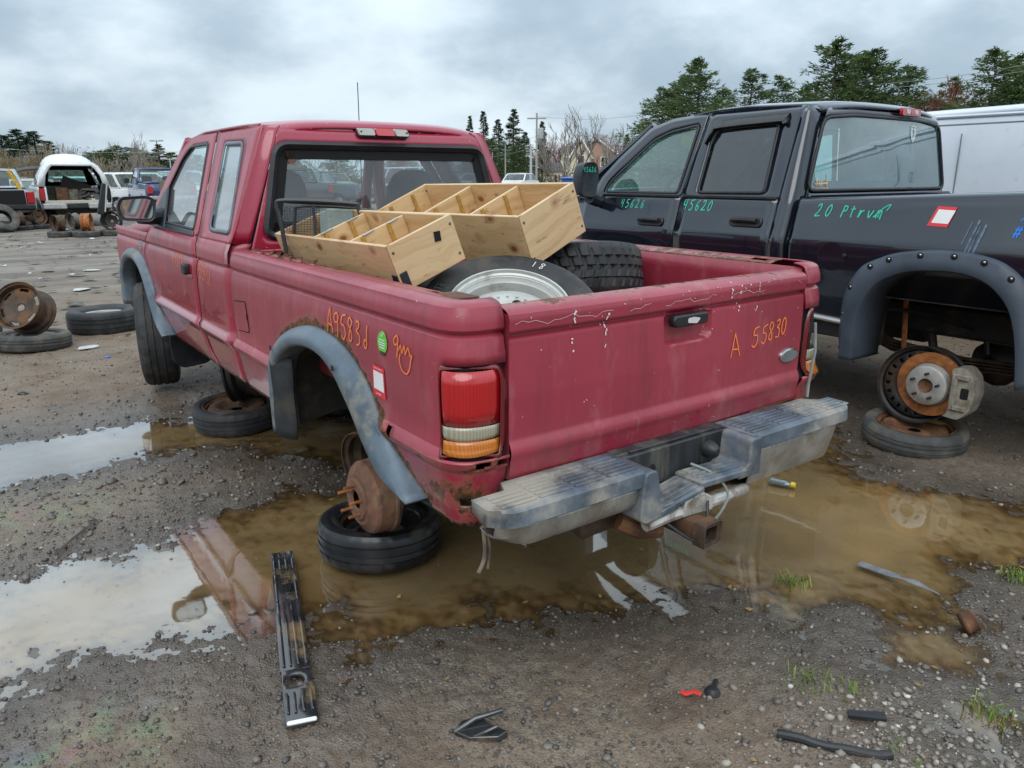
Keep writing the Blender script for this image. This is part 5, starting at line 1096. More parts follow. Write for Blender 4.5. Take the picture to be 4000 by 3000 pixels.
# ================================================================== the black pickup
RX, RY = 3.30, -.70
RM = thing('pickup_truck', 'black crew cab pickup with bolted wheel arch flares and no rear wheels', 'pickup truck', (RX, RY, 0))
RPP = [(.46, .955), (.50, .975), (.60, .995), (.75, 1.015), (.90, 1.03), (1.02, 1.040), (1.08, 1.043), (1.11, 1.040), (1.16, 1.025), (1.25, 1.000), (1.31, .985), (1.335, .975), (1.35, .962)]
def RP(z): return interp(RPP, z)
RZ = [.46, .50, .55, .60, .68, .75, .82, .90, .96, 1.02, 1.05, 1.08, 1.095, 1.11, 1.135, 1.16, 1.20, 1.25, 1.28, 1.31, 1.325, 1.335]
RO = [(.505, .46), (.508, .58), (.500, .72), (.478, .85), (.40, .985), (.30, 1.045), (.19, 1.085), (.04, 1.108), (-.10, 1.112), (-.22, 1.10), (-.33, 1.065), (-.43, .98), (-.49, .85), (-.52, .70), (-.54, .50)]
RI = [(.325, .46), (.325, .58), (.315, .70), (.285, .80), (.235, .875), (.165, .925), (.08, .958), (-.02, .97), (-.11, .972), (-.20, .955), (-.28, .91), (-.35, .83), (-.39, .73), (-.42, .60), (-.44, .46)]
RI = [(lerp(i[0], o[0], .26), lerp(i[1], o[1], .26)) for i, o in zip(RI, RO)]
RMID = sorted([((a[0] + b[0]) / 2, (a[1] + b[1]) / 2) for a, b in zip(RO, RI)])
def rtop(ly): return interp([(-1.4, .070), (-.4, .055), (.2, .030), (.86, .0)], ly)      # bed sits a little high at the tail
for s in (-1, 1):
    ys = [.868] + [.85 - .03 * i for i in range(75)]; ys = [y for y in ys if y > -1.38]; cols = []
    for y in ys:
        zb = max(.56, interp(RMID, y)) if -.49 < y < .40 else .56; r = rtop(y); col = []
        for z in RZ:
            ze = max(z, zb); col.append((s * RP(ze), y, ze + r * max(0, (ze - 1.0) / .335)))
        for k in range(1, 6): a = R_(90 * k / 5); col.append((s * (.930 + .045 * math.cos(a)), y, 1.335 + r + .018 * math.sin(a)))
        col.append((s * .86, y, 1.353 + r)); col.append((s * .86, y, .82)); cols.append(col)
    nz = len(RZ)
    def sk(i, j, s=s): return s < 0 and j >= nz - 1 and j <= nz + 5 and -.74 < ys[i] < -.60 and not (j == nz - 1 and ys[i] < -.70)
    b = B(); b.grid(cols, skip=sk if s < 0 else None); o = b.obj('bed_side', 'black_paint', RM, ang=40, solid=.006)
    # flares with pocket bolts
    Os, Is = smooth_path([(*p, 0) for p in RO], 4), smooth_path([(*p, 0) for p in RI], 4); rows = []
    for p, q in zip(Os, Is):
        def at(t, x): v = p.lerp(q, t); return (s * x, v.x, v.y)
        base = RP(min(p.y, 1.06)); rows.append([at(-.02, base - .01), at(0, base + .008), at(.12, base + .03), at(.45, 1.084), at(.75, 1.090), at(.92, 1.084), at(1.0, 1.068), at(1.03, .98), at(1.04, .80)])
    b = B(); b.grid(rows); fl = b.obj('wheel_arch_flare', 'ram_flare', RM, ang=40, solid=.005)
    if s < 0:
        fl['label'] = 'wide matt grey rear arch flare with chrome bolts'
        for k, i in enumerate((2, 8, 13, 18, 22, 27, 32, 37, 42, 47, 52)):
            p, q = Os[i], Is[i]; v = p.lerp(q, .22); x = -(RP(min(p.y, 1.06)) + .047)
            b = B(); b.lathe([(0, .004), (.014, .004), (.017, .0)], (0, 0, 0), 'X', 12, closed=False); b.V = [(x + .006 - t_[0], v.x + t_[1], v.y + t_[2]) for t_ in b.V]; pk = b.obj('bolt_pocket', 'gap_black', fl)
            b = B(); b.lathe([(0, .008), (.005, .007), (.0075, .004), (.0085, 0)], (0, 0, 0), 'X', 10); b.V = [(x + .003 - t_[0], v.x - .002 + t_[1], v.y + .003 + t_[2]) for t_ in b.V]; b.obj('bolt', 'chrome', pk)
# dented hole in the left rail
b = B(); b.grid([[(-.985 + .1 * i + .01 * math.sin(i * 3 + j), -.77 + .05 * j, 1.372 - .045 * math.sin(math.pi * i / 3) * math.sin(math.pi * j / 4)) for i in range(4)] for j in range(5)]); b.obj('torn_rail', 'rust', RM, solid=.004)
b = B(); b.grid([[(x, y, .83) for x in (-.86, .86)] for y in (-1.36, .86)]); b.grid([[(x, .862, z) for x in (-.95, .95)] for z in (.60, 1.345)]); b.obj('bed_floor', 'black_paint', RM)
b = B(); b.box((0, -1.40, 1.06), (1.62, .05, .66), .02); b.obj('tailgate', 'black_paint', RM)
for s in (-1, 1): b = B(); b.box((s * .93, -1.395, 1.10), (.16, .05, .40), .02); b.obj('tail_lamp', 'lens_red_plain', RM)
# fuel door
pl = [(.585 + .088 * math.cos(2 * math.pi * k / 32), 1.035 + .084 * math.sin(2 * math.pi * k / 32)) for k in range(32)]
b = B(); b.ring([(-(RP(v) + .005), u, v) for u, v in pl], [(-(RP(v) + .005), u, v) for u, v in offset_poly(pl, .007)]); b.obj('fuel_door_gap', 'gap_black', RM); b = B(); b.add([(-(RP(v) + .006), u, v) for u, v in offset_poly(pl, .005)], [tuple(range(32))]); fd = b.obj('fuel_door', 'black_paint', RM); b = B(); b.lathe([(0, .012), (.010, .008), (.013, 0)], (0, 0, 0), 'X', 10); b.V = [(-(RP(1.03) + .006) - v[0], .505 + v[1], 1.045 + v[2]) for v in b.V]; b.obj('fuel_door_knob', 'black_plastic', fd)
# ---- cab
CP = [(z, x) for z, x in RPP if z < 1.33] + [(1.335, .978), (1.36, .970), (1.40, .958), (1.80, .835), (1.87, .812), (1.905, .79)]
def KX(z): return interp(CP, z)
KZ = [z for z in RZ if z < 1.33] + [1.345]
WF = [(1.835, 1.362), (2.58, 1.362), (2.56, 1.44), (2.46, 1.53), (2.20, 1.745), (2.05, 1.80), (1.79, 1.838)]
FF = [(1.808, 1.345), (2.72, 1.345), (2.66, 1.48), (2.52, 1.62), (2.26, 1.83), (2.06, 1.885), (1.745, 1.905)]
WR = [(1.125, 1.375), (1.675, 1.370), (1.665, 1.74), (1.63, 1.80), (1.145, 1.818)]
FR = [(.985, 1.345), (1.790, 1.345), (1.770, 1.62), (1.728, 1.906), (.985, 1.905)]
for s in (-1, 1):
    L, L1, L2 = [(lambda y, z, o=o, s=s: (s * (KX(z) + o), y, z)) for o in (0, .006, -.010)]
    doors = []
    for nm, y0, y1, W_, F_, gm in (('rear_door', 1.02, 1.795, WR, FR, 'glass_tint'), ('front_door', 1.805, 2.86, WF, FF, 'glass_green')):
        b = B(); b.grid([[(s * KX(z), lerp(y0, y1, i / 10), z) for z in KZ] for i in range(11)]); d = b.obj(nm, 'black_paint', RM, ang=40, solid=.006); doors.append(d)
        fo, fi = round_poly(F_, .03, 5), round_poly(W_, .045, 5); b = B(); b.grid([[L(lerp(p[0], q[0], t), lerp(p[1], q[1], t)) for p, q in zip(fo, fi)] for t in (0, .35, .7, 1)], closed_v=True); b.obj('door_frame', 'black_paint', d, ang=40, solid=.006)
        b = B(); b.ring([L1(*p) for p in fi], [L1(*p) for p in offset_poly(fi, .018)]); b.obj('window_seal', 'black_plastic', d, solid=.005)
        b = B(); b.add([L2(*p) for p in offset_poly(fi, .012)], [tuple(range(len(fi)))]); b.obj('door_window', gm, d, ang=None)
        b = B(); b.box((s * (KX(1.35) + .004), (y0 + y1) / 2, 1.352), (.016, y1 - y0 - .02, .022), .005); b.obj('belt_moulding', 'black_plastic', d)
        hy = (1.09, 1.34) if nm[0] == 'r' else (1.91, 2.16); hz = 1.205 if nm[0] == 'r' else 1.175
        b = B(); b.prism(rrect(hy[0], hy[1], hz - .034, hz + .030, .03, 5), 0, 1, lambda u, v, q, s=s: (s * (KX(v) + .003 + .014 * q), u, v)); hp = b.obj('handle_plate', 'black_plastic', d, bevel=.006)
        b = B(); b.tube([(s * (KX(hz) + .03), hy[0] + .03, hz + .008), (s * (KX(hz) + .042), (hy[0] + hy[1]) / 2, hz + .012), (s * (KX(hz) + .03), hy[1] - .03, hz + .008)], .016, 8); b.obj('handle', 'black_plastic', hp)
        if nm[0] == 'f': b = B(); b.lathe([(0, .006), (.011, .006), (.013, 0)], (0, 0, 0), 'X', 12); b.V = [(s * (KX(hz) + .017 + v[0]), hy[0] + .045 + v[1], hz + v[2]) for v in b.V]; b.obj('lock', 'chrome', hp)
        if nm[0] == 'r':        # wind deflector over the rear door glass
            P = [(1.69, 1.70), (1.66, 1.80), (1.60, 1.85), (1.14, 1.865), (1.10, 1.85), (1.09, 1.80)]; Q = [(1.685, 1.70), (1.645, 1.775), (1.59, 1.80), (1.15, 1.815), (1.115, 1.81), (1.105, 1.795)]
            Ps, Qs = smooth_path([(*p, 0) for p in P], 3), smooth_path([(*p, 0) for p in Q], 3); b = B(); b.grid([[(s * (KX(p.y) + .004), p.x, p.y), (s * (KX(p.y) + .03), p.x, lerp(p.y, q.y, .3)), (s * (KX(q.y) + .04), q.x, q.y), (s * (KX(q.y) + .012), q.x, q.y - .012)] for p, q in zip(Ps, Qs)]); b.obj('wind_deflector', 'black_plastic', d, ang=40, solid=.003)
    # rear pillar
    rows = []
    for k in range(-1, 9):
        a = R_(90 * max(0, k) / 8); row = []
        for z in KZ + [1.42, 1.5, 1.6, 1.7, 1.8, 1.86, 1.90]:
            yb = interp([(.5, .90), (1.36, .905), (1.85, .945), (1.90, .97)], z); xe = KX(z) - .105; row.append((s * (xe + (KX(z) - xe) * math.cos(a)), 1.018 if k < 0 else lerp(.985, yb, math.sin(a)), z))
        rows.append(row)
    b = B(); b.grid(rows); b.obj('rear_pillar', 'black_paint', RM, ang=50, solid=.006)
    b = B(); b.grid([[(s * (KX(z) - .02), y, z) for z in KZ] for y in (1.79, 1.81)]); b.obj('door_gap', 'gap_black', RM)
    b = B(); b.grid([[(s * .90, y, z) for z in (.5, 1.36)] for y in (.84, .93)]); b.obj('cab_gap', 'gap_black', RM)
    # front wing
    b = B(); b.grid([[(s * RP(min(z, 1.30)), y, max(z, .98 - 3.2 * (y - 3.57) ** 2 if abs(y - 3.57) < .4 else .5)) for z in KZ] for y in [2.87 + .06 * i for i in range(26)]]); b.obj('front_wing', 'black_paint', RM, solid=.006)
    # side mirror
    c = Vector((s * 1.155, 2.56, 1.475)); out = round_poly([(-.085, -.135), (.07, -.145), (.09, .05), (.06, .120), (-.06, .115), (-.09, .04)], .05, 4); b = B()
    b.loft([[(c.x + u * k, c.y + d, c.z + v * k) for u, v in out] for d, k in ((0, .90), (-.005, .98), (.03, 1.0), (.09, .92), (.13, .66), (.145, .3))]); mi = b.obj('side_mirror', 'mirror_black', RM, ang=50)
    b = B(); b.tube([(s * 1.12, 2.60, 1.33), (s * 1.02, 2.62, 1.30), (s * .95, 2.63, 1.33)], [.05, .045, .06], 8); b.obj('mirror_arm', 'mirror_black', mi)
    if s < 0:
        b = B(); scrawl(b, "45626", -.075, .045, .036, lambda u, v: (c.x + u, c.y - .012, c.z + v), .005, adv=.75, seed=31); b.obj('crayon_marking', 'crayon_green', mi)
    # headrests and seats
    for (x, y) in ((.45, 2.05), (.45, 1.25)):
        b = B(); b.loft([[(s * x + p, y + q, z) for p, q in rrect(-w_, w_, -t, t, .05, 3)] for z, w_, t in ((.8, .26, .09), (1.30, .24, .09), (1.38, .15, .07), (1.44, .145, .07), (1.58, .13, .06), (1.63, .08, .03))]); b.obj('seat', 'interior_grey', RM, ang=50)
# back window
def rb_y(z): return interp([(.5, .90), (1.36, .905), (1.85, .945), (1.90, .97)], z)
W2 = [(-.880, 1.392), (.880, 1.392), (.735, 1.835), (.40, 1.862), (-.40, 1.862), (-.735, 1.835)]; O2 = [(-(KX(1.35) - .105), 1.335), (KX(1.35) - .105, 1.335), (KX(1.895) - .105, 1.885), (.40, 1.915), (-.40, 1.915), (-(KX(1.895) - .105), 1.885)]
fo, fi = subd(round_poly(O2, .03, 5), 3), subd(round_poly(W2, .07, 5), 3)
b = B(); b.grid([[(lerp(p[0], q[0], t), rb_y(lerp(p[1], q[1], t)) - .05 * (1 - lerp(p[0], q[0], t) ** 2), lerp(p[1], q[1], t)) for p, q in zip(fo, fi)] for t in (0, .5, 1)], closed_v=True); b.obj('cab_back', 'black_paint', RM, ang=40, solid=.006)
rbf = lambda u, v, o=0: (u, rb_y(v) - .05 * (1 - u * u) + o, v)
def fan(b, P, f, c): 
    n = len(P); k = [[f(lerp(c[0], p[0], t), lerp(c[1], p[1], t)) for p in P] for t in (.05, .3, .55, .8, 1)]; b.grid(k, closed_v=True); b.F.append(tuple(range(len(b.V) - 5 * n, len(b.V) - 4 * n))); return b
b = B(); b.ring([rbf(*p, -.006) for p in offset_poly(fi, -.004)], [rbf(*p, -.006) for p in offset_poly(fi, .016)]); rs = b.obj('rear_window_seal', 'black_plastic', RM, solid=.008)
b = B(); fan(b, offset_poly(fi, .008), lambda u, v: rbf(u, v, .004), (0, 1.62)); b.obj('rear_window', 'glass_ramrear', rs)
b = B(); b.ring([rbf(*p, .010) for p in offset_poly(fi, .01)], [rbf(*p, .010) for p in offset_poly(fi, .045)]); b.obj('window_border', 'gap_black', rs)
b = B(); b.grid([[rbf(u, z, .012) for u in [-.86 + .172 * i for i in range(11)]] for z in (1.40, 1.455)]); b.obj('window_shade', 'interior_dark', rs)
# ram badge decal, family sticker
def dec(u, v): return rbf(.325 + u, 1.765 + v, -.001)
b = B(); sh = [(-.034, .045), (.0, .052), (.034, .045), (.036, .0), (.024, -.035), (0, -.058), (-.024, -.035), (-.036, .0)]
b.ring([dec(*p) for p in sh], [dec(*p) for p in offset_poly(sh, .006)]); ribbon(b, [(-.004, -.042), (-.010, -.01), (-.022, .02), (-.016, .032), (-.004, .026)], .007, dec); ribbon(b, [(.004, -.042), (.010, -.01), (.022, .02), (.016, .032), (.004, .026)], .007, dec); ribbon(b, [(-.026, .0), (-.022, -.022), (-.012, -.032)], .006, dec); ribbon(b, [(.026, .0), (.022, -.022), (.012, -.032)], .006, dec); b.obj('window_decal', 'sticker_white', rs, ang=None)
b = B(); rr = random.Random(4); dc2 = lambda u, v: rbf(-.80 + u, 1.425 + v, -.001)
ribbon(b, [(.0, .012), (.13, .018)], .010, dc2)
for k in range(8): ribbon(b, [(.01 + .016 * k, -.018 + rr.uniform(-.004, .004)), (.018 + .016 * k, -.010 + rr.uniform(-.004, .004))], .009, dc2)
for u, h in ((.02, .05), (.045, .03), (.062, .035), (.118, .07)): ribbon(b, [(u, .0), (u + .003, h)], .008, dc2)
b.obj('window_decal', 'wood_edge', rs, ang=None)
b = B(); dc3 = lambda u, v: rbf(.345 + u, 1.475 + v, -.001); P = [(.024 * math.cos(t), .032 * math.sin(t)) for t in [2 * math.pi * k / 20 for k in range(21)]]; ribbon(b, P, .004, dc3); ribbon(b, [(-.010, -.008), (0, -.014), (.010, -.008)], .003, dc3); ribbon(b, [(-.010, .010), (-.006, .014)], .004, dc3); ribbon(b, [(.006, .014), (.010, .010)], .004, dc3); b.obj('window_decal', 'interior_dark', rs, ang=None)
b = B(); b.prism(rrect(-.90, .90, 1.345, 1.375, .01), 0, 1, lambda u, v, d: (u, .86 - .045 * (1 - u * u) + .02 * d, v)); b.obj('back_ledge', 'black_paint', RM, bevel=.004)
# third brake light
b = B(); tbf = lambda u, v, d: (u, .935 - .046 - .022 * d + .03 * (v - 1.885), v); b.loft([[tbf(u, v, 0) for u, v in rrect(.10, .345, 1.872, 1.925, .012)], [tbf(u, v, 1) for u, v in rrect(.103, .342, 1.875, 1.922, .012)]]); tb = b.obj('brake_light', 'lens_red_plain', RM)
for x0, x1, mt in ((.150, .195, 'lens_clear'), (.20, .255, 'lens_red'), (.26, .305, 'lens_clear')): b = B(); b.loft([[tbf(u, v, 1.0) for u, v in rrect(x0, x1, 1.884, 1.914, .006)], [tbf(u, v, 1.2) for u, v in rrect(x0 + .002, x1 - .002, 1.886, 1.912, .006)]]); b.obj('lamp_lens', mt, tb)
# roof, screen, bonnet
rows = []
for y in (.945, .955, .985, 1.05, 1.2, 1.45, 1.7, 1.9, 2.05, 2.2, 2.32):
    zc = interp([(.945, 1.905), (.955, 1.922), (.985, 1.938), (1.05, 1.948), (1.45, 1.965), (1.75, 1.958), (2.05, 1.92), (2.32, 1.85)], y); hw = interp([(.945, .735), (.985, .775), (1.05, .795), (2.0, .795), (2.32, .75)], y)
    rows.append([(hw * k / 12, y - .05 * (1 - (k / 12) ** 2) * max(0, 1 - (y - .945) / .15), zc - .045 * abs(k / 12) ** 3.5) for k in range(-12, 13)])
b = B(); b.grid(rows); b.obj('roof', 'black_paint', RM, ang=60, solid=.012)
b = B(); b.grid([[(x, 2.30 + .05 * (1 - (x / .8) ** 2), 1.845) for x in (-.74, -.4, 0, .4, .74)], [(x * 1.16, 2.98 + .10 * (1 - (x / .8) ** 2), 1.36) for x in (-.74, -.4, 0, .4, .74)]]); b.obj('windscreen', 'glass_green', RM)
for s in (-1, 1): b = B(); b.tube([(s * .785, 2.26, 1.85), (s * .86, 2.62, 1.58), (s * .94, 2.92, 1.36)], .035, 8); b.obj('windscreen_pillar', 'black_paint', RM)
b = B(); b.grid([[(x, y, interp([(2.85, 1.34), (3.6, 1.33), (4.2, 1.26), (4.35, 1.15)], y) + .05 * (1 - (x / .98) ** 2)) for x in [-.98 + .196 * i for i in range(11)]] for y in (2.85, 3.1, 3.6, 4.0, 4.2, 4.35)]); b.obj('bonnet', 'black_paint', RM, solid=.01)
b = B(); b.box((0, 4.36, .95), (1.7, .06, .4), .03); b.obj('grille', 'black_plastic', RM); b = B(); b.box((0, 4.45, .62), (1.95, .18, .22), .04); b.obj('front_bumper', 'chrome_dirty', RM)
b = B(); b.grid([[(s2 * .94, y, z) for z in (.55, 1.33)] for y in (.95, 2.85) for s2 in (-1,)]); b.grid([[(.94, y, z) for z in (.55, 1.33)] for y in (.95, 2.85)]); b.grid([[(x, y, .60) for x in (-.94, .94)] for y in (.9, 2.95)]); b.grid([[(x, y, 1.85) for x in (-.7, .7)] for y in (1.0, 2.2)]); b.obj('cabin_lining', 'interior_grey', RM)
b = B(); b.grid([[(x, y, z) for x in (-.9, -.4, .4, .9)] for y, z in ((2.45, 1.1), (2.46, 1.28), (2.6, 1.36), (3.0, 1.36))]); b.obj('dashboard', 'interior_grey', RM)
b = B(); b.tube([(-.42 + .19 * math.cos(t), 2.30 - .06 * math.sin(t), 1.36 + .16 * math.sin(t)) for t in [2 * math.pi * k / 24 for k in range(25)]], .015, 8); b.tube([(-.42, 2.48, 1.28), (-.42, 2.31, 1.35)], .035, 8); b.tube([(-.6, 2.30, 1.36), (-.24, 2.30, 1.36)], .02, 6); b.obj('steering_wheel', 'interior_dark', RM)
b = B(); b.box((0, 2.40, 1.72), (.26, .03, .07), .02); b.obj('interior_mirror', 'interior_dark', RM)
b = B(); b.prism([(0, 0), (.10, .02), (.11, .13), (.02, .15)], 0, 1, lambda u, v, d: (.25 + u, 2.55 + .1 * d, 1.37 + v)); b.obj('yellow_box', 'plastic_yellow', RM)
# markings
def rside(u, v, o=.006): return (-(KX(v) + o) if -u > .9 else -(RP(v / (1 + rtop(-u) * .7)) + o), -u, v)
rsf = lambda u, v: rside(u, v)
def rbed(u, v, o=.006):        # bed rises with the tail
    r = rtop(-u); ze = v if v < 1.0 else 1.0 + (v - 1.0) / (1 + r / .335); return (-(RP(ze) + o), -u, v)
b = B(); scrawl(b, "45626", -2.38, 1.262, .060, rsf, .0065, slant=.25, adv=.88, seed=11); b.obj('crayon_marking', 'crayon_green', RM)
b = B(); scrawl(b, "4562o", -1.765, 1.262, .068, rsf, .0075, slant=.25, adv=.80, seed=12); b.obj('crayon_marking', 'crayon_green', RM)
b = B(); scrawl(b, "2o", -.745, 1.258, .068, rbed, .007, slant=.3, adv=.95, seed=13); scrawl(b, "Ptrvm", -.585, 1.258, .066, rbed, .0075, slant=.3, adv=.80, seed=14); pp = smooth_path([(-.385, 1.262, 0), (-.335, 1.315, 0), (-.300, 1.332, 0), (-.318, 1.300, 0)], 5); ribbon(b, [(p.x, p.y) for p in pp], .006, rbed); b.obj('crayon_marking', 'crayon_green', RM)
b = B(); scrawl(b, "#", .325, 1.195, .055, rbed, .007, slant=.25, seed=15); ribbon(b, [(.345, 1.275), (.365, 1.295), (.38, 1.285)], .007, rbed); b.obj('crayon_marking', 'crayon_blue', RM)
st = decal('sticker', [(-.085, 1.232), (.018, 1.228), (.045, 1.328), (-.052, 1.332)], 'sticker_red', .007, RM, rbed); decal('sticker_panel', [(-.066, 1.248), (.018, 1.245), (.040, 1.312), (-.044, 1.316)], 'sticker_white', .008, st, rbed)
b = B()
for k, (u, w_, z0, z1) in enumerate(((.145, .010, 1.10, 1.27), (.162, .006, 1.10, 1.24), (.185, .012, 1.105, 1.25), (.115, .005, 1.15, 1.26))): ribbon(b, [(u + (z - 1.18) * .22, z) for z in (z0, lerp(z0, z1, .5), z1)], w_, rbed)
b.obj('paint_scratch', 'scratch_blue', RM)
# ---- rear running gear seen through the arch
for s in (-1, 1):
    b = B(); b.box((s * .48, .4, .66), (.08, 4.0, .16), .01); b.obj('frame_rail', 'underbody', RM)
    for k in range(4): b = B(); b.tube([(s * .56, -.80, .50 + .012 * k), (s * .56, -.40, .44 + .016 * k), (s * .56, 0, .41 + .020 * k), (s * .56, .40, .45 + .018 * k), (s * .56, .72 - .05 * k, .56 + .01 * k)], .036, 6, flat=.22); b.obj('spring_leaf', 'steel_rusty', RM)
b = B(); b.tube([(-.84, 0, .371), (-.3, 0, .371), (.3, 0, .371), (.84, 0, .371)], .045, 12); b.lathe([(0, -.14), (.09, -.12), (.15, -.05), (.16, 0), (.14, .06), (.07, .14), (0, .15)], (.0, 0, .371), 'Y', 18); b.obj('rear_axle', 'steel_dark', RM)
def rotor(s):
    c = Vector((s * (RX - 2.383), 0, .371)); fx = lambda b: [(c.x + s * v[0], c.y + v[1], c.z + v[2]) for v in b.V]
    b = B(); b.lathe([(.118, -.028), (.176, -.028), (.177, -.026), (.177, -.006), (.176, -.004), (.124, -.004), (.122, -.006)], (0, 0, 0), 'X', 56); b.V = fx(b); r = b.obj('brake_rotor', 'rotor_rust', RM, ang=40)
    b = B(); b.lathe([(.038, .034), (.040, .038), (.100, .038), (.108, .034), (.112, .026), (.120, -.006)], (0, 0, 0), 'X', 48); b.V = fx(b); hb = b.obj('rotor_hat', 'rotor_hat', r, ang=30)
    b = B(); b.lathe([(0, .022), (.030, .024), (.038, .030), (.039, .04)], (0, 0, 0), 'X', 24); b.V = fx(b); b.obj('hub', 'rust', hb)
    for k in range(5): a = R_(72 * k + 95); b = B(); b.tube([(.036, .070 * math.cos(a), .070 * math.sin(a)), (.072, .070 * math.cos(a), .070 * math.sin(a))], .0075, 8); b.V = fx(b); b.obj('wheel_stud', 'steel_dark', hb)
    b = B(); b.prism(round_poly([(-.125, -.13), (-.105, -.145), (-.19, -.15), (-.235, -.10), (-.255, 0.0), (-.235, .09), (-.19, .135), (-.125, .125), (-.135, .06), (-.14, -.06)], .02), -.075, .045, lambda u, v, d: (d, u, v)); b.V = fx(b); ca = b.obj('brake_caliper', 'caliper', r, bevel=.010)
    b = B(); b.box((.05, -.150, 0), (.016, .030, .20), .006); b.box((.048, -.185, .085), (.02, .07, .03), .006); b.box((.048, -.185, -.085), (.02, .07, .03), .006); b.V = fx(b); b.obj('caliper_bridge', 'caliper', ca); b = B(); b.box((.046, -.205, 0), (.012, .04, .06), .01); b.V = fx(b); b.obj('caliper_window', 'gap_black', ca)
rotor(-1); rotor(1)
b = B(); b.grid([[(x, y, .815) for x in (-.9, -.5, .5, .9)] for y in (-1.35, .85)]); b.grid([[(-.40, y, z) for z in (.55, .82)] for y in (-.9, .6)]); b.obj('bed_underside', 'primer_tan', RM)
L = smooth_path([(*p, 0) for p in RI], 3)
for s in (-1, 1): b = B(); b.grid([[(s * 1.0, p.x, p.y + .01), (s * .72, p.x * 1.03, p.y + .05)] for p in L]); b.obj('wheel_well', 'underbody', RM)
b = B(); b.lathe([(0, -.32), (.10, -.31), (.11, -.28), (.11, .28), (.10, .31), (0, .32)], (-.30, .62, .58), 'Y', 16); b.obj('fuel_tank', 'underbody', RM)
b = B(); b.tube([(-.62, .30, .44), (-.60, .34, .80)], .016, 6, flat=.4); b.obj('strap', 'rotor_rust', RM)
b = B(); b.tube(smooth_path([(-.70, .40, .72), (-.60, .2, .70), (-.5, -.05, .62), (-.48, -.10, .50)], 5), .014, 6); b.obj('brake_hose', 'black_plastic', RM)
b = B(); b.tube([(-.50, .16, .38), (-.44, .30, .82)], .026, 8); b.obj('shock_absorber', 'steel_dark', RM)
b = B(); b.tube([(.2, 2.5, .50), (.25, 1.2, .48), (.45, .3, .55), (.5, -.6, .58)], .04, 8); b.obj('exhaust_pipe', 'steel_rusty', RM)
for s in (-1, 1): b = B(); b.box((s * .98, 1.85, .54), (.05, 1.9, .12), .02); b.obj('sill', 'black_paint', RM)
b = B(); b.tube([(-1.02, .90, .68), (-1.02, .46, .66)], .016, 8); b.obj('bed_strip', 'alloy', RM)
# ================================================================== other vehicles on the lot
def far_wheel(par, x, y, z, r=.33, w_=.21, mat='tyre', s=1):
    b = B(); tyre_mesh(b, r, w_, r * .60, 32, 'rib'); X = Matrix.Translation((x, y, z)) @ Matrix.Rotation(R_(90 * s), 4, 'Y'); b.V = [tuple(X @ Vector(v)) for v in b.V]; wh = b.obj('wheel', mat, par, ang=30)
    b = B(); rim_disc(b, r * .62, w_ * .25, n=24, style='slots'); b.V = [tuple(X @ Vector(v)) for v in b.V]; b.obj('rim', 'alloy', wh, ang=40); return wh
def quad_window(par, nm, O4, I4, frame_mat, glass_mat, th=.03):
    """Painted frame round a pane. O4, I4: 3-D corner loops."""
    b = B(); n = 4; k = 3
    def sub(P): return [tuple(Vector(P[i]).lerp(Vector(P[(i + 1) % n]), j / k)) for i in range(n) for j in range(k)]
    b.ring(sub(O4), sub(I4)); f = b.obj(nm, frame_mat, par, ang=30, solid=th)
    if glass_mat: b = B(); b.add(I4, [(0, 1, 2, 3)]); b.obj('pane', glass_mat, f, ang=None)
    return f
def inset(P, a, c=None):
    P = [Vector(p) for p in P]; n = len(P); out = []
    for i in range(n): u, v = (P[i - 1] - P[i]), (P[(i + 1) % n] - P[i]); out.append(tuple(P[i] + u.normalized() * a + v.normalized() * a))
    return out
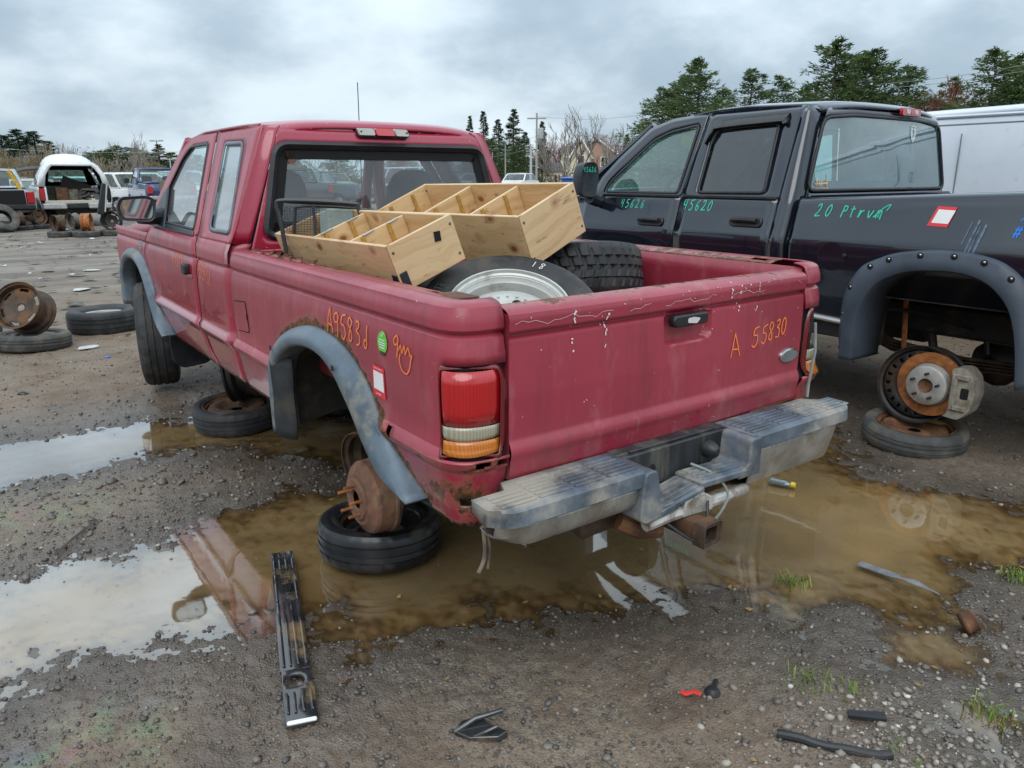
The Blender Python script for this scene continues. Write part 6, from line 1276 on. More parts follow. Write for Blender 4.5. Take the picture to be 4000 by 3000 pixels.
def vehicle(label, loc, rz, cat='car', name='parked_car', hw=.88, y0=-1.0, y1=3.5, zb=.34, deck=None, belt=.95, gh=None, roof=1.45, paint='white_paint', wy=(0, 2.6), wr=.32, wheels=True, lamps=True, bed=None, glassm='glass_clear', group='scrapped vehicles in the far rows', tum=.15, bumper='black_plastic', nwin=2, hood_open=False, open_back=False, tail_h=(.62, .85), parts=None):
    """Generic vehicle: sculpted sides with wheel arches, decks, glasshouse with real panes, lamps, bumpers, wheels. y0 is the tail, y1 the nose."""
    R = thing(name, label, cat, loc, rz, group)
    deck = deck or [(y0, belt), (gh[0], belt), (gh[3], belt), (y1 - .15, belt - .12), (y1, belt - .30)]
    def pf(z): return hw * interp([(zb, .93), (.5, .985), (.68, 1.0), (.80, .985), (belt, .955), (belt + .1, .93)], z)
    ys = sorted(set([round(lerp(y0, y1, i / 46), 3) for i in range(47)]))
    def bot(y):
        for c in wy:
            d = abs(y - c); r = wr * 1.22
            if d < r: return max(zb, wr * .92 + math.sqrt(max(0, r * r - d * d)) * .94)
        return zb
    def plan(y):          # corners drawn in at nose and tail
        return 1 - .10 * max(0, (y - (y1 - .35)) / .35) ** 2 - .05 * max(0, ((y0 + .25) - y) / .25) ** 2
    for s in (-1, 1):
        rows = []
        for y in ys:
            tp = interp(deck, y); bt = min(bot(y), tp - .02); rows.append([(s * pf(z) * plan(y), y, z) for z in [lerp(bt, tp, t_) for t_ in (0, .12, .25, .4, .55, .7, .82, .92, 1)]])
        b = B(); b.grid(rows); b.obj('body_side', paint, R, ang=40, solid=.02)
        b = B()
        for c in wy:
            q = [(s * hw * .93, c + wr * 1.2 * math.cos(a), wr * .92 + wr * 1.13 * math.sin(a)) for a in [math.pi * k / 10 for k in range(11)]]; b.grid([q, [(s * hw * .55, p[1], p[2]) for p in q]])
        b.obj('wheel_well', 'gap_black', R)
    for y, e in ((y0, 1), (y1, -1)):
        b = B(); tp = interp(deck, y); rows = [[(k / 4 * pf(z) * plan(y), y - e * .05 * (1 - (k / 4) ** 2), z) for z in [lerp(zb, tp, t_) for t_ in (0, .3, .6, 1)]] for k in range(-4, 5)]
        if y == y0 and open_back: continue
        b.grid(rows); b.obj('tail_panel' if e > 0 else 'nose_panel', paint, R, solid=.01)
    rows = []; b = B()
    def deck_strip(ya, yb, nm, mat=paint):
        b = B(); n = 8; b.grid([[(k / 6 * pf(interp(deck, y)) * plan(y), y, interp(deck, y) + .03 * (1 - (k / 6) ** 2)) for k in range(-6, 7)] for y in [lerp(ya, yb, i / n) for i in range(n + 1)]]); return b.obj(nm, mat, R, solid=.01)
    if gh:
        if hood_open:
            b = B(); L = y1 - gh[3]; b.grid([[(k / 6 * pf(belt) * .95, gh[3] + L * .30 * i / 6, interp(deck, gh[3]) + L * .95 * i / 6) for k in range(-6, 7)] for i in range(7)]); b.obj('bonnet', 'primer_tan', R, solid=.03)
            b = B(); b.box((0, (gh[3] + y1) / 2, belt - .25), (hw * 1.5, L * .8, .2), .05); b.obj('engine', 'steel_dark', R)
        else: deck_strip(gh[3] - .05, y1, 'bonnet')
        if bed: 
            b = B(); w_ = hw * .84; zt = interp(deck, bed[0]); fl = .68
            b.grid([[(x, y, fl) for x in (-w_, w_)] for y in bed]); 
            for s in (-1, 1): b.grid([[(s * w_, y, z) for z in (fl, zt)] for y in bed]); b.grid([[(s * x, y, zt) for x in (w_, pf(zt))] for y in bed])
            b.grid([[(x, bed[1], z) for x in (-w_, w_)] for z in (fl, zt)]); b.obj('bed_lining', 'gap_black', R)
        elif gh[0] > y0 + .15: deck_strip(y0, gh[0] + .05, 'boot_lid')
        wb, wt = pf(belt), pf(belt) * (1 - tum); a, c, d, e = gh
        c_ = {s: {'rb': (s * wb, a, belt), 'rt': (s * wt, c, roof), 'ft': (s * wt, d, roof - .02), 'fb': (s * wb, e, belt)} for s in (-1, 1)}
        O = [c_[-1]['rb'], c_[1]['rb'], c_[1]['rt'], c_[-1]['rt']]; 
        if not open_back: quad_window(R, 'rear_screen', O, inset(O, .085), paint, glassm)
        O = [c_[-1]['fb'], c_[1]['fb'], c_[1]['ft'], c_[-1]['ft']]; quad_window(R, 'windscreen', O, inset(O, .07), paint, glassm)
        for s in (-1, 1):
            P, Q, T, U = (Vector(c_[s][k]) for k in ('rb', 'rt', 'ft', 'fb'))
            for i in range(nwin):
                f0, f1 = i / nwin, (i + 1) / nwin; O = [tuple(P.lerp(U, f0)), tuple(P.lerp(U, f1)), tuple(Q.lerp(T, f1)), tuple(Q.lerp(T, f0))]; quad_window(R, 'side_window', O, inset(O, .06), paint, glassm)
        b = B(); b.grid([[(k / 6 * wt * (1.0 if 0 < i < 6 else .97), lerp(c, d, i / 6), roof + .045 * (1 - (k / 6) ** 2) * (1 - .3 * abs(i / 3 - 1)) - .01) for k in range(-6, 7)] for i in range(7)]); b.obj('roof', paint, R, solid=.02)
        b = B(); b.grid([[(x, y, belt - .05) for x in (-wb * .95, wb * .95)] for y in (a, e)]); b.box((-wb * .45, lerp(a, e, .5), belt + .1), (.42, .14, .42), .05); b.box((wb * .45, lerp(a, e, .5), belt + .1), (.42, .14, .42), .05); b.obj('cabin', 'interior_dark', R)
    if lamps:
        for s in (-1, 1):
            b = B(); b.box((s * hw * .84, y0 + .0, sum(tail_h) / 2), (hw * .22, .10, tail_h[1] - tail_h[0]), .02); b.obj('tail_lamp', 'lens_red_plain', R)
            b = B(); b.box((s * hw * .66, y1 - .01, belt - .27), (hw * .34, .10, .13), .03); b.obj('headlamp', 'lens_clear', R)
    b = B(); b.box((0, y0 - .07, zb + .16), (hw * 1.86, .14, .17), .04); b.obj('rear_bumper', bumper, R); b = B(); b.box((0, y1 + .05, zb + .14), (hw * 1.8, .14, .18), .05); b.obj('front_bumper', bumper, R)
    b = B(); b.box((0, (y0 + y1) / 2, zb + .02), (hw * 1.5, (y1 - y0) * .9, .10), .02); b.obj('underside', 'underbody', R)
    if wheels:
        for y in wy:
            for s in (-1, 1): far_wheel(R, s * hw * .82, y, wr, wr, .2, s=s)
    return R
# white pickup with a raised cap, tail open and full of junk
WC = thing('pickup_truck', 'white pickup with a tall canopy, tailgate gone and the bed full of junk', 'pickup truck', (1.46, 26.0, .08), R_(-1.5), 'scrapped vehicles in the far rows')
for s in (-1, 1):
    b = B(); rows = []
    for y in [-.95 + .09 * i for i in range(54)]:
        arch = max((.36 + math.sqrt(max(0, .44 ** 2 - (y - c) ** 2)) if abs(y - c) < .44 else .42) for c in (.15, 3.5)); rows.append([(s * interp([(.42, .93), (.7, .99), (.85, 1.0), (1.1, .985), (1.17, .965)], z), y, z) for z in [lerp(arch, 1.17, t_ / 6) for t_ in range(7)]])
    b.grid(rows); b.obj('body_side', 'white_paint', WC, solid=.02)
    b = B(); b.box((s * .90, -.97, .93), (.16, .06, .38), .02); b.obj('tail_lamp' if s < 0 else 'lamp_socket', 'lens_red_plain' if s < 0 else 'gap_black', WC)
    b = B(); b.box((s * .80, -.955, .92), (.06, .05, .50), .01); b.obj('corner_post', 'white_paint', WC)
    # canopy sides
    b = B(); b.grid([[(s * interp([(1.17, .975), (1.5, .88), (1.78, .72), (1.86, .60)], z), y, z) for z in (1.17, 1.3, 1.5, 1.65, 1.78, 1.86)] for y in (-.96, -.3, .4, 1.0)]); b.obj('canopy_side', 'white_paint', WC, solid=.03)
    b = B(); b.box((s * .90, .1, 1.42), (.02, 1.2, .26), .02, rotm('Y', -17 * s)); b.obj('canopy_window', 'glass_tint', WC)
def arcx(hw_, z0, z1, n=12, p=2.6): return [(hw_ * (abs(math.cos(t_)) ** (2 / p)) * (1 if math.cos(t_) > 0 else -1), z0 + (z1 - z0) * math.sin(t_) ** (2 / p)) for t_ in [math.pi * k / n for k in range(n + 1)]]
b = B(); b.grid([[(x, y, z) for x, z in arcx(.72, 1.70, top)] for y, top in ((-.96, 1.885), (-.4, 1.90), (-.25, 1.93), (.1, 2.12), (.5, 2.17), (1.0, 2.15), (1.02, 1.75))]); b.obj('canopy_roof', 'white_paint', WC, ang=60, solid=.03)
OO = [(-.975, 1.17), (-.88, 1.5), (-.72, 1.78), (-.60, 1.885), (.60, 1.885), (.72, 1.78), (.88, 1.5), (.975, 1.17)]; II = [(-.80, 1.17), (-.74, 1.5), (-.60, 1.72), (-.53, 1.785), (.53, 1.785), (.60, 1.72), (.74, 1.5), (.80, 1.17)]
b = B(); b.grid([[(x, -.97, z) for x, z in OO], [(x, -.985, z) for x, z in II]]); b.obj('canopy_frame', 'white_paint', WC, solid=.04)
b = B(); b.grid([[(x * .97, y, z - .02) for x, z in OO] for y in (-.9, .98)]); b.grid([[(x, y, .70) for x in (-.9, .9)] for y in (-.95, 1.0)]); b.grid([[(s * .86, y, z) for z in (.70, 1.18)] for s in (-1,) for y in (-.95, 1.0)]); b.grid([[(.86, y, z) for z in (.70, 1.18)] for y in (-.95, 1.0)]); b.obj('bed_lining', 'gap_black', WC)
quad_window(WC, 'canopy_front', [(-.86, 1.0, 1.17), (.86, 1.0, 1.17), (.62, 1.0, 1.80), (-.62, 1.0, 1.80)], [(-.56, 1.0, 1.30), (.56, 1.0, 1.30), (.50, 1.0, 1.68), (-.50, 1.0, 1.68)], 'gap_black', 'glass_clear')
b = B(); b.box((0, -.98, .70), (1.72, .05, .10), .01); b.obj('sill', 'tan_paint', WC)
RBm = None
for x, w_, mt in ((-.62, .66, 'alloy'), (0, .56, 'black_plastic'), (.62, .66, 'alloy')): b = B(); b.box((x, -1.08, .575), (w_, .16, .17 if x else .15), .03); b.obj('rear_bumper', mt, WC)
b = B(); b.box((-.36, -.55, .93), (.34, .3, .40), .02, rotm('Z', 6)); b.obj('rusty_box', 'rust', WC); b = B(); b.box((-.02, -.55, .90), (.28, .3, .36), .03, rotm('Z', -5)); b.obj('scrap_panel', 'steel_grey', WC)
b = B(); b.prism([(-.35, 1.12), (-.2, 1.5), (.5, 1.2), (.66, .95)], 0, 1, lambda u, v, d: (u, -.2 + .1 * d, v)); b.obj('scrap_panel', 'steel_dark', WC)
rr = random.Random(3)
for k in range(9): b = B(); b.box((rr.uniform(.15, .6), rr.uniform(-.75, -.3), rr.uniform(.78, 1.1)), (rr.uniform(.2, .5), rr.uniform(.1, .3), .05), .01, rotm('Y', rr.uniform(-40, 40))); b.obj('scrap_piece', rr.choice(['steel_dark', 'black_plastic', 'steel_grey']), WC)
quad_window(WC, 'windscreen', [(-.85, 2.9, 1.17), (.85, 2.9, 1.17), (.66, 2.35, 1.72), (-.66, 2.35, 1.72)], [(-.78, 2.87, 1.2), (.78, 2.87, 1.2), (.61, 2.38, 1.68), (-.61, 2.38, 1.68)], 'white_paint', 'glass_green')
b = B(); b.grid([[(x, y, z) for x, z in arcx(.68, 1.66, 1.78)] for y in (1.15, 1.7, 2.36)]); b.obj('roof', 'white_paint', WC, solid=.02)
for s in (-1, 1): quad_window(WC, 'side_window', [(s * .97, 1.1, 1.17), (s * .97, 2.85, 1.17), (s * .66, 2.35, 1.72), (s * .66, 1.15, 1.72)], [(s * .93, 1.25, 1.24), (s * .93, 2.6, 1.24), (s * .69, 2.25, 1.66), (s * .69, 1.25, 1.66)], 'white_paint', 'glass_side')
b = B(); b.grid([[(k / 4 * .95, y, z) for k in range(-4, 5)] for y, z in ((2.85, 1.17), (3.6, 1.12), (3.95, 1.0), (4.0, .6))]); b.obj('bonnet', 'white_paint', WC, solid=.02)
b = B(); b.box((0, 1.4, .42), (1.2, 4.4, .16), .03); b.tube([(-.85, .15, .36), (.85, .15, .36)], .06, 10); b.lathe([(0, -.15), (.14, -.08), (.16, 0), (.1, .12)], (0, .15, .36), 'Y', 14); b.obj('underside', 'underbody', WC)
far_wheel(WC, -.78, .15, .24, .30, .2, s=-1); b = B(); b.tube([(-.95, -.2, 1.2), (-.98, -.22, 1.5), (-.88, -.22, 1.75)], .012, 5); b.tube([(-.97, .2, 1.2), (-.99, .2, 1.5), (-.88, .2, 1.75)], .012, 5)
for z in (1.3, 1.45, 1.6): b.tube([(-.985, -.22, z), (-.985, .2, z)], .01, 5)
b.obj('ladder_rack', 'black_plastic', WC)
tag(far_wheel(None, 0, 0, 0, .30, .21), 'black wheel under the right rear of the canopy pickup', 'wheel', 'loose wheels on the lot').location = (2.26, 25.6, .30)
# grey pickup at the left edge, load bed open
vehicle('silver pickup with black open load bed at the left edge', (-.70, 25.6, .06), R_(2), 'pickup truck', 'pickup_truck', hw=.99, y0=-1.1, y1=4.0, zb=.45, deck=[(-1.1, 1.12), (1.1, 1.15), (2.9, 1.10), (3.8, 1.0), (4.0, .8)], belt=1.14, gh=(.8, 1.5, 2.2, 2.9), roof=1.72, paint='silver_paint', wy=(0, 3.1), wr=.36, bed=(-1.05, .85), open_back=False, wheels=False, tail_h=(.70, 1.05))
b = B(); b.box((-.70 - .04, 24.46, .94), (1.56, .10, .44), .03); o = b.obj('tail_shade_box', 'gap_black'); tag(o, 'black box painted as the shade in the open tail of the silver pickup', 'shade box');  # solid black box, its colour stands in for shade inside the bed
vehicle('red compact car facing the lot with rounded wings', (1.62, 37.6, 0), R_(176), hw=.86, y0=-1.0, y1=3.0, belt=.90, gh=(-.7, .2, 1.2, 2.1), roof=1.45, paint='red_paint', deck=[(-1.0, .55), (-.7, .88), (2.1, .90), (2.7, .78), (3.0, .5)])
vehicle('black hatchback with its tailgate raised behind the red car', (1.75, 41.5, 0), R_(0), hw=.88, y0=-1.0, y1=3.1, belt=1.0, gh=(-.9, -.4, 1.2, 2.1), roof=1.55, paint='black_paint')
hb_ = thing('raised_hatch', 'black raised hatch above the red car', 'hatch', (1.75, 40.4, 1.62)); b = B(); b.grid([[(k / 6 * .95, -.5 + .3 * i / 3, .28 * math.sqrt(max(0, 1 - (k / 6.2) ** 2)) + .04 * i) for k in range(-6, 7)] for i in range(4)]); b.obj('hatch_panel', 'black_plastic', hb_, solid=.04)
vehicle('tan sedan standing close left of the canopy pickup', (.74, 30.8, 0), R_(2), hw=.86, belt=.95, gh=(-.5, .2, 1.5, 2.2), roof=1.45, paint='tan_paint', wheels=False)
vehicle('dark green car beyond the silver pickup', (.30, 44.0, 0), R_(90), hw=.86, belt=.95, gh=(-.5, .2, 1.5, 2.2), roof=1.45, paint='white_paint')
vehicle('white minivan standing side on with its bonnet up', (4.75, 37.6, 0), R_(-112), 'van', 'minivan', hw=.92, y0=-1.2, y1=3.7, belt=1.02, gh=(-1.1, -.95, 1.8, 2.9), roof=1.72, paint='white_paint', wy=(0, 2.9), nwin=3, hood_open=True)
vehicle('white estate car behind the minivan', (4.1, 42.5, 0), R_(95), hw=.90, belt=1.0, gh=(-.9, -.6, 1.6, 2.4), roof=1.55, paint='white_paint', nwin=3)
nv = vehicle('dark navy pickup seen from behind with a cardboard sheet in its bed', (5.75, 32.6, .05), R_(-2), 'pickup truck', 'pickup_truck', hw=1.0, y0=-1.15, y1=4.1, zb=.50, deck=[(-1.15, 1.22), (1.0, 1.24), (2.9, 1.20), (3.9, 1.12), (4.1, .9)], belt=1.22, gh=(1.0, 1.12, 2.2, 2.9), roof=1.86, paint='navy_paint', wy=(0, 3.3), wr=.37, bed=(-1.05, 1.0), bumper='chrome_dirty', tail_h=(.82, 1.14), tum=.12, glassm='glass_clear', nwin=1)
b = B(); b.prism([(-.55, 1.0), (.75, .98), (.75, 1.42), (.1, 1.45), (-.5, 1.48)], 0, .02, lambda u, v, d: (u, -1.24 + d + (v - 1.0) * .1, v - .12)); cb = b.obj('cardboard_sheet', 'primer_tan'); cb.location = (5.75, 32.6, .05); tag(cb, 'torn brown cardboard leaning on the navy tailgate', 'cardboard')
b = B(); b.box((-1.16, 2.5, 1.35), (.20, .10, .22), .03); b.tube([(-1.08, 2.5, 1.30), (-.98, 2.5, 1.27)], .02, 6); b.obj('side_mirror', 'black_plastic', nv)
vehicle('maroon car in the row past the navy pickup', (6.6, 41.5, 0), R_(185), hw=.88, belt=.95, gh=(-.5, .2, 1.5, 2.2), roof=1.5, paint='red_paint')
vehicle('pale van past the navy pickup', (8.6, 43, 0), R_(180), 'van', 'van', hw=.95, y0=-1.2, y1=3.7, belt=1.05, gh=(-1.1, -.95, 2.0, 2.9), roof=1.85, paint='white_paint', nwin=3)
# seen through the red cab
vehicle('black pickup seen through the red cab, tail towards us', (11.6, 32.0, 0), R_(-4), 'pickup truck', 'pickup_truck', hw=1.0, y0=-1.15, y1=4.1, zb=.5, deck=[(-1.15, 1.25), (1.0, 1.27), (2.9, 1.24), (3.9, 1.15), (4.1, .9)], belt=1.25, gh=(1.0, 1.2, 2.2, 2.9), roof=1.9, paint='black_paint', wy=(0, 3.3), wr=.38, bed=(-1.05, 1.0), tail_h=(.85, 1.2), tum=.18, nwin=1)
vehicle('dark grey pickup seen side on through the red cab', (14.2, 33.2, 0), R_(38), 'pickup truck', 'pickup_truck', hw=.98, y0=-1.15, y1=4.0, zb=.5, deck=[(-1.15, 1.2), (1.0, 1.22), (2.9, 1.2), (3.9, 1.1), (4.0, .9)], belt=1.2, gh=(1.0, 1.3, 2.2, 2.9), roof=1.8, paint='grey_paint', wy=(0, 3.2), wr=.37, bed=(-1.05, 1.0), tum=.18)
vehicle('silver hatchback with bonnet raised seen through the red cab', (13.9, 38.5, 0), R_(150), hw=.9, belt=.95, gh=(-.6, .1, 1.5, 2.3), roof=1.5, paint='silver_paint', hood_open=True)
vehicle('white box van seen through the right seat gap', (20.2, 37.0, 0), R_(20), 'van', 'van', hw=1.0, y0=-1.3, y1=4.0, belt=1.1, gh=(-1.2, -1.1, 2.3, 3.2), roof=2.05, paint='white_paint', nwin=3)
for k, (x, y, p_, lab) in enumerate(((26.5, 42.5, 'white_paint', 'white roof just above the crates, left one'), (30.0, 45.0, 'silver_paint', 'silver roof showing beside the red cab'), (33.5, 44.0, 'white_paint', 'white roof just above the crates, right one'), (24.0, 40.0, 'grey_paint', 'grey car behind the red cab'), (17.0, 43.0, 'gold_paint', 'beige car far behind the red cab'), (9.5, 52.0, 'silver_paint', 'silver car far behind the navy pickup'))):
    vehicle(lab, (x, y, .25), R_(60 + 31 * k), hw=.9, belt=.98, gh=(-.6, .1, 1.6, 2.3), roof=1.52, paint=p_)
# blue bin edge behind the black mirror
b = B(); b.prism([(-.5, 0), (.5, 0), (.62, 1.25), (-.62, 1.25)], -.4, .4, lambda u, v, d: (u, d * (1 + .2 * v), v)); b.box((0, 0, 1.29), (1.36, 1.15, .09), .03); o = b.obj('plastic_bin', 'blue_paint', bevel=.02); o.location = (17.4, 19.4, .16); o.rotation_euler = eul(0, 0, -40); tag(o, 'blue plastic bin peeping past the black mirror', 'bin')
# white high van on the right
VN = thing('van', 'plain white panel van behind the black pickup at the right edge', 'van', (6.62, .35, 0))
def vp(z): return interp([(.42, .96), (.6, 1.0), (1.1, 1.02), (1.75, .985), (1.95, .95), (2.02, .93)], z)
for s in (-1, 1):
    b = B(); b.grid([[(s * vp(z), y, z) for z in (.42, .6, .85, 1.1, 1.4, 1.7, 1.85, 1.95, 2.0)] for y in [-2.9 + .3 * i for i in range(19)]]); b.obj('body_side', 'van_white', VN, solid=.02)
    b = B(); b.tube([(s * .955, -2.85, 1.99), (s * .955, 2.2, 2.01)], .016, 6); b.obj('gutter', 'van_white', VN); b = B(); b.box((s * (vp(1.93) + .008), -.3, 1.93), (.012, 5.0, .014), .003); b.obj('swage_line', 'badge_grey', VN)
    for y in (-1.6, 1.9): far_wheel(VN, s * .86, y, .36, .36, .22, s=s)
    for y in (-1.2, .4): b = B(); b.box((s * (vp(1.3) + .006), y, 1.25), (.010, .010, 1.2), .002); b.obj('panel_seam', 'badge_grey', VN)
b = B(); b.grid([[(x, y, z + (.03 if abs(y) < 2 else 0)) for x, z in arcx(.95, 1.99, 2.07)] for y in (-2.92, -2.5, 0, 2.0, 2.5)]); b.obj('roof', 'van_white', VN, ang=60, solid=.02)
b = B(); b.grid([[(x, -2.9, z) for x in (-.95, 0, .95)] for z in (.42, 1.2, 2.0)]); b.obj('rear_doors', 'van_white', VN); b = B(); b.grid([[(x, y, z) for x in (-.92, 0, .92)] for y, z in ((2.5, 2.0), (2.95, 1.25), (3.4, 1.1), (3.5, .45))]); b.obj('front_end', 'van_white', VN); b = B(); b.box((0, .2, .44), (1.7, 5.6, .12), .03); b.obj('underside', 'underbody', VN)

# ================================================================== trees
def conifer(nb, H, rad, seed, mat, bare=.10, droop=-.10, pw=.8, lump=.35, dens=52):
    """Trunk, limbs and thousands of fine needle sprays set along them; limb lengths vary so the outline is ragged."""
    rr = np.random.default_rng(seed); tb = B(); tb.tube([(0, 0, -.3), (.06 * rr.normal(), .06 * rr.normal(), H * .5), (0, 0, H * .97)], [H * .018, H * .011, H * .002], 6); C, D, S = [], [], []
    ph = rr.uniform(0, 6.28, 4)
    for k in range(nb):
        t_ = bare + (1 - bare) * ((k + rr.random()) / nb) ** .9; t_ = min(.99, t_); z = H * t_; a = rr.uniform(0, 6.283)
        L = rad * ((1 - t_) ** pw + .05) * (1 + lump * math.sin(3 * a + ph[0] + t_ * 9) * .6 + lump * rr.normal() * .6); L = max(.12, L); ca, sa = math.cos(a), math.sin(a); up = rr.uniform(-.05, .30) + droop + .5 * max(0, t_ - .75)
        if L > .6: tb.tube([(0, 0, z), (ca * L * .55, sa * L * .55, z + up * L * .45), (ca * L * .95, sa * L * .95, z + up * L * .95)], [H * .003, H * .0018, H * .0007], 3, cap=False)
        m_ = int(dens * (.35 + L / rad)); f = rr.uniform(.15, 1.05, m_) ** .75; w_ = L * .22 * (1.25 - f) + .05; sd_ = rr.normal(size=m_) * w_
        C.append(np.stack([ca * L * f - sa * sd_, sa * L * f + ca * sd_, z + up * L * f + rr.normal(size=m_) * .06 * L + rr.normal(size=m_) * .05], 1)); D.append(np.stack([ca + rr.normal(size=m_) * .55, sa + rr.normal(size=m_) * .55, rr.normal(size=m_) * .30 + .18], 1)); S.append(rr.uniform(.09, .23, m_) * (.6 + .4 * rad / 2.5))
    C, D, S = np.concatenate(C), np.concatenate(D), np.concatenate(S)[:, None]; D /= np.linalg.norm(D, axis=1, keepdims=True); E_ = np.cross(D, rr.normal(size=D.shape)); E_ /= np.linalg.norm(E_, axis=1, keepdims=True) + 1e-9; n = len(C)
    V = np.stack([C - D * S * .45, C + E_ * S * .19, C + D * S * 1.25, C - E_ * S * .19], 1).reshape(-1, 3); return tb, V, np.arange(4 * n).reshape(-1, 4), mat
def bare_tree(H, seed, spread=.45, depth=5, mat='bark_grey', mult=1):
    rr = random.Random(seed); b = B()
    def br(p, d, L, r, k):
        q = p + d * L; mid = p + d * L * .5 + Vector((rr.gauss(0, .05), rr.gauss(0, .05), 0)) * L; r = max(r, .026 if mult > 1 else .013); b.tube([p, mid, q], [r, r * .85, r * .68], 4 if k > 2 else 3, cap=False)
        if k == 0: return
        for i in range(rr.choice((2, 3, 3)) if k > 1 else 3):
            nd = (d + Vector((rr.gauss(0, spread), rr.gauss(0, spread), rr.uniform(-.05, .45)))).normalized(); br(p + d * L * rr.uniform(.45, 1.0), nd, L * rr.uniform(.55, .82), r * .60, k - 1)
    for i in range(mult): 
        d0 = Vector((rr.gauss(0, .12 if mult == 1 else .40), rr.gauss(0, .12 if mult == 1 else .40), 1)).normalized(); br(Vector((rr.gauss(0, .15) * (mult > 1), rr.gauss(0, .15) * (mult > 1), -.1)), d0, H * (.34 if mult == 1 else .42 * rr.uniform(.6, 1)), H * (.014 if mult == 1 else .009), depth)
    return b
CON = [conifer(185, 10, 4.3, 1, 'needles', pw=.78, lump=.5), conifer(130, 10, 4.0, 2, 'needles', pw=.75, lump=.55, dens=56), conifer(210, 10, 2.2, 3, 'needles_dark', bare=.05, droop=-.22, pw=.8), conifer(200, 10, 4.7, 4, 'needles', pw=.72, lump=.5), conifer(200, 10, 1.8, 5, 'needles_dark', bare=.03, droop=-.28, pw=.95, lump=.25)]
CON_O = []
for tb, V, F, mt in CON:
    r = bpy.data.objects.new('pine_tree', None); tk = tb.obj('trunk', 'bark', None, fix=False); cr_ = np_obj('crown', V, F, mt); tk.parent = r; cr_.parent = r; CON_O.append((r, tk, cr_)); 
def place_con(i, x, y, H, lab, rz=0, wd=1.0, group='evergreens beyond the lot'):
    r, tk, cr_ = CON_O[i]; e = bpy.data.objects.new('pine_tree', None); COL.objects.link(e); e.location = (x, y, -.2); e.rotation_euler = (0, 0, rz); e.scale = (H / 10 * wd, H / 10 * wd, H / 10)
    for src in (tk, cr_): c = src.copy(); COL.objects.link(c); c.parent = e
    return tag(e, lab, 'tree', group)
def at_px(u, D):
    a = R_(36.255) + math.atan((u - 1106) / 1610.4 * math.cos(R_(15.48))); return CAM_POS.x + D * math.sin(a), CAM_POS.y + D * math.cos(a)
BT = [(bare_tree(10, 21, .34, 5), 'bark_grey'), (bare_tree(10, 22, .40, 5), 'bark'), (bare_tree(10, 23, .30, 4, mult=7), 'bark_tan'), (bare_tree(10, 24, .32, 4, mult=8), 'bark_grey'), (bare_tree(10, 25, .36, 4, mult=7), 'twig_red')]
for b_, mt in BT: k_ = 10 / max(v[2] for v in b_.V); b_.V = [(v[0] * k_, v[1] * k_, v[2] * k_) for v in b_.V]
BT_O = [b_.obj('branches', mt, None, fix=False, ang=60) for b_, mt in BT]
def place_bare(i, x, y, H, lab, rz=0, wd=1.0, name='bare_tree', group='leafless trees and shrubs beyond the lot', buds=None):
    e = bpy.data.objects.new(name, None); COL.objects.link(e); e.location = (x, y, -.2); e.rotation_euler = (0, 0, rz); e.scale = (H / 10 * wd, H / 10 * wd, H / 10); c = BT_O[i].copy(); COL.objects.link(c); c.parent = e
    if buds:
        c2 = buds.copy(); COL.objects.link(c2); c2.parent = e
    return tag(e, lab, 'tree' if name == 'bare_tree' else 'shrub', group)
# budding haze for red maples and tan scrub: little flecks through the crown volume
def flecks(n, mat, seed, sz=.10):
    rr = np.random.default_rng(seed); th = rr.uniform(0, 6.283, n); u = rr.random(n) ** .5; zz = rr.beta(2.2, 1.8, n); R0 = 3.6 * np.sin(np.pi * np.clip(zz * .85 + .12, 0, 1)) ** .8; c = np.stack([R0 * u * np.cos(th), R0 * u * np.sin(th), 1.0 + 8.6 * zz], 1)
    d = rr.normal(size=(n, 2, 3)); d /= np.linalg.norm(d, axis=2, keepdims=True); s_ = rr.uniform(.5, 1.3, (n, 1)) * sz; V = np.stack([c, c + d[:, 0] * s_ * 1.6, c + d[:, 1] * s_], 1).reshape(-1, 3); return np_obj('buds', V, np.arange(3 * n).reshape(-1, 3), mat)
FL_R, FL_T = flecks(5200, 'buds_red', 3), flecks(6500, 'brush_tan', 4, .13)
PX = lambda u, D: at_px(u, D)
def top_h(u, v, D):      # height of a tree of which the tip is sighted at that angle, D metres away
    r = _M @ Vector(((u - 1106) / 1610.4, 1, (829.5 - v) / 1610.4)); return CAM_POS.z + .2 + D * r.z / math.hypot(r.x, r.y)
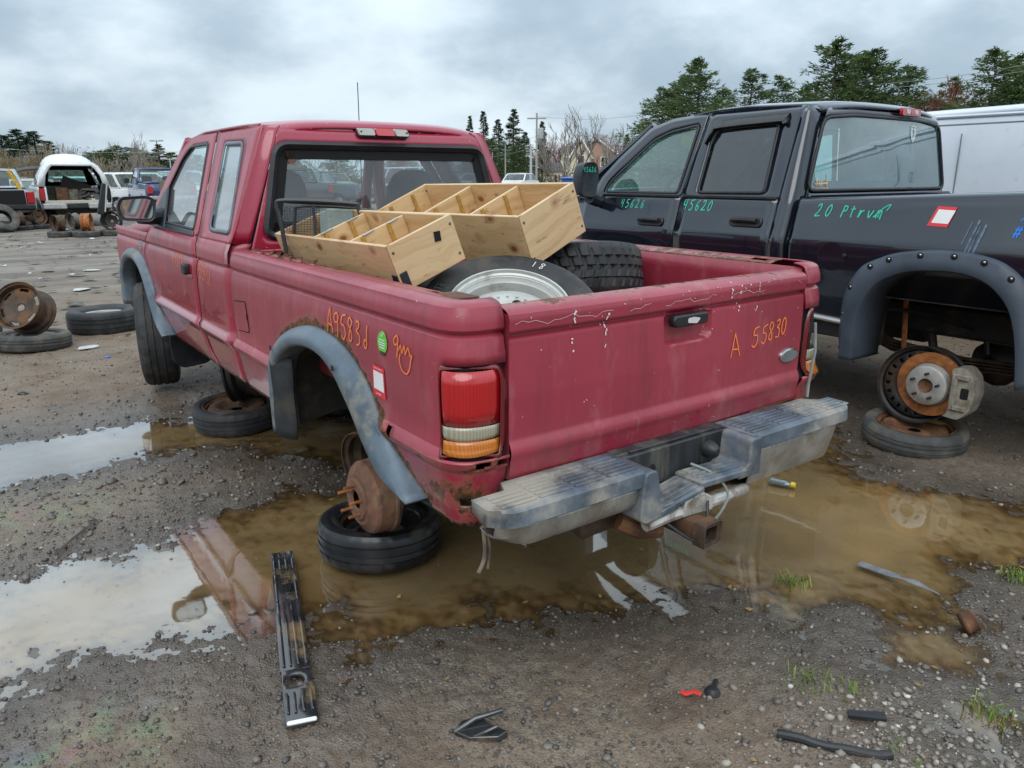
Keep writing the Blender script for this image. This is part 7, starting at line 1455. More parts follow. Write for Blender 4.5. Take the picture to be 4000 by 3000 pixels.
for k, (u, D, H, i, wd, lab) in enumerate((
    (1425, 62, 190, 0, 1.0, 'small pine at the left end of the right hand pines'), (1500, 60, 128, 0, 1.0, 'tall pine above the windscreen of the black pickup'), (1610, 64, 150, 1, 1.1, 'thin crowned pine above the black cab roof'), (1665, 66, 165, 1, .9, 'lean pine right of the thin crowned one'), (1780, 60, 90, 3, 1.0, 'tallest pine above the black cab'), (1865, 61, 110, 0, 1.15, 'broad pine next to the tallest one'), (1940, 63, 145, 3, .95, 'pine over the brake light of the black cab'), (2115, 60, 112, 3, .95, 'full pine above the white van'), (2200, 60, 128, 0, 1.1, 'pine cut by the right edge'), (1550, 68, 195, 3, 1.0, 'low pine filling in behind the black roof'), (1720, 70, 190, 0, 1.1, 'low pine between the two tall groups'), (2030, 66, 170, 1, 1.0, 'thin pine between the two right groups'), (2270, 62, 120, 0, 1, 'pine just past the right edge'), (1468, 66, 165, 3, .9, 'pine filling in left of the tall one'), (1825, 66, 120, 0, 1.0, 'pine squeezed between the two tallest'), (2160, 66, 125, 3, .9, 'pine right of the full one above the van'),
    (1352, 95, 290, 4, 1.2, 'small dark spruce behind the black mirror'),
    (1018, 100, 250, 4, 1.0, 'narrow spruce right beside the red roof'), (1047, 98, 240, 4, 1.15, 'second spruce of the dark clump'), (1078, 96, 258, 2, 1.1, 'thin topped spruce in the dark clump'), (1112, 94, 236, 2, 1.25, 'biggest dark spruce left of the poles'), (1135, 97, 285, 2, 1.2, 'low spruce at the right of the dark clump'), (1172, 100, 262, 4, 1.2, 'single spruce behind the utility pole'), (1062, 90, 300, 3, 1.2, 'bushy evergreen at the foot of the dark clump'), (1120, 88, 310, 3, 1.2, 'second bushy evergreen by the dark clump'),
    (20, 92, 292, 2, 2.7, 'dark round evergreen at the left edge'), (52, 94, 280, 2, 2.8, 'dark evergreen in the left clump'), (88, 95, 284, 2, 2.7, 'right hand dark evergreen of the left clump'), (118, 90, 305, 2, 2.2, 'low evergreen beside the left clump'),
    (170, 96, 338, 0, 2.2, 'low green pine behind the canopy pickup'), (205, 96, 330, 0, 2.1, 'green pine above the canopy pickup'), (232, 94, 325, 3, 2.0, 'green pine right of the canopy pickup'), (262, 92, 315, 3, 1.8, 'bushy green pine above the minivan'), (292, 92, 320, 0, 2.0, 'bushy pine left of the floodlight pole'), (318, 95, 330, 3, 1.9, 'low pine above the navy pickup'), (352, 92, 312, 2, 2.2, 'dark pine by the floodlight pole'), (375, 92, 330, 0, 2.2, 'pine against the red windscreen pillar'), (430, 92, 335, 0, 1.6, 'pine seen through the red cab, left'), (640, 92, 335, 3, 1.6, 'pine seen through the red cab, centre'), (730, 92, 330, 0, 1.6, 'pine seen through the red cab, right'), (860, 92, 330, 3, 1.6, 'pine seen past the right seat'), (540, 92, 335, 1, 1.6, 'pine hidden behind the red cab'), (970, 92, 330, 0, 1.6, 'pine behind the right rear pillar'))):
    place_con(i, *PX(u, D), top_h(u, H, D), lab, rz=k * 1.7, wd=wd)
for k, (u, D, H, i, wd, lab, bd) in enumerate((
    (1232, 84, 238, 0, 1.0, 'tall bare tree in front of the house', None), (1262, 82, 222, 1, .9, 'tallest bare tree in front of the house', None), (1205, 88, 275, 3, .9, 'pale bare tree left of the house', None), (1318, 92, 270, 3, 1.0, 'wispy bare tree right of the house', None),
    (1195, 122, 300, 4, 1.3, 'red budding maple left behind the house', FL_R), (1300, 125, 285, 4, 1.3, 'red budding maple right behind the house', FL_R), (1235, 126, 300, 4, 1.3, 'red budding maple behind the gable', FL_R), (1335, 120, 305, 4, 1.2, 'russet tree by the black mirror', FL_R), (2045, 64, 165, 4, 1.0, 'reddish bare tree above the white van', FL_R), (1985, 62, 190, 4, .9, 'reddish scrub behind the black cab', FL_R),
    (6, 78, 318, 2, 1.1, 'tan scrub tree at the left edge', FL_T), (35, 72, 330, 3, 1.0, 'grey scrub left of the canopy pickup', None), (62, 74, 322, 3, 1.1, 'pale grey shrub above the red car', None), (90, 70, 330, 2, 1.0, 'tan shrub left of the canopy', FL_T), (118, 74, 300, 2, 1.0, 'spiky tan tree above the canopy', None), (142, 76, 305, 3, .8, 'tall thin bare tree by the canopy roof', None), (178, 80, 308, 0, .8, 'solitary thin bare tree over the canopy pickup', None), (205, 72, 345, 3, 1.2, 'grey shrub right of the canopy pickup', None), (232, 70, 335, 2, 1.1, 'tan shrub above the white minivan', None), (262, 72, 330, 3, 1.1, 'bare shrub above the raised bonnet', None), (288, 74, 283, 0, .8, 'tall bare tree above the navy pickup', None), (302, 76, 300, 3, .7, 'bare twin stem beside the tall tree', None), (335, 72, 345, 2, 1.1, 'tan scrub left of the red cab', FL_T), (20, 70, 340, 2, 1.3, 'low tan scrub at far left', FL_T), (48, 84, 335, 2, 1.3, 'tan thicket under the dark evergreens', FL_T), (75, 84, 335, 2, 1.3, 'thicket behind the red car', FL_T), (155, 84, 340, 2, 1.3, 'thicket behind the canopy pickup', FL_T), (620, 76, 340, 2, 1.3, 'scrub seen through the red cab', FL_T), (720, 76, 335, 3, 1.3, 'bare scrub seen through the windscreen', None), (880, 76, 335, 3, 1.3, 'bare scrub seen past the seat', FL_T))):
    place_bare(i, *PX(u, D), top_h(u, H, D), lab, rz=k * 2.1, wd=wd, name='bare_tree' if i in (0, 1, 4) else 'bare_shrub', buds=bd)
for o_ in [x for t_ in CON_O for x in t_] + BT_O + [FL_R, FL_T]: bpy.data.objects.remove(o_)
# dense undergrowth that closes the horizon
rr = np.random.default_rng(8); V = []; F = []
for k in range(40000):
    u = rr.uniform(-300, 2500); D = rr.uniform(86, 104) if u < 1380 else rr.uniform(70, 84); x, y = at_px(u, D); h = rr.uniform(.3, 3.0) * (1.0 if u > 400 else 1.7); z = rr.uniform(0, h); s_ = rr.uniform(.10, .34); o = len(V); d = rr.normal(size=3); e = rr.normal(size=3); d /= np.linalg.norm(d); e /= np.linalg.norm(e); c = np.array([x, y, z]); V += [c, c + d * s_, c + e * s_ * .7]; F.append((o, o + 1, o + 2))
o = np_obj('undergrowth', np.array(V), np.array(F), 'brush_tan'); tag(o, kind='stuff')
# ================================================================== house, poles, wires
hx, hy = at_px(1252, 112); HS = thing('house', 'beige two storey house with steep gables and attached garage', 'house', (hx, hy, 0), R_(-41))
def hb(nm, poly, d0, d1, mat, par=None): b = B(); b.prism(poly, d0, d1, lambda u, v, d: (u, d, v)); return b.obj(nm, mat, par or HS)
main = hb('wall', [(-1.0, 0), (5.6, 0), (5.6, 4.4), (2.6, 6.5), (-1.0, 4.9)], 0, 7, 'house_brick'); g1 = hb('gable_bay', [(-1.2, 0), (1.6, 0), (1.6, 4.4), (.2, 6.6), (-1.2, 4.4)], -1.2, 0.5, 'house_siding'); g2 = hb('gable_bay', [(-2.6, 0), (-1.2, 0), (-1.2, 4.5), (-1.9, 5.6), (-2.6, 4.5)], -.6, 1.0, 'house_siding'); ga = hb('garage', [(-6.2, 0), (-2.4, 0), (-2.4, 2.3), (-6.2, 2.3)], -1.0, 4, 'house_siding')
hb('garage_roof', [(-6.5, 2.3), (-2.2, 2.3), (-2.6, 3.5), (-5.0, 3.5)], -1.3, 4.2, 'house_roof')
def slope(p0, p1, d0, d1, nm='roof'):
    b = B(); (u0, v0), (u1, v1) = p0, p1; b.add([(u0, d0, v0), (u1, d0, v1), (u1, d1, v1), (u0, d1, v0)], [(0, 1, 2, 3)]); b.obj(nm, 'house_roof', HS, solid=.18)
slope((5.9, 4.3), (2.6, 6.62), -.3, 7.2); slope((2.6, 6.62), (-1.4, 4.85), -.2, 7.2); slope((1.9, 4.0), (.2, 6.75), -1.5, 4); slope((.2, 6.75), (-1.5, 4.0), -1.5, 4); slope((-1.0, 4.3), (-1.9, 5.75), -.9, 3); slope((-1.9, 5.75), (-2.8, 4.3), -.9, 3)
for (u, v, w_, h, d, par) in ((.2, 3.2, .9, 1.2, -1.24, g1), (.2, .5, 1.6, 1.5, -1.24, g1), (-1.9, 3.2, .8, 1.1, -.64, g2), (-1.9, .9, .6, 1.4, -.64, g2), (3.6, 3.0, 1.0, 1.2, -.04, main), (3.6, .8, 1.4, 1.3, -.04, main), (-3.1, .1, .9, 1.7, -1.04, ga)):
    b = B(); b.box((u, d, v + h / 2), (w_ + .2, .10, h + .2)); wf = b.obj('window', 'house_trim', par); b = B()
    for k in (-1, 1): b.box((u + k * w_ / 4, d - .05, v + h / 2), (w_ / 2 - .06, .04, h))
    b.obj('pane', 'glass_tint', wf)
b = B(); b.box((-4.9, -1.04, 1.05), (1.9, .08, 1.9), .02); b.obj('garage_door', 'house_trim', ga)
for p0, p1 in (((1.9, 4.0), (.2, 6.72)), ((.2, 6.72), (-1.5, 4.0)), ((5.9, 4.3), (2.6, 6.6))):
    b = B(); b.tube([(p0[0], -1.55 if p0[0] < 2 else -.33, p0[1]), (p1[0], -1.55 if p0[0] < 2 else -.33, p1[1])], .14, 4); b.obj('bargeboard', 'house_trim', HS)
def pole(u, D, H, lab, mat='pole_wood', cross=True, lamp=False, r=.13):
    x, y = at_px(u, D); P = thing('utility_pole' if not lamp else 'light_pole', lab, 'pole', (x, y, 0), R_(-40)); b = B(); b.tube([(0, 0, -.3), (0, 0, H)], [r, r * .65], 8); b.obj('post', mat, P)
    if cross: b = B(); b.box((0, 0, H - .5), (1.9, .12, .13)); b.obj('cross_arm', mat, P)
    if lamp:
        b = B(); b.box((-.5, 0, H - .05), (.5, .25, .16), .03); b.box((.5, 0, H - .05), (.5, .25, .16), .03); b.tube([(-.5, 0, H - .1), (.5, 0, H - .1)], .04, 6); b.obj('floodlights', 'pole_steel', P)
    return P, Vector((x, y, H))
p1, P1 = pole(1160, 78, 7.6, 'tall utility pole with grey transformer in front of the spruce'); b = B(); b.lathe([(0, -.5), (.24, -.5), (.26, -.45), (.26, .45), (.2, .5), (0, .52)], (.42, 0, 5.7), n=14); b.obj('transformer', 'pole_steel', p1)
p2, P2 = pole(1148, 62, 3.9, 'short pale pole beside the tall utility pole', 'pole_steel', False); p3, P3 = pole(1093, 84, 4.9, 'thin post in front of the dark spruces', 'pole_wood', False, r=.09); p4, P4 = pole(1276, 96, 6.0, 'bare post in front of the brick gable', 'pole_wood', False, r=.12); p5, P5 = pole(1065, 86, 4.2, 'thin post beside the red pillar', 'pole_wood', False, r=.08)
pole(373, 70, 3.1, 'light pole with twin lamps left of the red cab', 'pole_steel', False, True, .07); pole(349, 96, 5.6, 'tall mast with a cross of lamps behind the dark pine', 'steel_dark', False, True, .07); pole(186, 66, 2.7, 'leaning white post above the canopy pickup', 'pole_steel', False, False, .06)
def wire(a, c, sag, lab):
    P = [a.lerp(c, t_ / 14) - Vector((0, 0, sag * math.sin(math.pi * t_ / 14))) for t_ in range(15)]; b = B(); o0 = P[0].copy(); b.tube([p - o0 for p in P], .012, 4); o = b.obj('power_line', 'wire_grey'); o.location = o0; tag(o, lab, 'wire', 'overhead wires')
L0, L1 = Vector((*at_px(1000, 84), 3.6)), Vector((*at_px(1420, 90), 3.2)); wire(L0, Vector((P2.x, P2.y, 3.7)), .3, 'lower wire running left from the short pale pole'); wire(Vector((P1.x, P1.y, 5.0)), L1, .5, 'wire crossing in front of the house'); wire(Vector((*at_px(1000, 84), 4.6)), Vector((P1.x, P1.y, 5.4)), .3, 'upper wire left of the tall pole'); wire(Vector((P1.x, P1.y, 7.3)), Vector((*at_px(1420, 66), 6.6)), .4, 'high wire across the sky to the pines')
for k in range(2): wire(Vector((*at_px(1880, 50), 6.3 + .25 * k)), Vector((*at_px(2420, 44), 6.9 + .3 * k)), .3, ('lower', 'upper')[k] + ' of two wires in front of the right pines')
for (u, D, H) in ((10, 66, 2.2),): wire(Vector((*at_px(-40, 66), 3.6)), Vector((*at_px(420, 66), 3.5)), .2, 'thin wire along the far left thicket')
# ================================================================== things in the bed
def board(nm, L, T, H, loc, rot, parent, mat='pine_wood', bev=.002):
    b = B(); b.box((0, 0, 0), (L, T, H), bev); o = b.obj(nm, mat, parent, ang=30); o.location = loc; o.rotation_euler = rot; return o
def crate(label, pos, Rm, L, W, H, seed):
    root = thing('wooden_crate', label, 'crate', pos, group=None); root.rotation_euler = Matrix(Rm).to_euler(); T = .014; Z90 = (0, 0, R_(90)); rr = random.Random(seed)
    for y in (T / 2, L - T / 2): 
        e = board('end_board', W, T, H, (W / 2, y, H / 2), (0, 0, 0), root)
        for x in (.016, W - .016):
            for z in (.03, H - .03): b = B(); b.lathe([(0, -.0025), (.004, -.0025), (.0055, 0)], (x - W / 2, -T / 2 - .0004, z - H / 2), 'Y', 10); b.obj('screw', 'steel_grey', e)
    for x in (T / 2, W - T / 2): board('side_board', L - 2 * T - .001, T, H, (x, L / 2, H / 2), Z90, root)
    board('base_board', L - 2 * T - .002, W - 2 * T - .002, .010, (W / 2, L / 2, .006), Z90, root)
    for y in (L * .32, L * .64):
        d = board('divider', W - 2 * T - .001, .012, H - .022, (W / 2, y, H / 2 + .004), (0, 0, 0), root)
        for x in (-W * .24, W * .18): b = B(); b.box((x, -.0095, 0), (.016, .007, H - .03), .001); b.obj('cleat', 'wood_cleat', d)
    for x in (-W * .24, W * .18): b = B(); b.box((W / 2 + x, L - T - .0045, H / 2), (.016, .007, H - .02), .001); b.obj('cleat', 'wood_cleat', root)
    b = B(); b.box((T / 2 + .0005, .0015, H / 2), (T * 1.02, .0015, H * 1.002)); b.obj('end_grain', 'wood_dark', root)
    return root
R1 = ((.93376, -.03715, -.35597), (.03811, .99926, -.00433), (.35587, -.00952, .93449)); R2 = ((.91721, -.11479, -.38151), (.10999, .99334, -.03445), (.38292, -.01036, .92372))
c1 = crate('shallow varnished pine crate tilted on the left, black patch on its end', (-.635, -.307, 1.106), R1, .96, .275, .168, 1)
c2 = crate('deep knotty pine crate with screw heads, higher and right of the other', (-.079, -.305, 1.152), R2, .96, .317, .205, 2)
b = B(); b.box((.023, -.003, .035), (.030, .005, .062), .002); b.box((-.003, .016, .035), (.005, .034, .062), .002); b.obj('corner_patch', 'black_plastic', c1); b = B(); b.box((.195, -.002, .120), (.026, .003, .034), .001, rotm('Y', 12)); b.obj('tape_patch', 'gap_black', c1)
for (x, y) in ((.10, .307), (.21, .307), (.08, .614), (.20, .614)): b = B(); b.box((x, y - .004, .160), (.055, .016, .003), .001, rotm('Z', 8)); b.obj('metal_strip', 'alloy', c1)

def wheel_thing(name, label, loc, rot, Ro=None, Wd=.16, Ri=.19, tm='tyre', rimm=None, rim_w=.9, disc=None, disc_z=.02, style='rib', n=96, group=None, cat=None, seed=1, rimn=48, dish=.03):
    """A tyre, a bare rim, or both; local axis Z is the axle."""
    r = thing(name, label, cat or name.replace('_', ' ').split()[-1], loc, 0, group, rot)
    if Ro: b = B(); tyre_mesh(b, Ro, Wd, Ri, n, style, seed=seed); b.obj('tyre', tm, r, ang=30)
    if rimm:
        b = B(); rim_barrel(b, Ri, Wd * rim_w, rimn); rb = b.obj('rim', rimm, r, ang=40)
        if disc: b = B(); rim_disc(b, Ri, disc_z, style=disc, n=rimn, dish=dish); b.obj('rim_disc', rimm, rb, ang=40, solid=.006)
    return r
# spare with pale alloy wheel, lying tilted towards the tailgate
ta = wheel_thing('wheel', 'winter tyre on a pale alloy wheel lying tilted in the truck bed', (-.290, -.430, .965), eul(24, -16, 0), .332, .205, .203, 'tyre', 'alloy_white', 1.0, None, style='rib', n=112)
b = B(); b.lathe([(.197, .088), (.188, .070), (.182, .064), (.177, .030), (.166, .018), (.158, .034), (.148, .048), (.125, .055), (.105, .056), (.060, .056), (.050, .060), (.048, .075), (.04, .082), (0, .084)], n=56); al = b.obj('alloy_face', 'alloy_white', ta, ang=30)
for k in range(20): a = 2 * math.pi * k / 20; b = B(); b.lathe([(.0, .009), (.004, .008), (.006, .003), (.0062, 0)], (.108 * math.cos(a), .108 * math.sin(a), .0545), n=8); b.obj('rivet', 'alloy_white', al)
for k in range(6): a = 2 * math.pi * (k + .5) / 6; b = B(); b.lathe([(0, .0012), (.016, .0012), (.017, 0)], (.078 * math.cos(a), .078 * math.sin(a), .0562), n=16); b.obj('lug_hole', 'gap_black', al)
def on_wall(u, v, w_):      # lettering bent round the sidewall
    a = R_(128) - u / .268; r = .266 + v; return (r * math.cos(a), r * math.sin(a), .1030 + w_)
text_mesh('FORTE', .040, 'tyre_lettering', 'tyre_dusty', ta, on_wall, .001)
b = B(); scrawl(b, "18", -.02, -.02, .035, lambda u, v: (lambda a, r: (r * math.cos(a), r * math.sin(a), .1040))(R_(28) - u / .27, .266 + v), .003, adv=.9, seed=6); b.obj('chalk_mark', 'scrape_white', ta)
wheel_thing('tyre', 'chunky block tread snow tyre lying flat in the truck bed', (.350, .02, 1.055), eul(-10, 8, 20), .345, .225, .20, 'tyre', None, style='block', n=280)
wheel_thing('tyre', 'worn tyre at the bottom of the stack in the truck bed', (.335, .10, .83), eul(0, 0, 40), .35, .205, .20, 'tyre', None, style='block', n=98)
wheel_thing('tyre', 'tyre lying under the shallow crate in the truck bed', (-.33, .44, .975), eul(-6, 12, 0), .355, .21, .20, 'tyre', None, style='block', n=98)
wheel_thing('tyre', 'lowest tyre in the bed below the shallow crate', (-.33, .47, .785) , eul(0, 0, 0), .35, .13, .20, 'tyre', None, style='rib', n=64)
# wire mesh file basket
bk = thing('mesh_basket', 'black wire mesh letter basket leaning on the shallow crate by the rear window', 'basket', (-.585, .41, 1.100)); bk.rotation_euler = eul(-4, 3, -30); bk.scale = (1.32, 1.32, 1.28)
fr = [(-.13, 0, 0), (-.155, 0, .16), (-.165, 0, .205), (-.14, 0, .222), (.055, 0, .222), (.082, 0, .205), (.10, 0, .10), (.125, 0, -.06)]
b = B(); b.tube(smooth_path(fr, 5), .0065, 8); b.obj('frame', 'basket_metal', bk)
b = B(); b.tube(smooth_path([(.13, .11, -.06), (.10, .11, .06), (.135, .11, .17), (.12, .11, .205), (-.10, .11, .21), (-.13, .11, .17), (-.13, .11, 0)], 5), .005, 8); b.obj('frame', 'basket_metal', bk)
b = B(); b.tube([(-.055, -.004, .215), (-.045, -.006, .07), (.02, -.01, -.06)], .005, 6); b.obj('divider_rod', 'basket_metal', bk)
b = B(); b.prism([(-.04, .07), (.085, .07), (.105, -.06), (.03, -.06)], 0, 1, lambda u, v, d: (u, .012 + .006 * d, v)); b.obj('plate', 'basket_metal', bk)
b = B(); b.prism(round_poly([(-.035, .075), (.07, .075), (.06, .205), (-.04, .205)], .012), 0, 1, lambda u, v, d: (u, .02 + .002 * d, v)); b.obj('card', 'glass_side', bk)
b = B()
for k in range(30): 
    z = -.02 + .225 * k / 29; b.tube([(-.155, .045, z), (-.02, .045, z)], .0008, 3, cap=False); b.tube([(.09, .002 + .0, z), (.11, .11, z)], .0008, 3, cap=False)
    x = -.155 + .135 * k / 29; b.tube([(x, .045, -.02), (x, .045, .205)], .0008, 3, cap=False)
    y = .11 * k / 29; b.tube([(-.15, y, .217), (.07, y, .217)], .0008, 3, cap=False)
    if k % 2 == 0: y2 = .11 * k / 29; b.tube([(.09 + .02 * k / 29, y2, -.02), (.09 + .02 * k / 29, y2, .205)], .0008, 3, cap=False)
o = b.obj('wire_mesh', 'basket_metal', bk, fix=False); o['kind'] = 'stuff'
b = B(); b.prism([(0, 0), (.012, .03), (.03, .022), (.034, -.005), (.016, -.014)], 0, 1, lambda u, v, d: (.005 + u, .004 + .012 * d, .03 + v)); b.obj('clip', 'steel_grey', bk)

# ================================================================== wheels the red truck stands on, and others about
wheel_thing('tyre', 'wet black tyre lying flat under the rusty brake drum', (-.615, .02, .086), eul(-3, 3, 0), .248, .155, .160, 'tyre_wet', 'steel_dark', .8, 'none', -.03, n=104, seed=3)
wheel_thing('rim', 'rusty slotted steel wheel standing behind the brake drum', (-.555, .045, .345), eul(8, 78, 20), None, .16, .185, 'tyre', 'steel_rusty', 1.0, 'slots', .03)
wheel_thing('tyre', 'compact spare lying in the puddle under the middle of the red cab', (-.585, 2.02, .085), eul(2, -2, 0), .262, .14, .19, 'tyre', 'steel_rusty', .9, 'none', .02, n=96, seed=4)
wheel_thing('rim', 'black steel wheel standing on the spare under the red cab', (-.50, 2.06, .345), eul(0, 84, -30), None, .19, .19, 'tyre', 'steel_dark', 1.0, 'slots', .04)
wheel_thing('tyre', 'black tyre in the shade under the far side of the red truck', (.10, 2.03, .10), eul(4, 3, 0), .28, .17, .19, 'tyre_wet', 'steel_dark', .9, 'none', 0, n=80, seed=5)
wheel_thing('rim', 'dark steel wheel propping the frame on the far side', (.22, 2.10, .355), eul(0, 80, 40), None, .18, .185, 'tyre', 'steel_dark', 1.0, 'slots', .03)
sp_ = wheel_thing('wheel', 'lying spare with yellow painted rim under the rusty brake disc', (2.395, -.655, .080), eul(3, -2, 0), .272, .125, .19, 'tyre_dusty', 'rust', .9, 'none', .01, n=104, seed=6)
b = B(); b.add([(.10 + .045 * math.cos(a), -.02 + .10 * math.sin(a), .058) for a in (0, .6, 1.2, 1.9, 2.6, 3.3, 4.0, 4.8, 5.5)], [tuple(range(9))]); b.obj('paint_patch', 'yellow_paint', sp_)
wheel_thing('rim', 'black steel wheel with round vent holes leaning behind the rusty brake disc', (2.505, -.615, .335), eul(10, -80, -6), None, .17, .208, 'tyre', 'steel_dark', 1.0, 'holes', .05, rimn=60)
# left of the red truck
wheel_thing('wheel', 'dusty grey compact spare lying flat with a rusty rim on top', (-1.405, 5.30, .085), eul(-2, 3, 0), .30, .14, .20, 'tyre_dusty', 'steel_grey', .9, 'none', .02, n=96, seed=7)
wheel_thing('rim', 'large rusty five hole rim balanced on the dusty spare', (-1.435, 5.30, .365), eul(62, 0, -38), None, .235, .205, 'tyre', 'steel_rusty', 1.0, 'five', .04, dish=.02)
wheel_thing('wheel', 'wide tyre lying flat beyond the red front wheel', (-.745, 5.86, .115), eul(0, 0, 30), .335, .225, .20, 'tyre', 'alloy_white', .7, None, n=104, seed=8)
wheel_thing('tyre', 'black tyre lying at the left edge of the gravel', (-1.90, 5.95, .10), eul(0, 2, 0), .30, .19, .19, 'tyre', 'steel_dark', .7, None, n=72, seed=9)
wheel_thing('rim', 'brown steel rim cut by the left edge, on a tyre', (-1.96, 5.92, .37), eul(70, 0, 20), None, .2, .19, 'tyre', 'steel_rusty', 1.0, 'slots', .03)
# ---- between the rows, farther off
def far(name, label, loc, rot, **k): return wheel_thing(name, label, loc, rot, n=40, rimn=32, **k)
far('tyre', 'flat tyre under the lone upright rim', (.40, 20.4, .09), eul(0, 0, 0), Ro=.31, Wd=.16, tm='tyre_dusty', rimm='steel_dark'); far('rim', 'lone upright rim seen edge on', (.37, 20.4, .36), eul(0, 90, 20), Wd=.22, Ri=.21, rimm='steel_rusty', disc='slots')
far('tyre', 'flat tyre under the rust orange rim', (.96, 20.1, .09), eul(0, 0, 0), Ro=.33, Wd=.16, tm='tyre_dusty', rimm='steel_dark'); far('rim', 'rust orange rim standing on a flat tyre', (1.0, 20.1, .38), eul(0, 90, -20), Wd=.24, Ri=.22, rimm='rotor_rust', disc='slots')
far('tyre', 'flat tyre half hidden behind the rust orange rim', (.95, 20.9, .09), eul(0, 0, 0), Ro=.33, Wd=.16, tm='tyre', rimm='steel_dark'); far('rim', 'grey rim standing beside the rust orange rim', (.78, 20.9, .38), eul(0, 90, 28), Wd=.22, Ri=.21, rimm='steel_grey', disc='slots')
far('tyre', 'flat tyre under the propped door panel', (1.60, 20.2, .09), eul(0, 0, 0), Ro=.33, Wd=.16, tm='tyre_dusty', rimm='steel_dark'); far('rim', 'black rim holding up the leaning door panel', (1.60, 20.2, .39), eul(80, 0, -24), Wd=.26, Ri=.235, rimm='steel_dark', disc='slots', disc_z=-.06)
far('tyre', 'flat tyre under the rim with the yellow post', (.30, 24.6, .08), eul(0, 0, 0), Ro=.33, Wd=.15, tm='tyre', rimm='steel_dark'); far('rim', 'brown rim at the foot of the yellow post', (.28, 24.6, .36), eul(80, 0, 25), Wd=.24, Ri=.22, rimm='steel_rusty', disc='slots')
far('tyre', 'flat tyre at the foot of the leaning truck tyre', (-.22, 24.2, .08), eul(0, 0, 0), Ro=.33, Wd=.15, tm='tyre', rimm='steel_dark'); far('rim', 'brown rim standing next to the leaning truck tyre', (-.24, 24.2, .34), eul(0, 84, 10), Wd=.24, Ri=.22, rimm='steel_rusty', disc='slots')
far('tyre', 'big tyre leaning at the far left edge', (-.66, 23.4, .40), eul(62, 0, 30), Ro=.42, Wd=.24, Ri=.21, tm='tyre_dusty')
far('tyre', 'big tyre lying behind the leaning one at the left edge', (-.80, 23.9, .14), eul(8, 0, 0), Ro=.42, Wd=.24, Ri=.21, tm='tyre')
b = B(); b.box((0, 0, 0), (.10, .07, 1.55), .01); yp = b.obj('post', 'yellow_paint'); yp.location = (.03, 24.75, 1.02); yp.rotation_euler = eul(0, -22, 0); tag(yp, 'flaking yellow steel post leaning from a brown rim', 'post')
dp = thing('door_panel', 'dark sill and door panel leaning on a black rim', 'door panel', (1.42, 20.45, .55)); dp.rotation_euler = eul(0, 14, 20)
b = B(); b.prism(round_poly([(-.10, 0), (.09, 0), (.06, .82), (-.06, .84)], .05), 0, .05, lambda u, v, d: (u, d, v)); b.obj('panel', 'black_plastic', dp, bevel=.01); b = B(); b.tube([(.09, -.01, .02), (.075, -.01, .4), (.055, -.01, .82)], .022, 6); b.obj('edge_trim', 'alloy', dp)

# ================================================================== small things on the ground
cv = thing('trim_cover', 'long ribbed black plastic cover strip with a round hole, lying in the mud', 'plastic cover', (-1.12, -.312, .036)); cv.rotation_euler = (R_(-1.0), R_(2), math.atan2(.299, -.995) + math.pi / 2 + math.pi / 2 + math.pi)
_d = Vector((-.299, -.995, 0)).normalized(); cv.rotation_euler = (0, R_(2), math.atan2(_d.y, _d.x) + math.pi / 2)      # local -Y points towards the near end
hc, hr = Vector((-.008, -.325)), .030
b = B(); ring = [(hc.x + hr * math.cos(a), hc.y + hr * 1.05 * math.sin(a)) for a in [2 * math.pi * (k + .5) / 16 for k in range(16)]]
sq = [(.043, -.31), (.043, -.285), (.043, -.27), (.02, -.27), (0, -.27), (-.02, -.27), (-.043, -.27), (-.043, -.285), (-.043, -.31), (-.043, -.34), (-.043, -.37), (-.02, -.37), (0, -.37), (.02, -.37), (.043, -.37), (.043, -.34)]
sq = [max(((q, -abs(math.atan2(q[1] - hc.y, q[0] - hc.x) - math.atan2(r[1] - hc.y, r[0] - hc.x))) for q in sq), key=lambda t_: t_[1])[0] for r in ring]
b.ring([(x, y, 0) for x, y in sq], [(x, y, 0) for x, y in ring]); b.add([(-.043, -.27, 0), (.043, -.27, 0), (.043, .51, 0), (-.043, .51, 0), (-.043, -.52, 0), (.043, -.52, 0), (.043, -.37, 0), (-.043, -.37, 0)], [(0, 1, 2, 3), (4, 5, 6, 7)]); b.obj('panel', 'cover_black', cv, solid=.010, bevel=.003)
for k, x in enumerate((-.034, -.013, .010, .034)):
    for (y0, y1) in ((-.475, -.385), (-.255, .12), (.36, .50)) + (((.13, .35),) if k in (0, 3) else ()): b = B(); b.box((x, (y0 + y1) / 2, .008), (.008, y1 - y0, .010), .003); b.obj('rib', 'cover_black', cv)
b = B(); b.box((0, -.512, .004), (.080, .014, .012), .003); b.obj('end_lip', 'sticker_white', cv)
text_mesh('SEMEEV', .046, 'raised_lettering', 'cover_black', cv, lambda u, v, w_: (v * 1.0, .24 - u * .95, .008 + w_ * 1.6), .004)
def tube_thing(name, label, cat, pts, r, mat, n=8, rings=0):
    P = smooth_path(pts, 8); c = sum(P, Vector()) / len(P); c.z = 0; b = B(); rr = r if not rings else [r * (1 + .10 * (i % 2)) for i in range(len(P))]; b.tube([p - c for p in P], rr, n); o = b.obj(name, mat, ang=30 if rings else 60); o.location = c; return tag(o, label, cat)
tube_thing('corrugated_hose', 'black corrugated cable hose curling over gravel', 'hose', [(-.235, -1.592, .018), (-.205, -1.640, .022), (-.175, -1.690, .017), (-.135, -1.735, .016), (-.095, -1.790, .016), (-.062, -1.818, .020)], .0125, 'black_plastic', 10, 1)
b = B(); rr = random.Random(8)
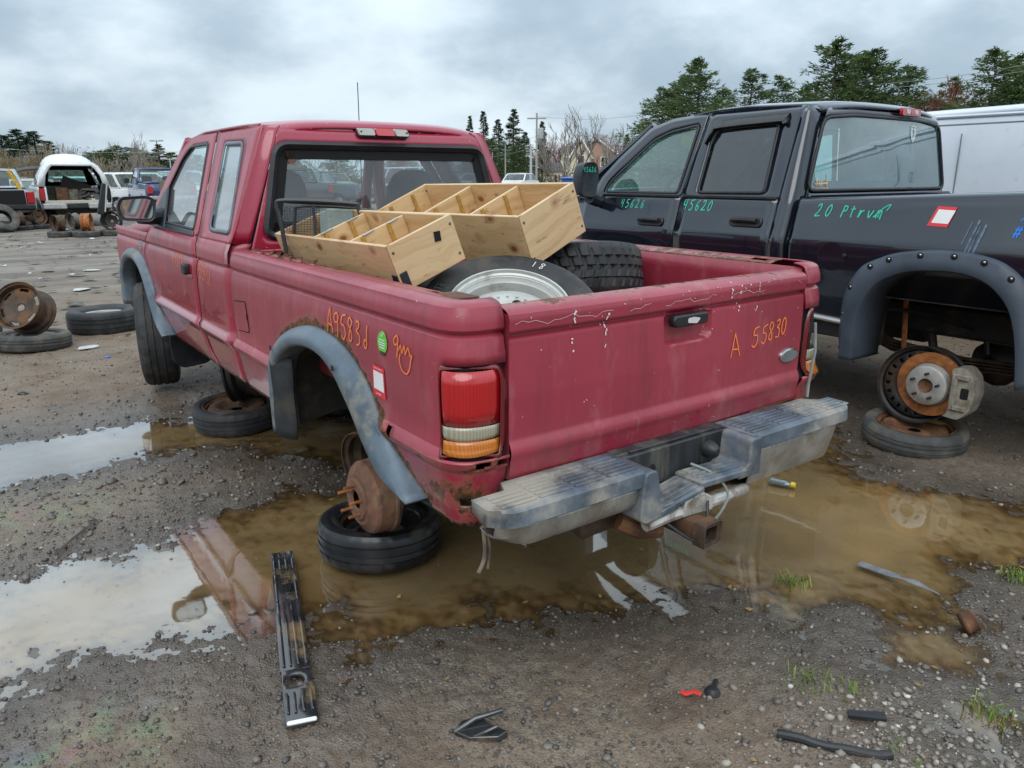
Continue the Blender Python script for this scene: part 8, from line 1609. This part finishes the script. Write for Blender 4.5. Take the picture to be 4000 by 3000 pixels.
b.prism([(-.07, -.02), (-.02, -.035), (.055, -.02), (.075, .005), (.02, .02), (-.01, .045), (-.06, .02)], 0, .025, lambda u, v, d: (u, v, d + .03 * (u + .07) * 2)); b.tube([(-.07, -.02, .02), (-.02, .02, .04), (.05, .055, .05)], .008, 6); b.tube([(-.02, -.03, .02), (.05, .0, .05)], .006, 6); o = b.obj('torn_plastic', 'cover_black', bevel=.004); o.location = (-.885, -1.115, .012); o.rotation_euler = eul(8, 0, -50); tag(o, 'crumpled scrap of black plastic trim near the bottom edge', 'plastic scrap')
b = B(); b.prism([(-.15, -.02), (-.15, .025), (-.05, .03), (.0, .02), (.01, .0), (.06, .005), (.16, -.02), (.05, -.03), (.03, -.018), (-.03, -.012)], 0, 1, lambda u, v, d: (u, v, .004 * d + .02 * math.sin(u * 14))); o = b.obj('metal_plate', 'plate_grey', bevel=.0015); o.location = (.825, -1.375, .030); o.rotation_euler = eul(0, 3, -88); tag(o, 'bent grey strip of sheet metal in the shallow puddle', 'metal plate')
b = B(); b.lathe([(.012, -.022), (.034, -.022), (.038, -.016), (.034, -.008), (.034, .008), (.038, .016), (.034, .024), (.014, .024), (.012, .010), (.012, -.022)], n=28); o = b.obj('rubber_bush', 'rust'); o.location = (.72, -1.67, .035); o.rotation_euler = eul(62, 0, 48); tag(o, 'round dark suspension bush lying in the right hand puddle', 'bush')
b = B(); b.prism([(-.03, -.008), (-.01, -.014), (.01, -.004), (.032, -.01), (.03, .006), (.005, .012), (-.015, .004), (-.03, .010)], 0, 1, lambda u, v, d: (u, v, .006 * d + .01 * math.sin(u * 60))); o = b.obj('plastic_scrap', 'plastic_red', bevel=.001); o.location = (-.30, -1.345, .022); o.rotation_euler = eul(0, 0, -70); tag(o, 'torn strip of bright red plastic on the gravel', 'plastic scrap')
b = B(); b.lathe([(0, .018), (.014, .016), (.022, .006), (.024, 0), (.0, 0)], n=14); b.tube([(.0, 0, .008), (.04, .02, .012)], .008, 6); o = b.obj('cap', 'black_plastic'); o.location = (-.235, -1.372, .012); tag(o, 'small black cap beside the red scrap', 'cap')
yb = thing('bottle', 'crushed bottle with yellow cap in the puddle right of the hitch', 'bottle', (1.27, -.56, .006), R_(-70)); b = B(); b.loft([[(x, r * math.cos(a) , .018 + r * .7 * math.sin(a)) for a in [2 * math.pi * k / 10 for k in range(10)]] for x, r in ((-.05, .012), (-.04, .026), (0, .022), (.03, .024), (.045, .012), (.055, .010))]); b.obj('bottle_body', 'glass_frost', yb); b = B(); b.lathe([(0, .02), (.013, .02), (.014, 0), (0, 0)], (.055, 0, .018), 'X', 12); b.obj('cap', 'plastic_yellow', yb)
tube_thing('lath', 'thin bleached strip of wood on the muddy bank at left', 'wood strip', [(-1.704, .739, .022), (-1.62, .85, .026), (-1.521, .972, .030)], .007, 'steel_grey', 4)
b = B(); b.prism([(-.05, -.01), (.05, -.02), (.055, .012), (-.045, .014)], 0, .008, lambda u, v, d: (u, v, d + .1 * abs(u) * .3)); o = b.obj('rubber_strip', 'black_plastic'); o.location = (.02, -1.70, .02); o.rotation_euler = eul(0, 0, -40); tag(o, 'split strip of dark rubber above the corrugated hose', 'rubber strip')
for k, (x, y, sx, rz, lab) in enumerate(((-1.86, 3.4, .16, 20, 'dark bent strip floating in the far puddle'), (-1.60, 3.55, .10, -10, 'small curled strip beside the far puddle'))):
    b = B(); b.grid([[(sx * (i / 6 - .5), .02 * j, .012 + .012 * math.sin(i * .9)) for i in range(7)] for j in (-1, 1)]); o = b.obj('rubber_strip', 'black_plastic', solid=.004); o.location = (x, y, .012); o.rotation_euler = eul(0, 0, rz); tag(o, lab, 'rubber strip')
for (x, y, s_, rz, mt, lab) in ((-1.02, 4.95, .13, 15, 'paper_white', 'crumpled white sheet in front of the dusty spare'), (-.55, 9.1, .20, 60, 'paper_white', 'white torn panel lying on the mud at left'), (-.1, 11.5, .18, -20, 'paper_white', 'pale scrap on the track left of the truck'), (-.95, 4.45, .04, 30, 'plastic_blue', 'small blue scrap on the gravel'), (-.62, 5.4, .025, 0, 'green_paint', 'tiny green cap by the wide tyre')):
    rr = random.Random(int(x * 100)); P = [(s_ * rr.uniform(.6, 1) * math.cos(a), s_ * .6 * rr.uniform(.6, 1) * math.sin(a)) for a in [2 * math.pi * k / 9 for k in range(9)]]; b = B(); b.prism(P, 0, 1, lambda u, v, d: (u, v, .006 * d + .03 * abs(math.sin(u * 25)) * s_ * 2)); o = b.obj('litter_scrap', mt); o.location = (x, y, .02); o.rotation_euler = eul(0, 0, rz); tag(o, lab, 'scrap')
